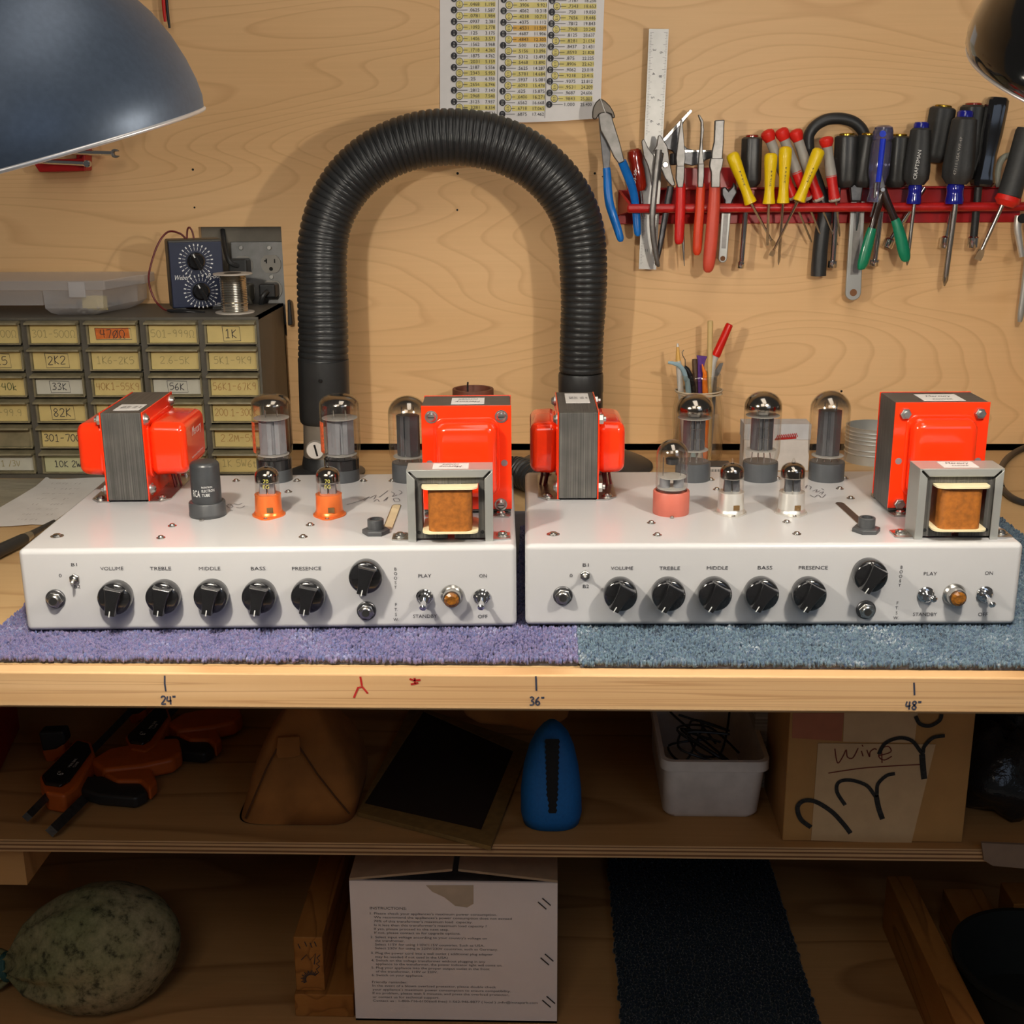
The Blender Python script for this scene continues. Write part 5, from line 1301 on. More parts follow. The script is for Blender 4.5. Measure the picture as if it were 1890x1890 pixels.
for n_ in range(1, 65):
    col_ = 0 if n_ <= 22 else (1 if n_ <= 44 else 2)
    y = {0: 7.8+(n_-3)*10.58, 1: 9.3+(n_-25)*10.60, 2: 11.5+(n_-47)*10.66}[col_]
    if y < -60: continue
    sc_, sd_, sm_ = {0: (0, 0, -.002), 1: (-.013, -.020, -.024), 2: (-.029, -.036, -.044)}[col_]; sc_ *= y; sd_ *= y; sm_ *= y
    xb_, xy_, xd, xm_ = {0: (838, 848, 866.5, 913.5), 1: (929.8, 939.8, 958, 1009), 2: (1019.3, 1028.2, 1049, 1100.5)}[col_]
    odd = n_ % 2 == 1
    x0 = (xy_ if odd else xb_)+sc_; c = on_chart(x0, y, .0009); m = mpp(c); r = 5.9*m
    dec = n_/64; s1 = ('%.4f' % tr(dec, 4)).rstrip('0') if n_ < 64 else '1.000'
    if n_ < 64:
        s1 = s1[1:]
        if len(s1) < 3: s1 += '0' if n_ != 16 else ''
        if n_ in (32, 48): s1 = s1.ljust(4, '0')
    s2 = '%.3f' % tr(dec*25.4, 3)
    ci = [c+V3((r*math.cos(2*PI*j/18), 0, r*math.sin(2*PI*j/18))) for j in range(18)]
    if odd:
        ring_.add([p+V3((0, .0001, 0)) for p in [c+V3((1.14*r*math.cos(2*PI*j/18), 0, 1.14*r*math.sin(2*PI*j/18))) for j in range(18)]], [tuple(range(18))])
        yel.add(ci, [tuple(range(18))])
        tgt = bands2 if n_ in (29, 31) else bands
        tgt.add([on_chart(x0+8, y-5, .0003), on_chart(xm_+sm_+1, y-5, .0003), on_chart(xm_+sm_+1, y+5, .0003), on_chart(x0+8, y+5, .0003)], [(0, 1, 2, 3)])
    else: black.add(ci, [tuple(range(18))])
    lead.add([on_chart(x0+6, y-.45), on_chart(xd+sd_-3.5, y-.45), on_chart(xd+sd_-3.5, y+.45), on_chart(x0+6, y+.45)], [(0, 1, 2, 3)])
    put_text(nums, s1, on_chart(xd+sd_, y), (1, 0, 0), (0, 0, 1), 5.6*m, 'l', width=(len(s1)*3.7)*m)
    put_text(nums, s2, on_chart(xm_+sm_, y), (1, 0, 0), (0, 0, 1), 5.6*m, 'r', width=(len(s2)*3.45)*m)
    a_, b_ = n_, 64
    while a_ % 2 == 0: a_ //= 2; b_ //= 2
    for st, dy in ((str(a_), 2.2), (str(b_), -2.6)): put_text(frac if not odd else nums, st, c+V3((0, -.0002, dy*m)), (1, 0, 0), (0, 0, 1), 3.0*m)
for x, sk_ in ((920.2, -.011), (1012.8, -.034)):
    for j in range(12):
        y0_, y1_ = -190+34*j, -190+34*(j+1)
        if y1_ > 221: y1_ = 221
        s0 = sk_*y0_; s1_ = sk_*y1_
        if y0_ < 221: lead.add([on_chart(x+s0-.4, y0_), on_chart(x+s0+.4, y0_), on_chart(x+s1_+.4, y1_), on_chart(x+s1_-.4, y1_)], [(0, 1, 2, 3)])
for nm_, b_, mt in (('yellow_band', bands, 'yellow_band'), ('amber_band', bands2, 'amber_band'), ('black_print', black, 'ink'), ('yellow_print', yel, 'yellow_band'), ('outline_print', ring_, 'ink'), ('printed_number', nums, 'ink'), ('ruled_line', lead, 'ink'), ('white_fraction', frac, 'white_print')):
    build(nm_, b_, M[mt], pa)

# ------------------------------------------------------------------ red tool rack
M['red_rack'] = pm('red_plastic_rack', S(172, 26, 26), .33, var=.08)
RY = -.050
rk = thing('tool_rack', 'long red plastic tool rack on the wall at the right', 'rack', (P(1520, 390, 0).x, 0, P(1520, 412, 0).z))
xl_, xr_ = P(1141, 380, -.004).x, .62
zt_, zl_ = P(1500, 308, -.006).z, P(1500, 412, -.006).z
zf = P(1500, 383, RY).z
bk = MB().box((xl_, -.006, zl_), (xr_, -.0003, zt_-.028)); bk.box((P(1262, 310, 0).x, -.008, zt_-.028), (P(1358, 310, 0).x, -.0003, zt_))
build('back_board', bk, M['red_rack'], rk, bevel=.001)
xs0 = P(1160, 383, RY).x
build('slotted_shelf', MB().box((xs0, -.030, zf-.001), (xr_, -.006, zf+.0015)).box((xs0, RY+.004, zf-.001), (xr_, RY+.012, zf+.0015)), M['red_rack'], rk, bevel=.0006)
br_ = MB()
for i in range(16):
    x = xs0+.004+i*.0345; br_.box((x-.0022, RY+.004, zf-.001), (x+.0022, -.028, zf+.0015))
build('slot_divider', br_, M['red_rack'], rk)
build('front_lip', MB().rod((xs0-.002, RY, zf), (xr_, RY, zf), [(0, .0035), (.004, .0058), (1, .0058)], 16), M['red_rack'], rk)
build('upper_ledge', MB().box((xs0, -.020, P(1500, 345, -.02).z-.003), (xr_, -.006, P(1500, 345, -.02).z)), M['red_rack'], rk, bevel=.0008)
build('end_cheek', MB().add([(xl_, -.006, zl_+.012), (xl_, -.0003, zl_), (xl_, -.0003, zt_-.028), (xl_, -.02, zt_-.030), (xs0, RY, zf+.005), (xs0, RY, zf-.004), (xl_+.004, -.006, zl_+.012), (xl_+.004, -.0003, zl_), (xl_+.004, -.0003, zt_-.028), (xl_+.004, -.02, zt_-.03), (xs0+.004, RY, zf+.005), (xs0+.004, RY, zf-.004)],
      [(0, 1, 2, 3, 4, 5), (11, 10, 9, 8, 7, 6), (0, 5, 11, 6), (5, 4, 10, 11), (4, 3, 9, 10), (3, 2, 8, 9), (2, 1, 7, 8), (1, 0, 6, 7)]), M['red_rack'], rk)

M['yellow_handle'] = pm('yellow_plastic', S(236, 200, 10), .35, var=.03, coat=.2)
M['blue_dip'] = pm('blue_dipped_grip', S(14, 104, 186), .3, var=.06, coat=.2)
M['red_dip'] = pm('red_dipped_grip', S(200, 30, 26), .38, var=.06)
M['orange_dip'] = pm('orange_red_dipped_grip', S(212, 66, 34), .38, var=.06)
M['salmon_dip'] = pm('salmon_red_dipped_grip', S(206, 76, 56), .42, var=.06)
M['green_dip'] = pm('green_dipped_grip', S(8, 118, 84), .35, var=.06, coat=.2)
M['brown_grip'] = pm('dark_brown_arm', (.022, .010, .007), .22, coat=.3)
M['soft_grey'] = pm('soft_black_grip', (.030, .031, .031), .55, var=.12, bump=.00006, scale=300)
M['blue_clear'] = pm('clear_dark_blue_plastic', (.010, .012, .22), .12, var=.1, coat=.6)
M['clear_acet'] = pm('clear_violet_acetate', S(170, 168, 214), .10, var=.1, coat=.7, trans=.85)
M['blue_acet'] = pm('bright_blue_stripe', S(34, 56, 196), .2)
M['grey_handle'] = pm('pale_grey_plastic', S(158, 154, 146), .45)
M['red_cap'] = pm('bright_red_cap', S(214, 36, 26), .4)
M['red_acet'] = pm('clear_dark_red_handle', S(150, 34, 18), .15, coat=.6, trans=.2)
M['gold'] = pm('brass_cap', S(172, 140, 50), .25, .9)
M['grip_grey'] = pm('pale_grey_grip', S(150, 152, 140), .5)
TY = -.040
M['satin_black'] = pm('satin_black_handle', (.028, .028, .027), .38, var=.15)
def socket_head(t, a, b, r, mat='chrome', hexed=True):
    q = MB().prod(a, b, [(0, r*.7), (.12, r), (.92, r), (1, r*.94)], 18); s_ = build('socket', q, M[mat], t)
    A_, B_ = P(*a), P(*b); m = mpp(B_); d = (B_-A_).normalized(); q = MB(); disc(q, B_, d, r*.62*m, .0003, 6); build('hex_opening', q, M['hole'], s_)
def driver(label, top, bot, hp, hmat, shaft=None, sr=3.4, tip=None, cap=None, socket=None, name='screwdriver', cat='screwdriver', group=None, smat='chrome', n=20, shape=None, collar=None, mark=None):
    """hand driver: grip from top to bot (photograph points with plane), shaft (a, b) below"""
    t = thing(name, label, cat, P(*bot), group=group)
    build('handle', MB().prod(top, bot, hp, n, shape=shape), M[hmat], t)
    if cap:
        (u, r, h, cm) = cap; A_, B_ = P(*top), P(*bot); d = (A_-B_).normalized(); m = mpp(A_)
        build('end_cap', MB().rod(A_-d*.001, A_+d*h*m, [(0, r*m), (.75, r*m), (1, r*.86*m)], 20), M[cm], t)
    if collar: build('collar', MB().prod(collar[0], collar[1], collar[2], 20), M[collar[3]], t)
    if shaft:
        (a, b) = shaft
        pr = [(0, sr), (1, sr)] if not tip else ([(0, sr), (.86, sr), (.93, sr*1.0), (1, sr*.25)] if tip == 'cross' else [(0, sr), (1, sr*.9)])
        s_ = build('shaft', MB().prod(a, b, pr, 14), M[smat], t)
        if tip == 'flat':
            A_, B_ = P(*a), P(*b); d = (B_-A_).normalized(); m = mpp(B_); sd, nm = frame(d); w0, w1 = sr*1.0*m, sr*1.7*m
            L = sr*5*m; q = MB(); R_ = []
            for u, w_, th in ((0, w0, w0*.9), (.45, w1, w0*.6), (1, w1, w0*.22)):
                c = B_+d*(u*L-.001); R_.append([c+sd*w_+nm*th, c-sd*w_+nm*th, c-sd*w_-nm*th, c+sd*w_-nm*th])
            build('blade', q.rings(R_), M[smat], t)
        if socket: socket_head(t, *socket)
    if mark:
        (st, x, y, Y_, cap_, wd, rt, mm) = mark; c = P(x, y, Y_); m = mpp(c); q = MB()
        put_text(q, st, c, rt, V3((rt[2], 0, -rt[0]))*-1, cap_*m, width=wd*m); build('printed_mark', q, M[mm], t)
    return t
flute = [1+.06*math.cos(6*2*PI*j/36) for j in range(36)]
GRIP = [(0, .80), (.03, .97), (.08, 1), (.5, .97), (.9, .94), (.97, .88), (1, .75)]
gp_ = lambda r, pr=GRIP: [(u, k*r) for u, k in pr]

# pliers: jaws + two dipped grips
def limb(t, name, pts, mat, flat=.6, n=14): return build(name, MB().ptube(pts, n, flat), M[mat], t)
t = thing('diagonal_cutters', 'diagonal cutters with bright blue grips hanging off the left end of the rack', 'pliers', P(1150, 440, -.05))
build('jaws', MB().ppris([(1093, 216), (1093, 207), (1095, 197), (1100, 188), (1108, 181), (1117, 186), (1126, 195), (1133, 207), (1136, 217), (1130, 219), (1128, 211), (1117, 208), (1106, 211), (1100, 221), (1095, 220)], -.058, .008), pm('dark_cutter_jaw', (.12, .105, .09), .4, .8), t, bevel=.0018)
j_ = build('jaw_arm', MB().ppris([(1104, 212), (1110, 208), (1120, 207), (1129, 212), (1132, 224), (1144, 262), (1153, 298), (1142, 302), (1133, 290), (1120, 262), (1108, 240)], -.060, .007), M['steel'], t, bevel=.0016)
build('jaw_arm', MB().ppris([(1105, 222), (1109, 240), (1126, 270), (1127, 284), (1125, 312), (1114, 314), (1111, 285)], -.053, .006), M['dark_steel'], t, bevel=.0014)
build('jaw_line', MB().ppris([(1107.6, 182), (1109, 182), (1118, 208), (1116.6, 208)], -.0586, .001), M['nickel'], t)
limb(t, 'grip', [(1119.5, 310, -.054, 7), (1121, 330, -.056, 7.6), (1122, 352, -.058, 8), (1125, 376, -.060, 8.2), (1131, 396, -.062, 8), (1139, 420, -.062, 7.5), (1145, 440, -.062, 6.5), (1146.5, 446, -.062, 3)], 'blue_dip')
limb(t, 'grip', [(1148, 298, -.056, 8), (1156, 318, -.050, 8.2), (1164, 338, -.046, 8), (1170, 360, -.040, 7.5), (1174, 390, -.036, 7.4), (1176, 420, -.036, 7.2), (1177, 432, -.036, 6), (1177, 436, -.036, 2.5)], 'blue_dip')
driver('screwdriver with clear dark red handle behind the blue grips', (1170, 275, -.026), (1182, 352, -.026), [(0, 8), (.05, 13), (.2, 15), (.35, 13), (.5, 14.5), (.9, 14), (1, 10)], 'red_acet', ((1182, 350, -.026), (1186, 400, -.026)), 3.5, mark=('30-50', 1172, 326, -.037, 5, 24, (.05, 0, 1), 'white_print'))
# combination square: steel rule + cast head
t = thing('combination_square', 'steel combination square with long upright rule at the left of the rack', 'square', P(1195, 497, -.022))
RYy = -.024
build('rule', MB().ppris([(1198, 53), (1234.5, 53.5), (1233, 80), (1211, 497.5), (1179, 496.5)], RYy, .0012), pm('satin_steel_rule', (.46, .45, .43), .45, .8, var=.05), t)
q = MB(); rnd = random.Random(4)
for i in range(150):
    f_ = i/150; y = 60+f_*430
    if 250 < y < 395: continue
    xa_ = 1198+( -18.5)*f_+ (0); xb_ = 1234.5-23*f_
    L = 7 if i % 8 == 0 else (5 if i % 4 == 0 else 3)
    for x0, sg in ((xa_+2, 1), (xb_-2, -1)):
        a_ = P(x0, y, RYy-.0003); b_ = P(x0+sg*L, y, RYy-.0003); q.add([a_, b_, b_+V3((0, 0, .0003)), a_+V3((0, 0, .0003))], [(0, 1, 2, 3)])
for k_, (n1, n2) in enumerate((('3', '9'), ('4', '8'), ('5', '7'), ('6', '6'))):
    y = 92+k_*44; c = P(1208-k_*1.7, y, RYy-.0003); put_text(q, n1, c, (0, 0, -1), (1, 0, 0), 6*mpp(c)); c = P(1221-k_*2, y+5, RYy-.0003); put_text(q, n2, c, (0, 0, 1), (-1, 0, 0), 6*mpp(c))
c = P(1193, 462, RYy-.0003); put_text(q, '11', c, (1, 0, 0), (0, 0, 1), 5*mpp(c))
build('graduation', q, M['ink'], t)
build('square_head', MB().ppris([(1224, 256), (1232, 250), (1270, 208), (1272, 212), (1262, 226), (1256, 246), (1258, 262), (1268, 274), (1282, 277), (1318, 278), (1319, 292), (1310, 293), (1302, 296), (1296, 302), (1278, 306), (1262, 302), (1252, 290), (1240, 278), (1228, 274)], -.034, .012), M['dark_steel'], t, bevel=.001)
build('ground_face', MB().ppris([(1222, 258), (1274, 202), (1278, 203), (1277, 207), (1230, 258), (1224, 264)], -.036, .016), M['nickel'], t, bevel=.0005)
build('lower_face', MB().ppris([(1262, 277.5), (1319, 277), (1319, 280), (1264, 281)], -.035, .014), M['nickel'], t)
build('lock_nut', MB().prod((1243, 283, -.036), (1243, 305, -.036), [(0, 4), (.08, 6.5), (.92, 6.5), (1, 4)], 16, shape=[1+.05*(-1)**j for j in range(16)]), M['dark_steel'], t)
# slip joint pliers in bare steel
t = thing('slip_joint_pliers', 'bare steel slip joint pliers in front of the steel rule', 'pliers', P(1215, 480, -.05))
build('jaw', MB().ppris([(1185, 268), (1184, 261), (1187, 256), (1190, 258), (1196, 272), (1203, 282), (1208, 288), (1210, 300), (1206, 330), (1203, 344), (1200, 322), (1196, 306), (1188, 288)], -.052, .007), M['steel'], t, bevel=.0014)
build('jaw', MB().ppris([(1215, 250), (1219, 249), (1226, 260), (1232, 270), (1234, 282), (1236, 300), (1241, 320), (1247, 342), (1240, 344), (1228, 330), (1220, 310), (1224, 284), (1212, 278), (1205, 280), (1212, 268)], -.054, .007), M['steel'], t, bevel=.0014)
q = MB(); disc(q, P(1228, 304, -.0545), (0, -1, 0), 5.5*mpp(P(1228, 304, -.054)), .002, 18, ch=.0006); build('pivot_bolt', q, M['nickel'], t)
limb(t, 'knurled_handle', [(1216, 276, -.058, 6), (1211, 320, -.058, 6), (1206, 372, -.060, 6), (1204, 405, -.060, 5.6), (1206, 440, -.058, 5.2), (1213, 482, -.054, 4.2), (1216, 492, -.052, 2.5)], 'steel', .7)
limb(t, 'handle', [(1238, 344, -.05, 6), (1233, 372, -.048, 6.4), (1226, 410, -.046, 5.6), (1220, 445, -.046, 5.2), (1213, 480, -.046, 4), (1212, 490, -.046, 2.4)], 'dark_steel', .7)
def pliers(label, jaw, jawmat, g1, g1mat, Y0, arm=None, joint=None, group='pliers standing in the red rack'):
    t = thing('pliers', label, 'pliers', P(g1[-1][0], g1[-1][1], Y0), group=group)
    build('jaws', MB().ppris(jaw, Y0-.004, .008), M[jawmat], t, bevel=.0015)
    if joint: build('box_joint', MB().ppris(joint, Y0-.0055, .011), M[jawmat], t, bevel=.0012)
    limb(t, 'grip', g1, g1mat, .75)
    g2 = [(x+1.5, y-2 if i else y, Y+.011, r*.9) for i, (x, y, Y, r) in enumerate(g1)]
    limb(t, 'grip', g2, g1mat, .75)
    return t
Yp = -.062
pliers('long needle-nose pliers with plain red grips', [(1257, 220), (1259.5, 220), (1262, 250), (1265, 292), (1262, 312), (1250, 312), (1248, 292), (1253, 250)], 'steel', [(1256, 338, Yp, 7), (1256, 350, Yp, 9), (1255.5, 385, Yp, 9.4), (1254, 420, Yp, 9), (1253, 445, Yp, 8), (1253, 451, Yp, 4)], 'red_dip', Yp, joint=[(1249, 306), (1264, 306), (1263, 330), (1261, 346), (1251, 346), (1248, 330)])
pliers('thin pliers with curved tips and orange-red grips', [(1289, 211), (1292, 212), (1298, 222), (1299.5, 240), (1297, 262), (1298, 290), (1300, 306), (1289, 306), (1290, 290), (1293, 262), (1294, 240), (1294, 226), (1290, 216)], 'steel', [(1293.5, 338, Yp, 6), (1293, 350, Yp, 8.2), (1291, 390, Yp, 8.6), (1288, 430, Yp, 8.6), (1286.5, 462, Yp, 8), (1286, 471, Yp, 4)], 'orange_dip', Yp, joint=[(1289, 302), (1300, 302), (1300, 325), (1298, 346), (1288, 346)])
pliers('large wide-nosed pliers with long salmon red grips', [(1319.5, 222), (1338, 221), (1337, 232), (1336, 262), (1334, 292), (1333, 302), (1313, 302), (1314, 280), (1318, 262), (1319, 240)], 'steel', [(1319, 334, Yp, 9), (1319, 348, Yp, 10.5), (1317, 390, Yp, 11.5), (1313, 440, Yp, 12), (1309, 480, Yp, 11.5), (1307, 497, Yp, 9), (1306.5, 503, Yp, 4)], 'salmon_dip', Yp-.004, joint=[(1312, 292), (1336, 292), (1334, 306), (1330, 318), (1329, 346), (1313, 346), (1313, 318), (1310, 306)])
solo('needle_file', MB().prod((1259, 400, -.03), (1263, 491, -.03), [(0, 3.2), (.6, 2.4), (1, .6)], 10), M['steel'], 'thin pointed steel spike hanging under the red-gripped pliers', 'file')
# adjustable wrenches
def adj(label, head, p0, p1, r0, r1, Y, hole, hm='satin'):
    t = thing('adjustable_wrench', label, 'wrench', P(*p1, Y))
    build('head', MB().ppris(head, Y-.004, .010), M['dark_steel'], t, bevel=.002)
    A_, B_ = P(p0[0], p0[1], Y), P(p1[0], p1[1], Y); d = (B_-A_).normalized(); s_ = V3((d.z, 0, -d.x)); m = mpp(B_)
    out = [A_-s_*r0*m, A_+s_*r0*m, B_+s_*r1*m]+[B_+s_*(r1*m*math.cos(a))+d*(r1*m*math.sin(a)) for a in [PI*i/12 for i in range(1, 12)]]+[B_-s_*r1*m]
    inn = [B_+s_*(hole*m*math.cos(2*PI*i/20))+d*(hole*m*math.sin(2*PI*i/20)) for i in range(20)]
    q = MB(); n = len(out); bk_ = V3((0, .005, 0))
    q.add(out+[p+bk_ for p in out], [tuple(range(n)), tuple(range(2*n-1, n-1, -1))]+[(i, n+i, n+(i+1) % n, (i+1) % n) for i in range(n)])
    h = build('handle', q, M[hm], t, bevel=.0012)
    q = MB(); dd, pw_ = A_.lerp(B_, .08), A_.lerp(B_, .80)
    q.add([dd-s_*r0*.5*m+V3((0, -.0002, 0)), dd+s_*r0*.5*m+V3((0, -.0002, 0)), pw_+s_*r1*.5*m+V3((0, -.0002, 0)), pw_-s_*r1*.5*m+V3((0, -.0002, 0))], [(0, 1, 2, 3)]); build('recess', q, M['steel'], h)
    q = MB(); disc(q, B_+V3((0, -.0002, 0)), (0, -1, 0), hole*m, .0003, 20); build('hang_hole', q, pm('hole_showing_wood', S(120, 80, 50), .8), h)
adj('small chrome adjustable wrench just right of the salmon-gripped pliers', [(1332, 348), (1339, 344), (1345, 352), (1352, 345), (1354, 336), (1360, 344), (1361, 356), (1354, 368), (1348, 384), (1336, 384), (1337, 370), (1332, 360)], (1341, 384), (1334, 477), 9, 8, -.034, 4.6)
adj('big chrome adjustable wrench hanging lowest under the rack', [(1568, 330), (1596, 330), (1590, 372), (1572, 372)], (1584, 372), (1575, 540), 12.5, 14.5, -.030, 6.5)
# yellow precision drivers
YH = [(0, 5), (.02, 9.5), (.06, 12), (.2, 12), (.5, 10), (.72, 9), (.86, 10), (.95, 11.5), (.985, 11.8), (1, 8)]
yel_ = [('yellow precision screwdriver leaning left, nearest the pliers', (1350, 282), (1386, 376), ((1386, 374), (1424, 444)), 'flat'),
        ('yellow precision screwdriver with shortest upright handle', (1423, 282), (1419, 377), ((1419, 376), (1416, 452)), None),
        ('yellow precision screwdriver standing tallest and upright', (1450, 270), (1445, 376), ((1445, 374), (1437, 489)), 'cross'),
        ('yellow precision screwdriver leaning right over the red-capped drivers', (1513, 274), (1474, 372), ((1472, 372), (1428, 462)), 'flat')]
for i, (lab, a_, b_, sh__, tp) in enumerate(yel_):
    Yy = -.062 if i != 3 else -.068
    d = V3((b_[0]-a_[0], 0, -(b_[1]-a_[1]))).normalized()
    driver(lab, (*a_, Yy), (*b_, Yy), YH, 'yellow_handle', ((*sh__[0], Yy), (*sh__[1], Yy+.03)), 2.7, tip=tp, group='yellow precision screwdrivers in the red rack', mark=('3/16 x 4', (a_[0]+b_[0])/2+2, (a_[1]+b_[1])/2, Yy-.0082, 3, 28, -d if i != 3 else -d, 'ink'))
# red-capped grey precision drivers
RC = lambda lab, a_, b_, c_, sh__, Yy: (lab, a_, b_, c_, sh__, Yy)
for lab, a_, b_, sh__, Yy in (('red-capped grey precision driver leaning left, leftmost of four', (1414, 240), (1465, 368), ((1466, 370), (1498, 447)), -.050), ('red-capped grey precision driver leaning left, second of four', (1440, 237), (1490, 370), ((1490, 372), (1522, 452)), -.048),
                              ('red-capped grey precision driver leaning left, third of four', (1466, 239), (1512, 371), ((1512, 372), (1546, 452)), -.046), ('red-capped grey precision driver standing upright right of the black ring', (1524, 252), (1541, 372), ((1543, 372), (1550, 436)), -.056)):
    t = thing('precision_driver', lab, 'screwdriver', P(*b_, Yy), group='red-capped precision drivers in the red rack')
    A_, B_ = V3((a_[0], a_[1], 0)), V3((b_[0], b_[1], 0)); L_pt = lambda u: (a_[0]+(b_[0]-a_[0])*u, a_[1]+(b_[1]-a_[1])*u, Yy)
    build('spinning_cap', MB().prod(L_pt(0), L_pt(.17), [(0, 5), (.1, 10.5), (.25, 13), (.55, 12.8), (1, 8.5)], 20), M['red_cap'], t)
    build('handle', MB().prod(L_pt(.16), L_pt(.62), [(0, 9.5), (.3, 9), (.8, 10), (1, 10)], 20), M['grey_handle'], t)
    build('lower_grip', MB().prod(L_pt(.60), L_pt(.96), [(0, 10), (.5, 9), (.9, 10.5), (1, 10.5)], 20), M['red_dip'], t)
    build('collar', MB().prod(L_pt(.95), L_pt(1), [(0, 10), (.6, 10.5), (1, 8)], 16, shape=[1+.07*(-1)**j for j in range(16)]), pm('dusty_collar', S(176, 168, 154), .7), t)
    build('shaft', MB().prod((*sh__[0], Yy), (*sh__[1], Yy+.02), [(0, 1.9), (.9, 1.9), (1, 1.0)], 10), M['nickel'], t)
# nut drivers in black
def nut(lab, a_, b_, r, capm, sh__, Y, soc, fl=True, smat='chrome', sr=5.2, hm='satin_black', sk=8):
    driver(lab, (*a_, Y), (*b_, Y), [(0, r*.80), (.03, r*.98), (.06, r), (.85, r*1.0), (.93, r*.92), (1, r*.6)], hm, ((*sh__[0], Y), (*sh__[1], Y+.006)), sr, cap=(0, r*.66, 4, capm), socket=((soc[0][0], soc[0][1], Y+.006), (soc[1][0], soc[1][1], Y+.006), sk), name='nut_driver', cat='nut driver', group='black-handled nut drivers in the red rack', n=36, shape=flute, smat=smat)
nut('black nut driver with dark red cap beside the leftmost yellow driver', (1388, 253), (1385, 345), 18, 'red_acet', ((1380, 345), (1368, 487)), -.036, ((1368, 482), (1366.5, 495)), sk=6.8)
nut('black nut driver with brass cap right of the upright red-capped driver', (1563, 250), (1559, 346), 21, 'gold', ((1547, 346), (1537, 486)), -.034, ((1537, 480), (1535.5, 494)), sk=8.3)
nut('black nut driver with brass cap left of the clear blue screwdriver', (1604, 250), (1590, 346), 21, 'gold', ((1588, 346), (1573, 485)), -.030, ((1574, 480), (1573, 494)), sk=6)
nut('black nut driver with brass cap just right of the clear blue screwdriver', (1660, 251), (1652, 346), 21, 'gold', ((1632, 346), (1614, 484)), -.034, ((1614, 478), (1612, 491)), sk=10)
nut('short black nut driver leaning behind the blue-ended drivers', (1741, 198), (1722, 300), 23, 'gold', ((1706, 346), (1642, 446)), -.026, ((1644, 440), (1637, 457)), sk=10, hm='soft_grey')
nut('large black nut driver with red-brown cap behind the biggest driver', (1797, 194), (1782, 330), 23, 'red_acet', ((1768, 345), (1747, 440)), -.028, ((1748, 436), (1744, 458)), sk=11)
# black ring loop whose tail hangs down as a tube
solo('rubber_loop', MB().ptube([(1597, 252, -.022, 10), (1590, 238, -.022, 10.5), (1577, 226, -.022, 10.5), (1560, 220, -.022, 10.5), (1543, 218.5, -.022, 10.5), (1525, 221, -.022, 10.5), (1508, 230, -.022, 10.5), (1497, 242, -.022, 10.5), (1492, 258, -.022, 10.5), (1496, 300, -.022, 11), (1510, 345, -.024, 12), (1522, 390, -.026, 13), (1517, 430, -.026, 13.5), (1512, 480, -.026, 14), (1510.5, 509, -.026, 14.2)], 18, k=6), M['rubber'], 'thick black rubber tube bent into a loop over the rack', 'tube')
# clear blue screwdriver
t = driver('screwdriver with clear handle, bright blue stripe and cap', (1631, 236, -.058), (1615, 374, -.058), [(0, 12), (.03, 17), (.08, 19), (.14, 19), (.17, 16.5), (.2, 18.5), (.5, 19), (.62, 18.5), (.70, 15), (.85, 12.5), (.95, 15), (.99, 15.5), (1, 11)], 'clear_acet', ((1615, 374, -.058), (1608, 400, -.056)), 3.5, name='screwdriver')
build('blue_cap', MB().prod((1631.5, 231, -.058), (1630, 256, -.058), [(0, 10), (.15, 16), (.5, 18), (1, 15)], 24), M['clear_acet'], t)
q = MB(); disc(q, P(1629, 247, -.0725), (0, -1, 0), 6*mpp(P(1629, 247, -.07)), .0008, 20); build('blue_badge', q, M['blue_acet'], t)
build('blue_core', MB().prod((1630, 256, -.0692), (1621, 336, -.0690), [(0, 5.5), (1, 5)], 10), M['blue_acet'], t)
build('bright_ferrule', MB().prod((1616, 338, -.0685), (1614, 365, -.0680), [(0, 2.8), (1, 2.4)], 10), M['nickel'], t)
# flush cutters with green grips
t = thing('flush_cutters', 'small cutters with dark brown arms and green grips hanging open', 'pliers', P(1632, 440, -.066))
build('jaws', MB().ppris([(1626, 320), (1629, 319), (1632, 335), (1636, 350), (1634, 358), (1628, 360), (1624, 350), (1625, 338)], -.070, .006), M['dark_steel'], t, bevel=.001)
q = MB(); disc(q, P(1629, 350, -.071), (0, -1, 0), 4.5*mpp(P(1629, 350, -.07)), .0015, 16, ch=.0005); build('pivot_screw', q, M['nickel'], t)
limb(t, 'arm', [(1630, 346, -.068, 6), (1636, 368, -.068, 7), (1646, 392, -.068, 7), (1655, 412, -.068, 7)], 'brown_grip')
limb(t, 'arm', [(1630, 346, -.066, 6), (1624, 372, -.066, 6.5), (1615, 402, -.064, 6.5), (1609, 424, -.064, 6.5)], 'brown_grip')
limb(t, 'grip', [(1652, 405, -.068, 8), (1657, 418, -.068, 9.5), (1664, 445, -.068, 11), (1669, 466, -.068, 11), (1672, 479, -.068, 8), (1672.5, 483, -.068, 4)], 'green_dip')
limb(t, 'grip', [(1610, 421, -.064, 8), (1606, 435, -.064, 9.5), (1599, 462, -.064, 10.5), (1593, 484, -.064, 10), (1589, 495, -.064, 7), (1588.5, 498, -.064, 3.5)], 'green_dip')
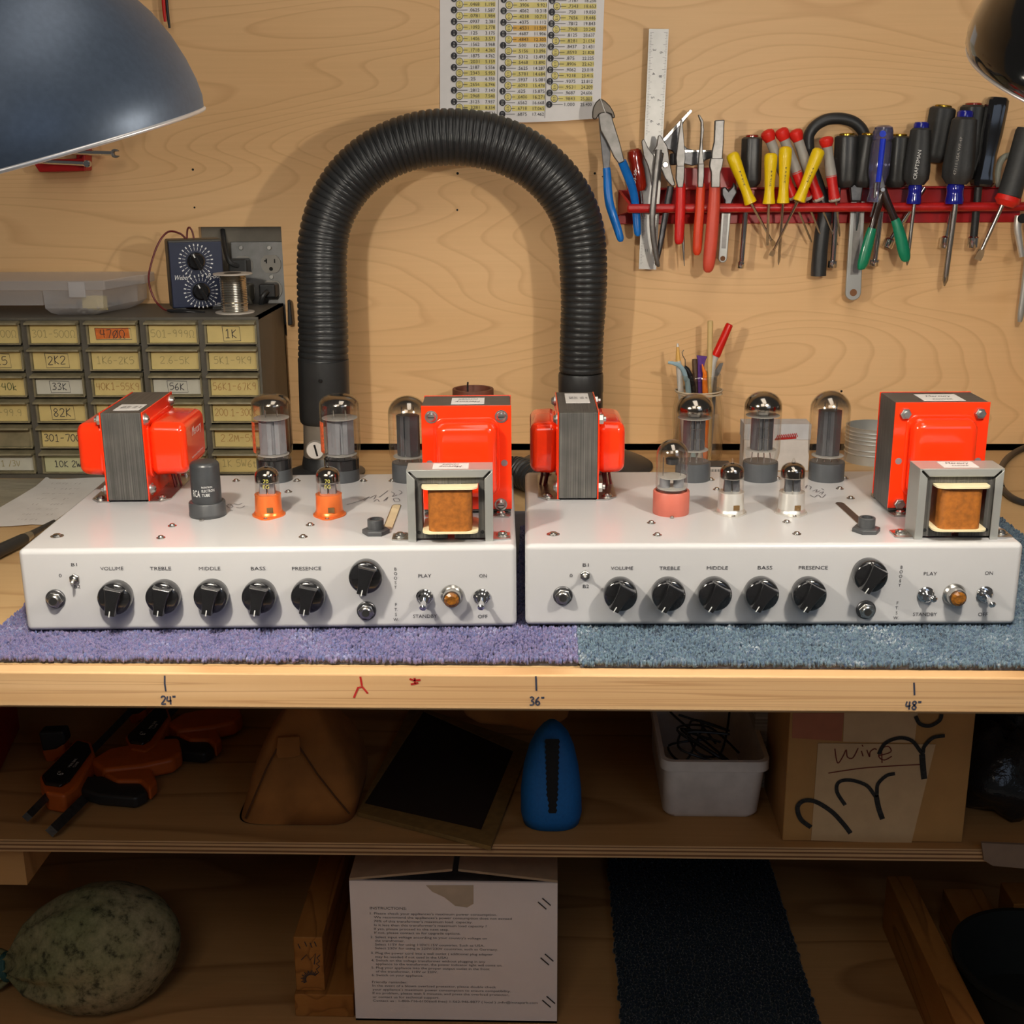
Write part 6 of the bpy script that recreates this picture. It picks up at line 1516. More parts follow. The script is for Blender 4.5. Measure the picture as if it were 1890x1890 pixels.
# blue-ended soft grip drivers
FER = [(0, 11), (.15, 13), (.35, 12), (.55, 12), (.8, 13.5), (1, 13)]
t = driver('soft black screwdriver with blue ends and white lettering', (1700, 236, -.062), (1690, 341, -.062), [(0, 14), (.04, 18), (.3, 20.5), (.75, 23), (.9, 22), (1, 15)], 'soft_grey', ((1688, 372, -.062), (1674, 490, -.058)), 3.4, tip='cross', cap=(0, 14, 10, 'blue_clear'), n=36, shape=flute, smat='nickel', collar=((1690, 340, -.062), (1686, 376, -.062), FER, 'blue_clear'), mark=('CRAFTSMAN', 1693, 304, -.0785, 6.5, 52, (.10, 0, 1), 'white_print'), group='blue-ended soft grip screwdrivers in the red rack')
t = driver('biggest soft black screwdriver with blue ends and long cross shaft', (1781, 216, -.066), (1765, 340, -.066), [(0, 15), (.04, 22), (.3, 24.5), (.75, 28), (.9, 27), (1, 18)], 'soft_grey', ((1764, 372, -.066), (1743, 528, -.058)), 5.4, tip='cross', cap=(0, 14.5, 11, 'blue_clear'), n=36, shape=flute, smat='nickel', collar=((1764, 339, -.066), (1761, 376, -.066), [(u, r*1.25) for u, r in FER], 'blue_clear'), mark=('47111 USA WF-4P', 1768, 288, -.0845, 5, 68, (.10, 0, 1), 'grey_handle'), group='blue-ended soft grip screwdrivers in the red rack')
t = driver('glossy black square-ended driver with flattened handle', (1842, 180, -.05), (1812, 344, -.05), [(0, 15), (.03, 18.5), (.12, 19), (.4, 18), (.65, 15), (.85, 17), (.95, 21), (1, 18)], 'knob', ((1806, 345, -.044), (1797, 440, -.040)), 7, smat='rubber', socket=((1797, 436, -.04), (1795, 457, -.04), 10), name='nut_driver', cat='nut driver', n=24, shape=[1.12 if abs(abs(math.cos(2*PI*j/24))-.7) < .25 else 1 for j in range(24)])
solo('curved_grip', MB().ptube([(1872, 288, -.03, 5), (1858, 288, -.03, 6), (1847, 298, -.03, 6), (1842, 315, -.03, 6), (1841, 330, -.03, 6), (1844, 344, -.03, 5.5)], 12), M['grip_grey'], 'pale grey curved handle behind the black grips at the rack end', 'handle')
t = driver('black rubber-gripped flat screwdriver with red base leaning right', (1899, 238, -.075), (1860, 370, -.075), [(0, 20), (.05, 22), (.5, 21), (.8, 21.5), (.93, 22), (1, 15)], 'soft_grey', ((1852, 374, -.072), (1812, 462, -.066)), 4, tip='flat', smat='nickel', collar=((1862, 362, -.076), (1855, 380, -.076), [(0, 21), (.5, 23), (1, 15)], 'red_cap'))
t = thing('locking_pliers', 'pale steel locking pliers hanging at the right end of the rack', 'pliers', P(1885, 500, -.05))
limb(t, 'handle', [(1881, 398, -.05, 8), (1878, 420, -.05, 7), (1882, 450, -.05, 6), (1886, 474, -.05, 5)], 'silver_paint', .8)
limb(t, 'handle', [(1892, 396, -.046, 9), (1902, 420, -.046, 8), (1898, 480, -.046, 8), (1890, 540, -.046, 7), (1884, 580, -.046, 6), (1882, 594, -.046, 4)], 'satin', .8)
q = MB(); disc(q, P(1887, 403, -.058), (0, -1, 0), .006, .001, 18); build('bolt_hole', q, M['hole'], t)
t = thing('file_card', 'slim dark wrench jaw tip showing under the left lamp', 'wrench', P(1, 1, 0)) if False else None

# ------------------------------------------------------------------ left rack with wrenches below the grey lamp
LY = -.03
t = thing('wrench_rack', 'red plastic wrench rack on the wall under the grey lamp', 'rack', (P(110, 300, 0).x, 0, P(110, 318, 0).z))
build('rack_body', MB().ppris([(58, 296), (150, 292), (157, 236), (157, 316), (72, 318)], LY, .027).ppris([(40, 236), (157, 236), (157, 316), (140, 316), (140, 262), (40, 262)], LY+.006, .02), M['red_rack'], t, bevel=.002)
def wrench(lab, a_, b_, r, hr, open_=True):
    t = thing('combination_wrench', lab, 'wrench', P(*b_, LY-.006), group='wrenches in the red rack under the grey lamp')
    A_, B_ = P(*a_, LY-.006), P(*b_, LY-.006); m = mpp(B_); d = (B_-A_).normalized()
    build('handle', MB().rod(A_, B_, [(0, r*m), (.9, r*m), (1, r*m)], 10, .6), M['chrome'], t)
    u = V3((-d.z, 0, d.x)); out = []
    if open_:
        for a in [30+i*15 for i in range(21)]: out.append(B_+d*(hr*m*(.7+math.cos(math.radians(a))))+u*(hr*m*math.sin(math.radians(a))))
        out += [B_+d*(hr*m*.55)-u*(hr*m*.42), B_+d*(hr*m*.40), B_+d*(hr*m*.55)+u*(hr*m*.42)]
        n = len(out); bk_ = V3((0, .006, 0))
        q = MB().add(out+[p+bk_ for p in out], [tuple(range(n)), tuple(range(2*n-1, n-1, -1))]+[(i, n+i, n+(i+1) % n, (i+1) % n) for i in range(n)])
        build('open_jaw', q, M['steel'], t, bevel=.0008)
    else:
        q = MB(); disc(q, B_+d*(hr*m*.8), (0, -1, 0), hr*m, .008, 20, ch=.001); build('ring_end', q, M['chrome'], t)
wrench('wrench with open jaw sticking out farthest right of the rack', (70, 279), (206, 283), 4.5, 8)
wrench('lowest short wrench ending in a bright ring', (72, 298), (158, 302), 4, 6.5, False)
wrench('short wrench with ring end just above the open-jawed one', (90, 262), (162, 266), 4, 6, False)
wrench('wrench tip showing under the middle of the lamp rim', (110, 236), (222, 246), 4, 8)
wrench('highest wrench tip under the lamp rim', (140, 222), (252, 231), 3, 6)
t = thing('hanging_grip_tool', 'narrow red and black handle hanging at the top behind the grey lamp', 'tool', P(308, 52, -.02))
limb(t, 'red_handle', [(300, -40, -.02, 3.2), (302, 10, -.02, 3.4), (305, 40, -.02, 2.6)], 'red_dip', .8)
limb(t, 'black_handle', [(304, -40, -.016, 3), (309, 20, -.016, 3), (313, 52, -.016, 2)], 'rubber', .8)
# ------------------------------------------------------------------ on the middle shelf
def gpoly(px, z): return [tuple(G(x, y, z))[:2] for x, y in px]
def gprism(mb, px, z0, z1): return mb.prism(gpoly(px, z1), z0, z1)
M['tote_red'] = pm('red_plastic_tote', S(150, 24, 16), .4)
M['clamp_orange'] = pm('orange_clamp_plastic', S(190, 92, 34), .45)
M['suede'] = pm('tan_suede', S(150, 96, 44), .9, var=.25, scale=22)
M['suede_dark'] = pm('dark_suede_seam', S(84, 50, 22), .9)
M['panel_dark'] = pm('dark_brown_screen', (.018, .009, .006), .8)
M['olive'] = pm('olive_tape_border', S(120, 92, 48), .8, var=.15, scale=120)
M['blue_foam'] = pm('bright_blue_plastic', S(20, 104, 176), .6, bump=.0002, scale=300)
M['bristle'] = pm('black_bristles', (.008, .008, .009), .8)
M['bin_white'] = pm('white_plastic_bin', S(214, 206, 200), .4)
M['kraft'] = pm('brown_cardboard_box', S(168, 124, 70), .75, var=.07, scale=30)
M['tape_tan'] = pm('pale_packing_tape', S(190, 158, 118), .4, var=.05)
M['bag_dark'] = pm('dark_plastic_bag', (.012, .014, .016), .22, bump=.004, scale=45)
p0, p1 = G(-2, 1432, SZ), G(38, 1346, SZ)
lf = V3((-.16, -.05, 0))
q = MB().prism([tuple(p)[:2] for p in (p0, p1, p1+lf, p0+lf)], SZ, SZ+.17)
solo('red_tote', q, M['tote_red'], 'red plastic tote at the left end of the middle shelf', 'tote', bevel=.004)
def clamp(label, dx, dy, k=1.0, z=SZ):
    f = lambda L: [((x-110)*k+110+dx, (y-1440)*k+1440+dy) for x, y in L]
    o = G(*f([(130, 1420)])[0], z); t = thing('bar_clamp', label, 'clamp', (o.x, o.y, z), group='orange and black bar clamps on the middle shelf')
    q = MB()
    A_, B_ = G(*f([(50, 1508)])[0], z+.017), G(*f([(236, 1318)])[0], z+.017); q.rod(A_, B_, [(0, .006), (1, .006)], 4, ref=V3((0, 0, 1)), shape=None); build('bar', q, M['dark_steel'], t)
    q = MB(); A_, B_ = G(*f([(95, 1534)])[0], z+.010), G(*f([(152, 1478)])[0], z+.012); q.rod(A_, B_, [(0, .0075), (1, .0075)], 4, ref=V3((0, 0, 1))); build('lower_bar', q, M['dark_steel'], t)
    b_ = build('housing', gprism(MB(), f([(72, 1432), (140, 1362), (168, 1368), (176, 1392), (142, 1452), (118, 1468), (84, 1462)]), z+.002, z+.026), M['clamp_orange'], t, bevel=.004, seg=3)
    lb_ = build('label_plate', gprism(MB(), f([(76, 1430), (142, 1364), (164, 1370), (168, 1384), (128, 1438), (112, 1448), (82, 1444)]), z+.024, z+.030), M['black_plastic'], t, bevel=.003)
    q = MB()
    ru = (G(*f([(150, 1376)])[0], z)-G(*f([(108, 1424)])[0], z)).normalized(); uu = V3((-ru.y, ru.x, 0))
    for st, x, y, cap in (('6"', 112, 1427, .008), ('MINI BAR', 134, 1408, .0035), ('CLAMP', 140, 1411, .0030)): put_text(q, st, G(*f([(x, y)])[0], z+.0302), ru, uu, cap)
    build('label_print', q, M['white_print'], lb_)
    build('handle', gprism(MB(), f([(165, 1402), (200, 1380), (300, 1362), (330, 1360), (336, 1386), (320, 1400), (262, 1412), (190, 1420)]), z+.004, z+.024), M['clamp_orange'], t, bevel=.005, seg=3)
    build('grip_pad', gprism(MB(), f([(146, 1432), (190, 1430), (212, 1440), (262, 1440), (273, 1460), (250, 1472), (180, 1466), (148, 1456)]), z+.001, z+.016), M['rubber'], t, bevel=.004)
    build('trigger', gprism(MB(), f([(190, 1425), (250, 1418), (280, 1417), (290, 1440), (276, 1456), (258, 1440), (215, 1440)]), z+.003, z+.020), M['clamp_orange'], t, bevel=.004, seg=3)
    j_ = build('jaw', MB().ppris(f([(76, 1388), (95, 1370), (118, 1374), (122, 1392), (104, 1402), (90, 1420)]), o.y+.02, .018), M['clamp_orange'], t, bevel=.003)
    build('jaw_pad', MB().ppris(f([(70, 1352), (116, 1350), (122, 1372), (104, 1384), (78, 1388)]), o.y+.019, .02), M['rubber'], t, bevel=.003)
clamp('front orange and black bar clamp with its label facing up', 0, 0)
clamp('rear orange and black bar clamp lying partly behind the front one', 152, -76, .82)
# suede bag
Yb = G(555, 1524, SZ).y; t = thing('suede_bag', 'tan suede wedge-shaped bag on the middle shelf', 'bag', (P(556, 1500, Yb).x, Yb+.05, SZ))
def loft(pxL, pxR, Y, depth, n=40, e=.55, zmin=None):
    """soft body through rows (y, x left, x right, depth scale)"""
    R = []
    for y, xl__, xr__, dk in pxL:
        a, b = P(xl__, y, Y+depth*.35), P(xr__, y, Y+depth*.35); c = (a+b)/2; w_ = (b-a).length/2; z = max(a.z, zmin) if zmin is not None else a.z
        R.append([V3((c.x+w_*math.copysign(abs(math.cos(q))**e, math.cos(q)), c.y+depth*.15+depth*dk*.5*math.copysign(abs(math.sin(q))**e, math.sin(q)), z)) for q in [2*PI*j/n for j in range(n)]])
    return MB().rings(R)
build('body', loft([(1512, 462, 640, .85), (1505, 452, 656, 1), (1490, 454, 662, 1), (1450, 462, 667, .95), (1410, 472, 660, .85), (1370, 487, 640, .70), (1330, 512, 606, .5), (1300, 530, 585, .35), (1285, 540, 575, .2)], None, Yb, .13, e=.34, zmin=SZ+.001), M['suede'], t, smooth=180)
def onface(x, y):
    rows = [(1512, .97), (1490, 1), (1450, .95), (1410, .85), (1370, .70), (1330, .5)]
    for (ya, da), (yb_, db) in zip(rows, rows[1:]):
        if yb_ <= y <= ya: dk = da+(db-da)*(ya-y)/(ya-yb_); break
    else: dk = rows[0][1] if y > 1512 else rows[-1][1]
    return P(x, y, Yb+.13*(.5-.5*dk)-.0006)
for nm_, pts, r in (('seam', [(453, 1510), (470, 1470), (492, 1418), (511, 1382)], .0011), ('seam', [(552, 1378), (585, 1428), (618, 1470), (645, 1502)], .0011)):
    build(nm_, MB().tube([onface(*p) for p in pts], r, 8), M['suede_dark'], t)
fl_ = [onface(x, y)+V3((0, -.002, 0)) for x, y in ((513, 1360), (553, 1358), (555, 1392), (545, 1396), (514, 1399), (510, 1390))]
n = len(fl_); build('flap', MB().add(fl_+[p+V3((0, .004, 0)) for p in fl_], [tuple(range(n)), tuple(range(2*n-1, n-1, -1))]+[(i, (i+1) % n, n+(i+1) % n, n+i) for i in range(n)]), M['suede'], t, bevel=.001)
# panel
zp = SZ+.006
t = thing('framed_panel', 'flat dark panel with olive border lying askew on the middle shelf', 'panel', G(820, 1440, SZ))
co = [(660, 1499), (906, 1562), (980, 1372), (760, 1300)]; ci_ = [(672, 1482), (888, 1531), (948, 1385), (782, 1312)]
o_, i_ = gpoly(co, zp), gpoly(ci_, zp)
q = MB()
vs = [(x, y, zp) for x, y in o_]+[(x, y, zp) for x, y in i_]+[(x, y, SZ+.0008) for x, y in o_]+[(x, y, SZ+.0008) for x, y in i_]
fs = []
for i in range(4):
    j = (i+1) % 4; fs += [(i, j, 4+j, 4+i), (8+i, 12+i, 12+j, 8+j), (i, 8+i, 8+j, j), (4+i, 4+j, 12+j, 12+i)]
build('border', q.add(vs, fs), M['olive'], t, bevel=.0008)
build('dark_sheet', MB().prism(i_, SZ+.001, zp-.0015), M['panel_dark'], t)
solo('brown_leather', MB().ppris([(846, 1296), (1052, 1296), (1049, 1328), (1026, 1342), (990, 1356), (944, 1344), (884, 1338), (858, 1324)], -.40, .06), M['suede'], 'brown leather piece bulging under the bench beside the blue brush', 'leather', bevel=.006)
# blue brush
Yq = G(1017, 1536, SZ).y; t = thing('blue_brush', 'blue upright rounded brush head with black slit on the middle shelf', 'brush', (P(1017, 1500, Yq).x, Yq+.03, SZ))
build('body', loft([(1527, 972, 1062, .8), (1520, 965, 1070, 1), (1500, 961, 1074, 1), (1460, 961, 1073, 1), (1420, 966, 1068, .95), (1385, 976, 1060, .85), (1362, 988, 1050, .7), (1348, 1000, 1038, .5), (1340, 1010, 1028, .3)], None, Yq, .06, e=.8, zmin=SZ+.001), M['blue_foam'], t, smooth=180)
q = MB(); rows = [(1362, .70), (1385, .85), (1420, .95), (1460, 1), (1480, 1), (1500, 1)]; F_ = []; rnd = random.Random(2)
for k_ in range(29):
    y = 1364+k_*4.9
    for (ya, da), (yb_, db) in zip(rows, rows[1:]):
        if ya <= y <= yb_: dk = da+(db-da)*(y-ya)/(yb_-ya); break
    w0 = 12.5-k_*.16; Yf_ = Yq+.06*(.5-.5*dk)-.0008; jg = 2.2 if k_ % 2 else 0
    F_.append([P(1019.5-w0-jg, y, Yf_+.0012), P(1019.5, y, Yf_), P(1020+w0*.92+jg, y, Yf_+.0012), P(1019.5, y, Yf_+.012)])
q.rings(F_)
build('bristle_slit', q, M['bristle'], t)
# white bin with wire
Yn = G(1312, 1511, SZ).y; t = thing('storage_bin', 'white open plastic bin of wire beside the cardboard box', 'bin', (P(1312, 1500, Yn).x, Yn+.09, SZ))
a, b = P(1224, 1508, Yn), P(1400, 1508, Yn); zt = P(1320, 1405, Yn-.006).z; a2, b2 = P(1226, 1432, Yn-.004), P(1414, 1432, Yn-.004); dp = .17
def rrect(x0, x1, y0, y1, r, z, n=6):
    o = []
    for cx_, cy_, a0 in ((x1-r, y1-r, 0), (x0+r, y1-r, PI/2), (x0+r, y0+r, PI), (x1-r, y0+r, 1.5*PI)):
        for i in range(n): s_ = a0+PI/2*i/(n-1); o.append(V3((cx_+r*math.cos(s_), cy_+r*math.sin(s_), z)))
    return o
R = [rrect(a.x+.004, b.x-.004, Yn+.004, Yn+dp-.004, .010, SZ+.0005), rrect(a.x, b.x, Yn, Yn+dp, .012, SZ+.006), rrect(a2.x, b2.x, Yn-.004, Yn+dp, .012, zt-.012), rrect(a2.x-.004, b2.x+.004, Yn-.008, Yn+dp+.004, .013, zt-.012), rrect(a2.x-.004, b2.x+.004, Yn-.008, Yn+dp+.004, .013, zt),
     rrect(a2.x+.001, b2.x-.001, Yn-.003, Yn+dp-.001, .011, zt), rrect(a.x+.003, b.x-.003, Yn+.003, Yn+dp-.003, .010, SZ+.003)]
q = MB().rings(R, caps=False); n = len(R[0]); q.f.append(tuple(range(n))[::-1]); q.f.append(tuple(range(6*n, 7*n)))
build('bin_wall', q, M['bin_white'], t, smooth=50)
rnd = random.Random(11)
for k_ in range(5):
    pts = [(rnd.uniform(a.x+.012, b.x-.012), rnd.uniform(Yn+.015, Yn+dp-.02), rnd.uniform(zt-.03, zt+.006)) for _ in range(6)]
    solo('wire_coil', MB().tube(catmull(pts, 8), .0014, 8), M['rubber'], 'loose dark wire tangled inside the white plastic bin', 'wire', group='loose wires in the white bin')
q = MB().box((P(1394, 1330, -.40).x, -.40, SZ), (P(1424, 1330, -.40).x, -.20, P(1400, 1318, -.40).z+.02))
solo('ribbed_carton', q, pm('striped_white_carton', S(170, 164, 156), .6, var=.5, scale=1, stretch=(1, 1, 300)), 'narrow striped white carton between the white bin and cardboard box', 'carton')
# cardboard box with writing
Yx = G(1600, 1554, SZ).y; a, b = P(1444, 1549, Yx), P(1776, 1556, Yx); a2, b2 = P(1461, 1325, Yx), P(1800, 1325, Yx)
zt = BZ-.055; t = thing('cardboard_box', 'brown cardboard box marked wire at the right of the middle shelf', 'box', ((a.x+b.x)/2, Yx+.09, SZ), 0)
build('carton', MB().box((a.x, Yx, SZ+.0003), (b.x, Yx+.17, zt)), M['kraft'], t, bevel=.0015)
lb_ = build('paper_label', MB().ppris([(1510, 1372), (1727, 1374), (1682, 1557), (1497, 1551)], Yx-.0006, .0005), M['tape_tan'], t)
build('packing_tape', MB().ppris([(1558, 1316), (1694, 1316), (1688, 1371), (1556, 1369)], Yx-.0005, .0004), M['tape_tan'], t)
build('red_patch', MB().ppris([(1463, 1316), (1558, 1316), (1553, 1368), (1462, 1362)], Yx-.0004, .0003), pm('reddish_tape', S(158, 92, 62), .5), t)
q = MB(); f_ = lambda x, y: P(x, y, Yx-.0009)
for L in ([(1541, 1382), (1544, 1403), (1548, 1408), (1557, 1394), (1562, 1384), (1564, 1397), (1574, 1399), (1584, 1381)], [(1590, 1386), (1593, 1396)], [(1591, 1375), (1593, 1378)], [(1600, 1384), (1605, 1397), (1606, 1388), (1614, 1382), (1618, 1384)], [(1622, 1395), (1644, 1388), (1640, 1378), (1627, 1382), (1622, 1396), (1632, 1403), (1646, 1396)], [(1627, 1378), (1628, 1408)], [(1529, 1427), (1600, 1417), (1700, 1411)]):
    ribbon(q, [f_(*p) for p in (catmull(L, 4) if len(L) > 2 else L)], V3((0, -1, 0)), .0012)
build('red_writing', q, pm('dark_red_crayon', S(104, 34, 20), .8), lb_)
for L, w_ in (([(1497, 1527), (1478, 1512), (1472, 1490), (1484, 1478), (1506, 1480), (1535, 1498), (1556, 1520), (1570, 1538)], .0050), ([(1560, 1486), (1545, 1462), (1548, 1444), (1570, 1440), (1600, 1450), (1617, 1470), (1620, 1448), (1636, 1432), (1652, 1428)], .0040), ([(1617, 1468), (1622, 1492), (1629, 1512)], .0055), ([(1622, 1392), (1634, 1372), (1660, 1362), (1684, 1368), (1702, 1390), (1706, 1378), (1722, 1362), (1744, 1358)], .0040), ([(1702, 1392), (1704, 1420), (1706, 1438)], .0062), ([(1690, 1322), (1698, 1336), (1716, 1340), (1734, 1330), (1738, 1318)], .0040)):
    q = MB(); ribbon(q, [P(x, y, Yx-.0011) for x, y in catmull(L, 5)], V3((0, -1, 0)), w_); build('charcoal_stroke', q, pm('charcoal', (.02, .019, .018), .9, var=.5, scale=400), lb_)
# dark bags at the right end of the shelf
def blob(c, s, seed, mat, name, label, cat, n=28, m=18, amp=.16):
    rnd = random.Random(seed); ph = [rnd.uniform(0, 6.28) for _ in range(9)]; R = []
    for i in range(1, m):
        a = PI*i/m
        row = []
        for j in range(n):
            b_ = 2*PI*j/n; k_ = 1+amp*(math.sin(3*b_+ph[0]+2*a)+.7*math.sin(5*b_+ph[1]-3*a)+.6*math.sin(7*a+ph[2]+b_)+.4*math.sin(9*b_+ph[3]+5*a))/2
            row.append(V3((c[0]+s[0]*k_*math.sin(a)*math.cos(b_), c[1]+s[1]*k_*math.sin(a)*math.sin(b_), max(SZ+.001, c[2]-s[2]*k_*math.cos(a)))))
        R.append(row)
    return solo(name, MB().rings(R), mat, label, cat, smooth=180)
pB_ = G(1860, 1536, SZ)
blob((pB_.x+.01, pB_.y+.06, SZ+.045), (.062, .055, .05), 5, M['bag_dark'], 'plastic_bag', 'crumpled dark plastic bag at the right end of the middle shelf', 'bag')
blob((pB_.x+.035, pB_.y+.185, SZ+.07), (.06, .05, .07), 8, M['bag_dark'], 'plastic_bag', 'taller dark plastic bag behind the crumpled one at shelf right', 'bag')
solo('grey_strip', MB().ppris([(1812, 1556), (1900, 1560), (1900, 1604), (1832, 1598), (1816, 1588)], SY-.004, .0035), pm('pale_grey_board', S(120, 100, 84), .7), 'pale grey board piece fixed to the shelf edge at the far right', 'board')

# ------------------------------------------------------------------ on the bottom shelf
# white carton with printed instructions
Yz = G(842, 1886, LZ).y; a, b = P(657, 1885, Yz), P(1028, 1885, Yz); zt = P(842, 1628, Yz).z
bd_ = .22
t = thing('white_carton', 'white cardboard carton printed with instructions on the bottom shelf', 'box', ((a.x+b.x)/2, Yz+bd_/2, LZ))
xa, xb = a.x, b.x
build('carton', MB().box((xa, Yz, LZ+.0003), (xb, Yz+.003, zt)).box((xa, Yz+bd_-.003, LZ+.0003), (xb, Yz+bd_, zt)).box((xa, Yz+.003, LZ+.0003), (xa+.003, Yz+bd_-.003, zt)).box((xb-.003, Yz+.003, LZ+.0003), (xb, Yz+bd_-.003, zt)).box((xa, Yz, LZ+.0003), (xb, Yz+bd_, LZ+.003)), pm('white_corrugated_card', S(238, 226, 222), .7, var=.03, scale=20), t)
xm = P(840, 1610, Yz).x
for sg, x0 in ((1, xa), (-1, xb)):
    xe = xm-sg*.0035; up_z = .013
    fp__ = [(x0, Yz+.001, zt), (xe, Yz+.002, zt+up_z), (xe, Yz+bd_-.002, zt+up_z*.8), (x0, Yz+bd_-.001, zt)]
    build('flap', MB().add(fp__+[(x, y, z+.003) for x, y, z in fp__], [(3, 2, 1, 0), (4, 5, 6, 7), (0, 1, 5, 4), (1, 2, 6, 5), (2, 3, 7, 6), (3, 0, 4, 7)]), pm('plain_card_flap', S(176, 150, 122), .75), t)
build('clear_tape', MB().ppris([(786, 1634), (874, 1634), (874, 1668), (862, 1675), (840, 1672), (820, 1656), (798, 1646)], Yz-.0004, .0003), pm('yellowed_tape', S(186, 168, 148), .3), t)
LN = [("INSTRUCTIONS:", 258, 535, 477, 1.15), ("1. Please check your appliances's maximum power consumption.", 258, 1222, 517, 1), ("We recommend the appliances's power consumption does not exceed", 288, 1333, 546, 1), ("70% of this transformer's maximum load  capacity.", 288, 1035, 576, 1),
 ("Is it less than this transformer's maximum load capacity ?", 290, 1143, 605, 1), ("If yes, please proceed to the next step.", 290, 857, 634, 1), ("If not, please contact us for upgrade options.", 292, 945, 663, 1), ("2. Select input voltage according to your country's voltage on", 262, 1145, 696, 1),
 ("the transformer.", 296, 520, 724, 1), ("Select 115V for using 110V/115V countries. Such as USA.", 296, 1125, 752, 1), ("Select 230V for using in 220V/230V countries, such as Germany.", 296, 1228, 780, 1), ("3. Plug the power cord into a wall outlet ( additional plug adapter", 266, 1190, 817, 1),
 ("may be needed if not used in the USA)", 298, 848, 846, 1), ("4. Switch on the voltage transformer without plugging in any", 268, 1132, 873, 1), ("appliance to the transformer, the power indicator light will come on.", 303, 1262, 900, 1), ("5. Plug your appliance into the proper output outlet in the front", 270, 1165, 928, 1),
 ("of the transformer, 110V or 220V.", 303, 770, 957, 1), ("6. Switch on your appliance.", 272, 662, 985, 1), ("Friendly reminder:", 275, 540, 1037, 1), ("In the event of a blown overload protector, please double check", 277, 1213, 1064, 1), ("your appliance's maximum power consumption to ensure compatibility.", 278, 1325, 1093, 1),
 ("If no problem, please wait 5 minutes, and press the overload protector,", 278, 1313, 1121, 1), ("or contact us for technical support.", 279, 783, 1150, 1), ("Contact us : 1-800-716-6100(toll free) 1-562-946-8877 ( local ) ,info@instapark.com", 280, 1530, 1178, 1)]
q = MB()
for st, x0, x1, y, k_ in LN:
    A_, B_ = P(620+x0/4.109, 1560+y/4.109, Yz-.0003), P(620+x1/4.109, 1560+y/4.109, Yz-.0003)
    put_text(q, st, A_, (1, 0, 0), (0, 0, 1), 4.6*k_*mpp(A_), 'l', width=(B_-A_).x)
build('printed_instructions', q, pm('dark_grey_print', (.07, .055, .055), .7), t)
for x, y in ((1000, 1662), (1005, 1765), (1008, 1843)):
    for dx, dy in ((0, 7), (8, 0)):
        q = MB().tube([P(x-7+dx, y-4+dy, Yz-.0006), P(x+8+dx, y+9+dy, Yz-.0006)], .0008, 6); build('staple', q, M['dark_steel'], t)
# sandbag
M['sack'] = None
m_, nt_, b__ = nodes('grey_green_sackcloth'); L__ = nt_.links
n1 = N(nt_, 'ShaderNodeTexNoise', Scale=70.0, Detail=5.0, Roughness=.7); L__.new(coords(nt_), n1.inputs['Vector'])
n2 = N(nt_, 'ShaderNodeTexNoise', Scale=9.0, Detail=3.0); L__.new(coords(nt_), n2.inputs['Vector'])
r1 = ramp(nt_, n1.outputs['Fac'], [(.34, S(60, 58, 40)), (.47, S(128, 122, 94)), (.7, S(158, 150, 120))]); r2 = ramp(nt_, n2.outputs['Fac'], [(.35, (.7, .8, .6)), (.65, (1.05, 1, .95))])
mx_ = N(nt_, 'ShaderNodeMix', data_type='RGBA', blend_type='MULTIPLY'); mx_.inputs[0].default_value = 1; L__.new(r1.outputs['Color'], mx_.inputs[6]); L__.new(r2.outputs['Color'], mx_.inputs[7]); L__.new(mx_.outputs[2], b__.inputs['Base Color']); b__.inputs['Roughness'].default_value = .95
c0, c1 = (24, 1846), (326, 1722)
Ys = G(190, 1905, LZ).y+.075
t = thing('sand_sack', 'mottled grey-green cloth sack tied at its neck on the bottom shelf', 'sack', (P(170, 1780, Ys).x, Ys, LZ))
R = []; n = 64; A_, B_ = P(*c0, Ys), P(*c1, Ys); A_.z = max(A_.z, LZ+.034); d = (B_-A_); sd, nm = frame(d.normalized())
prof = [(-.10, .022, .3), (-.05, .018, .35), (0, .013, .4), (.03, .016, .38), (.08, .027, .30), (.16, .045, .19), (.28, .063, .10), (.42, .076, .05), (.56, .080, .022), (.70, .076, .012), (.82, .064, .01), (.91, .047, .01), (.97, .028, .01), (1.0, .010, 0)]
for u, r, w_ in prof:
    row = []
    for j in range(n):
        a_ = 2*PI*j/n; rr2 = r*(1+w_*(.6*math.sin(9*a_)+.5*math.sin(14*a_+1.3)))
        p = A_+d*u+sd*(rr2*math.cos(a_))+nm*(rr2*math.sin(a_)); p.z = max(LZ+.001, p.z); row.append(p)
    R.append(row)
build('cloth', MB().rings(R), m_, t, smooth=180)
tie = MB(); ct_ = A_+d*.0
for k_ in range(3): tie.tube([ct_+d*(.01*(k_-1))+sd*(.0165*math.cos(2*PI*j/20))+nm*(.0165*math.sin(2*PI*j/20)) for j in range(21)], .0022, 8, caps=False)
build('tie', tie, pm('green_blue_twine', S(44, 84, 82), .7), t)
# lumber
def stud(label, x0, x1, y0, y1, z0, z1, rot=0, stamp=None, name='lumber_offcut'):
    q = MB().box((x0, y0, z0), (x1, y1, z1))
    return solo(name, q, M['stud'], label, 'lumber', bevel=.0015)
Yf = G(600, 1877, LZ).y; a, b = P(545, 1875, Yf), P(654, 1875, Yf); zt = P(600, 1836, Yf).z
stud('short board lying under the stamped stud by the white carton', a.x, b.x, Yf, -.10, LZ, zt)
Ye = Yf+.006; a, b = P(547, 1830, Ye), P(600, 1830, Ye); z1_ = P(572, 1730, Ye).z
st_ = thing('lumber_offcut', 'wooden stud with stamped end grain beside the white carton', 'lumber', ((a.x+b.x)/2, Ye+.1, zt))
bs = build('stud', MB().box((a.x, Ye, zt+.0003), (b.x, -.10, z1_)), M['stud'], st_, bevel=.0015)
q = MB(); ct2 = P(575, 1808, Ye-.0004); m2 = mpp(ct2)
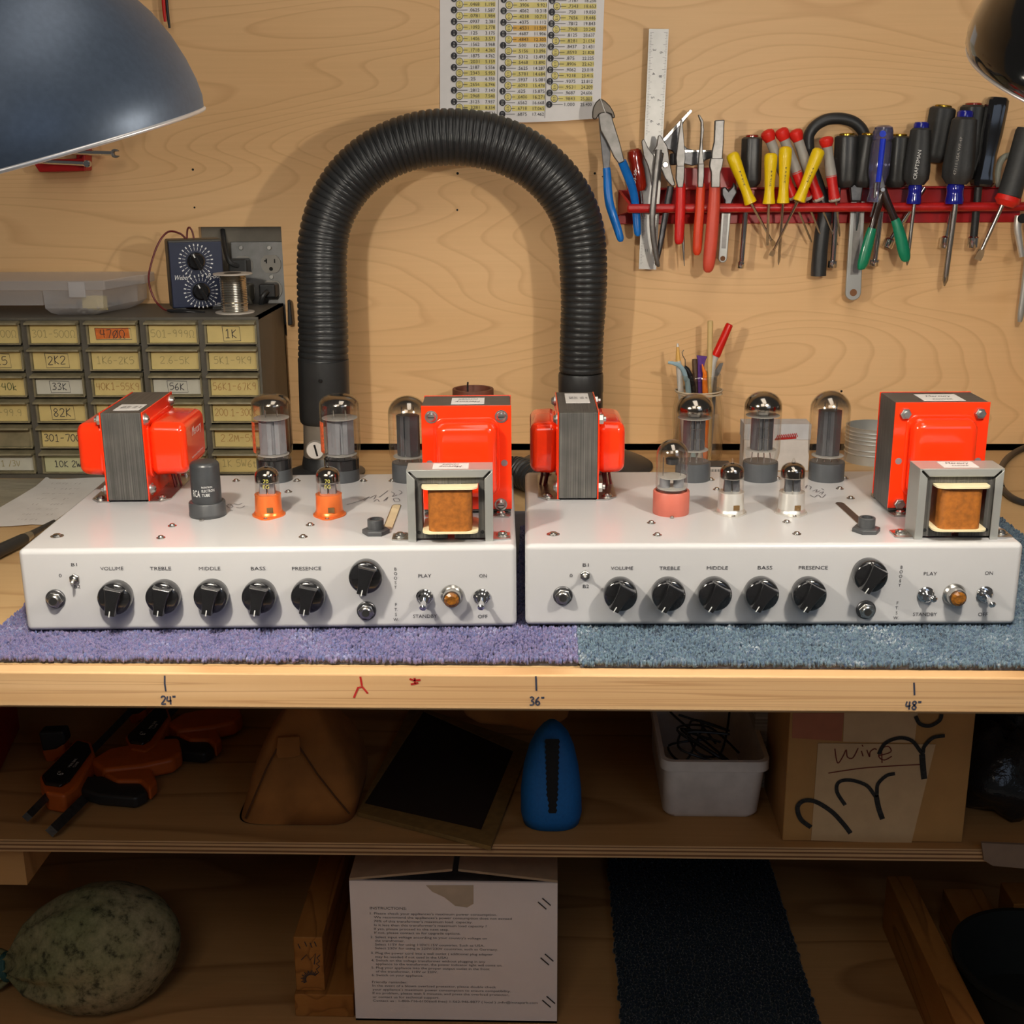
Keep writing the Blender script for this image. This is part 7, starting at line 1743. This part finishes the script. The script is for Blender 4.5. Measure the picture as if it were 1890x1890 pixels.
for i in range(15):
    an = PI*(.1+.85*i/14)+.6; u = V3((math.cos(an), 0, math.sin(an))); ribbon(q, [ct2+u*10*m2, ct2+u*(20 if i % 2 else 17)*m2], V3((0, -1, 0)), 2.0*m2)
ribbon(q, [P(x, y, Ye-.0004) for x, y in ((556, 1772), (566, 1762), (572, 1772), (582, 1760), (580, 1780))], V3((0, -1, 0)), 1.8*m2)
ribbon(q, [P(x, y, Ye-.0004) for x, y in ((582, 1800), (588, 1795), (584, 1789), (590, 1784), (584, 1779), (590, 1774), (585, 1768), (591, 1762))], V3((0, -1, 0)), 1.8*m2)
for x, y in ((550, 1742), (562, 1738), (572, 1740), (580, 1738)): ribbon(q, [P(x, y, Ye-.0004), P(x+4, y+9, Ye-.0004)], V3((0, -1, 0)), 1.8*m2)
build('ink_stamp', q, M['ink'], bs)
# carpet runner
xL_, xR_ = G(1150, 1888, LZ).x, G(1510, 1888, LZ).x
DK = carpet('dark_blue_runner_carpet', [S(14, 20, 26), S(28, 38, 44), S(20, 30, 42), S(36, 46, 48)], 260)
t = thing('carpet_runner', 'dark blue-grey carpet strip lying across the bottom shelf', 'carpet', ((xL_+xR_)/2, -.4, LZ))
build('carpet_base', MB().box((xL_, -.755, LZ+.0003), (xR_, -.03, LZ+.006)), DK, t)
_bz = BZ; BZ = LZ+.002
o = build('pile', pile([(xL_, -.752, xR_, -.04)], .0046, .0030, .0052, 6), DK, t, smooth=180); o['kind'] = 'stuff'
BZ = _bz
p = G(1628, 1712, LZ); pw_ = P(1690, 1616, p.y)-P(1645, 1616, p.y); hh = P(1645, 1616, p.y).z-LZ
stud('upright wooden rail right of the dark carpet strip', p.x, p.x+pw_.x, -.75, p.y, LZ, LZ+hh)
p2 = G(1836, 1716, LZ); hh2 = P(1842, 1628, p2.y).z-LZ
stud('wooden rail at the far right behind the black bucket', p2.x, p2.x+.04, p2.y-.05, p2.y, LZ, LZ+hh2)
p3 = G(1772, 1790, LZ); z3 = P(1780, 1714, p3.y).z
stud('small dark wood block between the two wooden rails', p3.x, p3.x+.052, p3.y, p3.y+.09, LZ, z3)
# bucket
pc = G(1925, 1905, LZ); r_ = 158*mpp(pc); zt = P(1925, 1790, pc.y).z-LZ
t = thing('bucket', 'black plastic bucket at the bottom right corner', 'bucket', (pc.x, pc.y+.02, LZ))
build('bucket_wall', MB().lathe([(r_*.86, 0), (r_*.97, zt-.008), (r_*1.02, zt-.008), (r_*1.03, zt), (r_*.97, zt), (r_*.84, .003), (.001, .003)], 56, caps=False), pm('matt_black_plastic', (.010, .012, .011), .5), t, world=False)
# shelf cleat at the left
a, b = P(-60, 1632, -.50), P(44, 1584, -.50)
build('shelf_cleat', MB().box((a.x, -.50, a.z), (b.x, -.30, SB-.0002)), M['shelfwood'], bench)
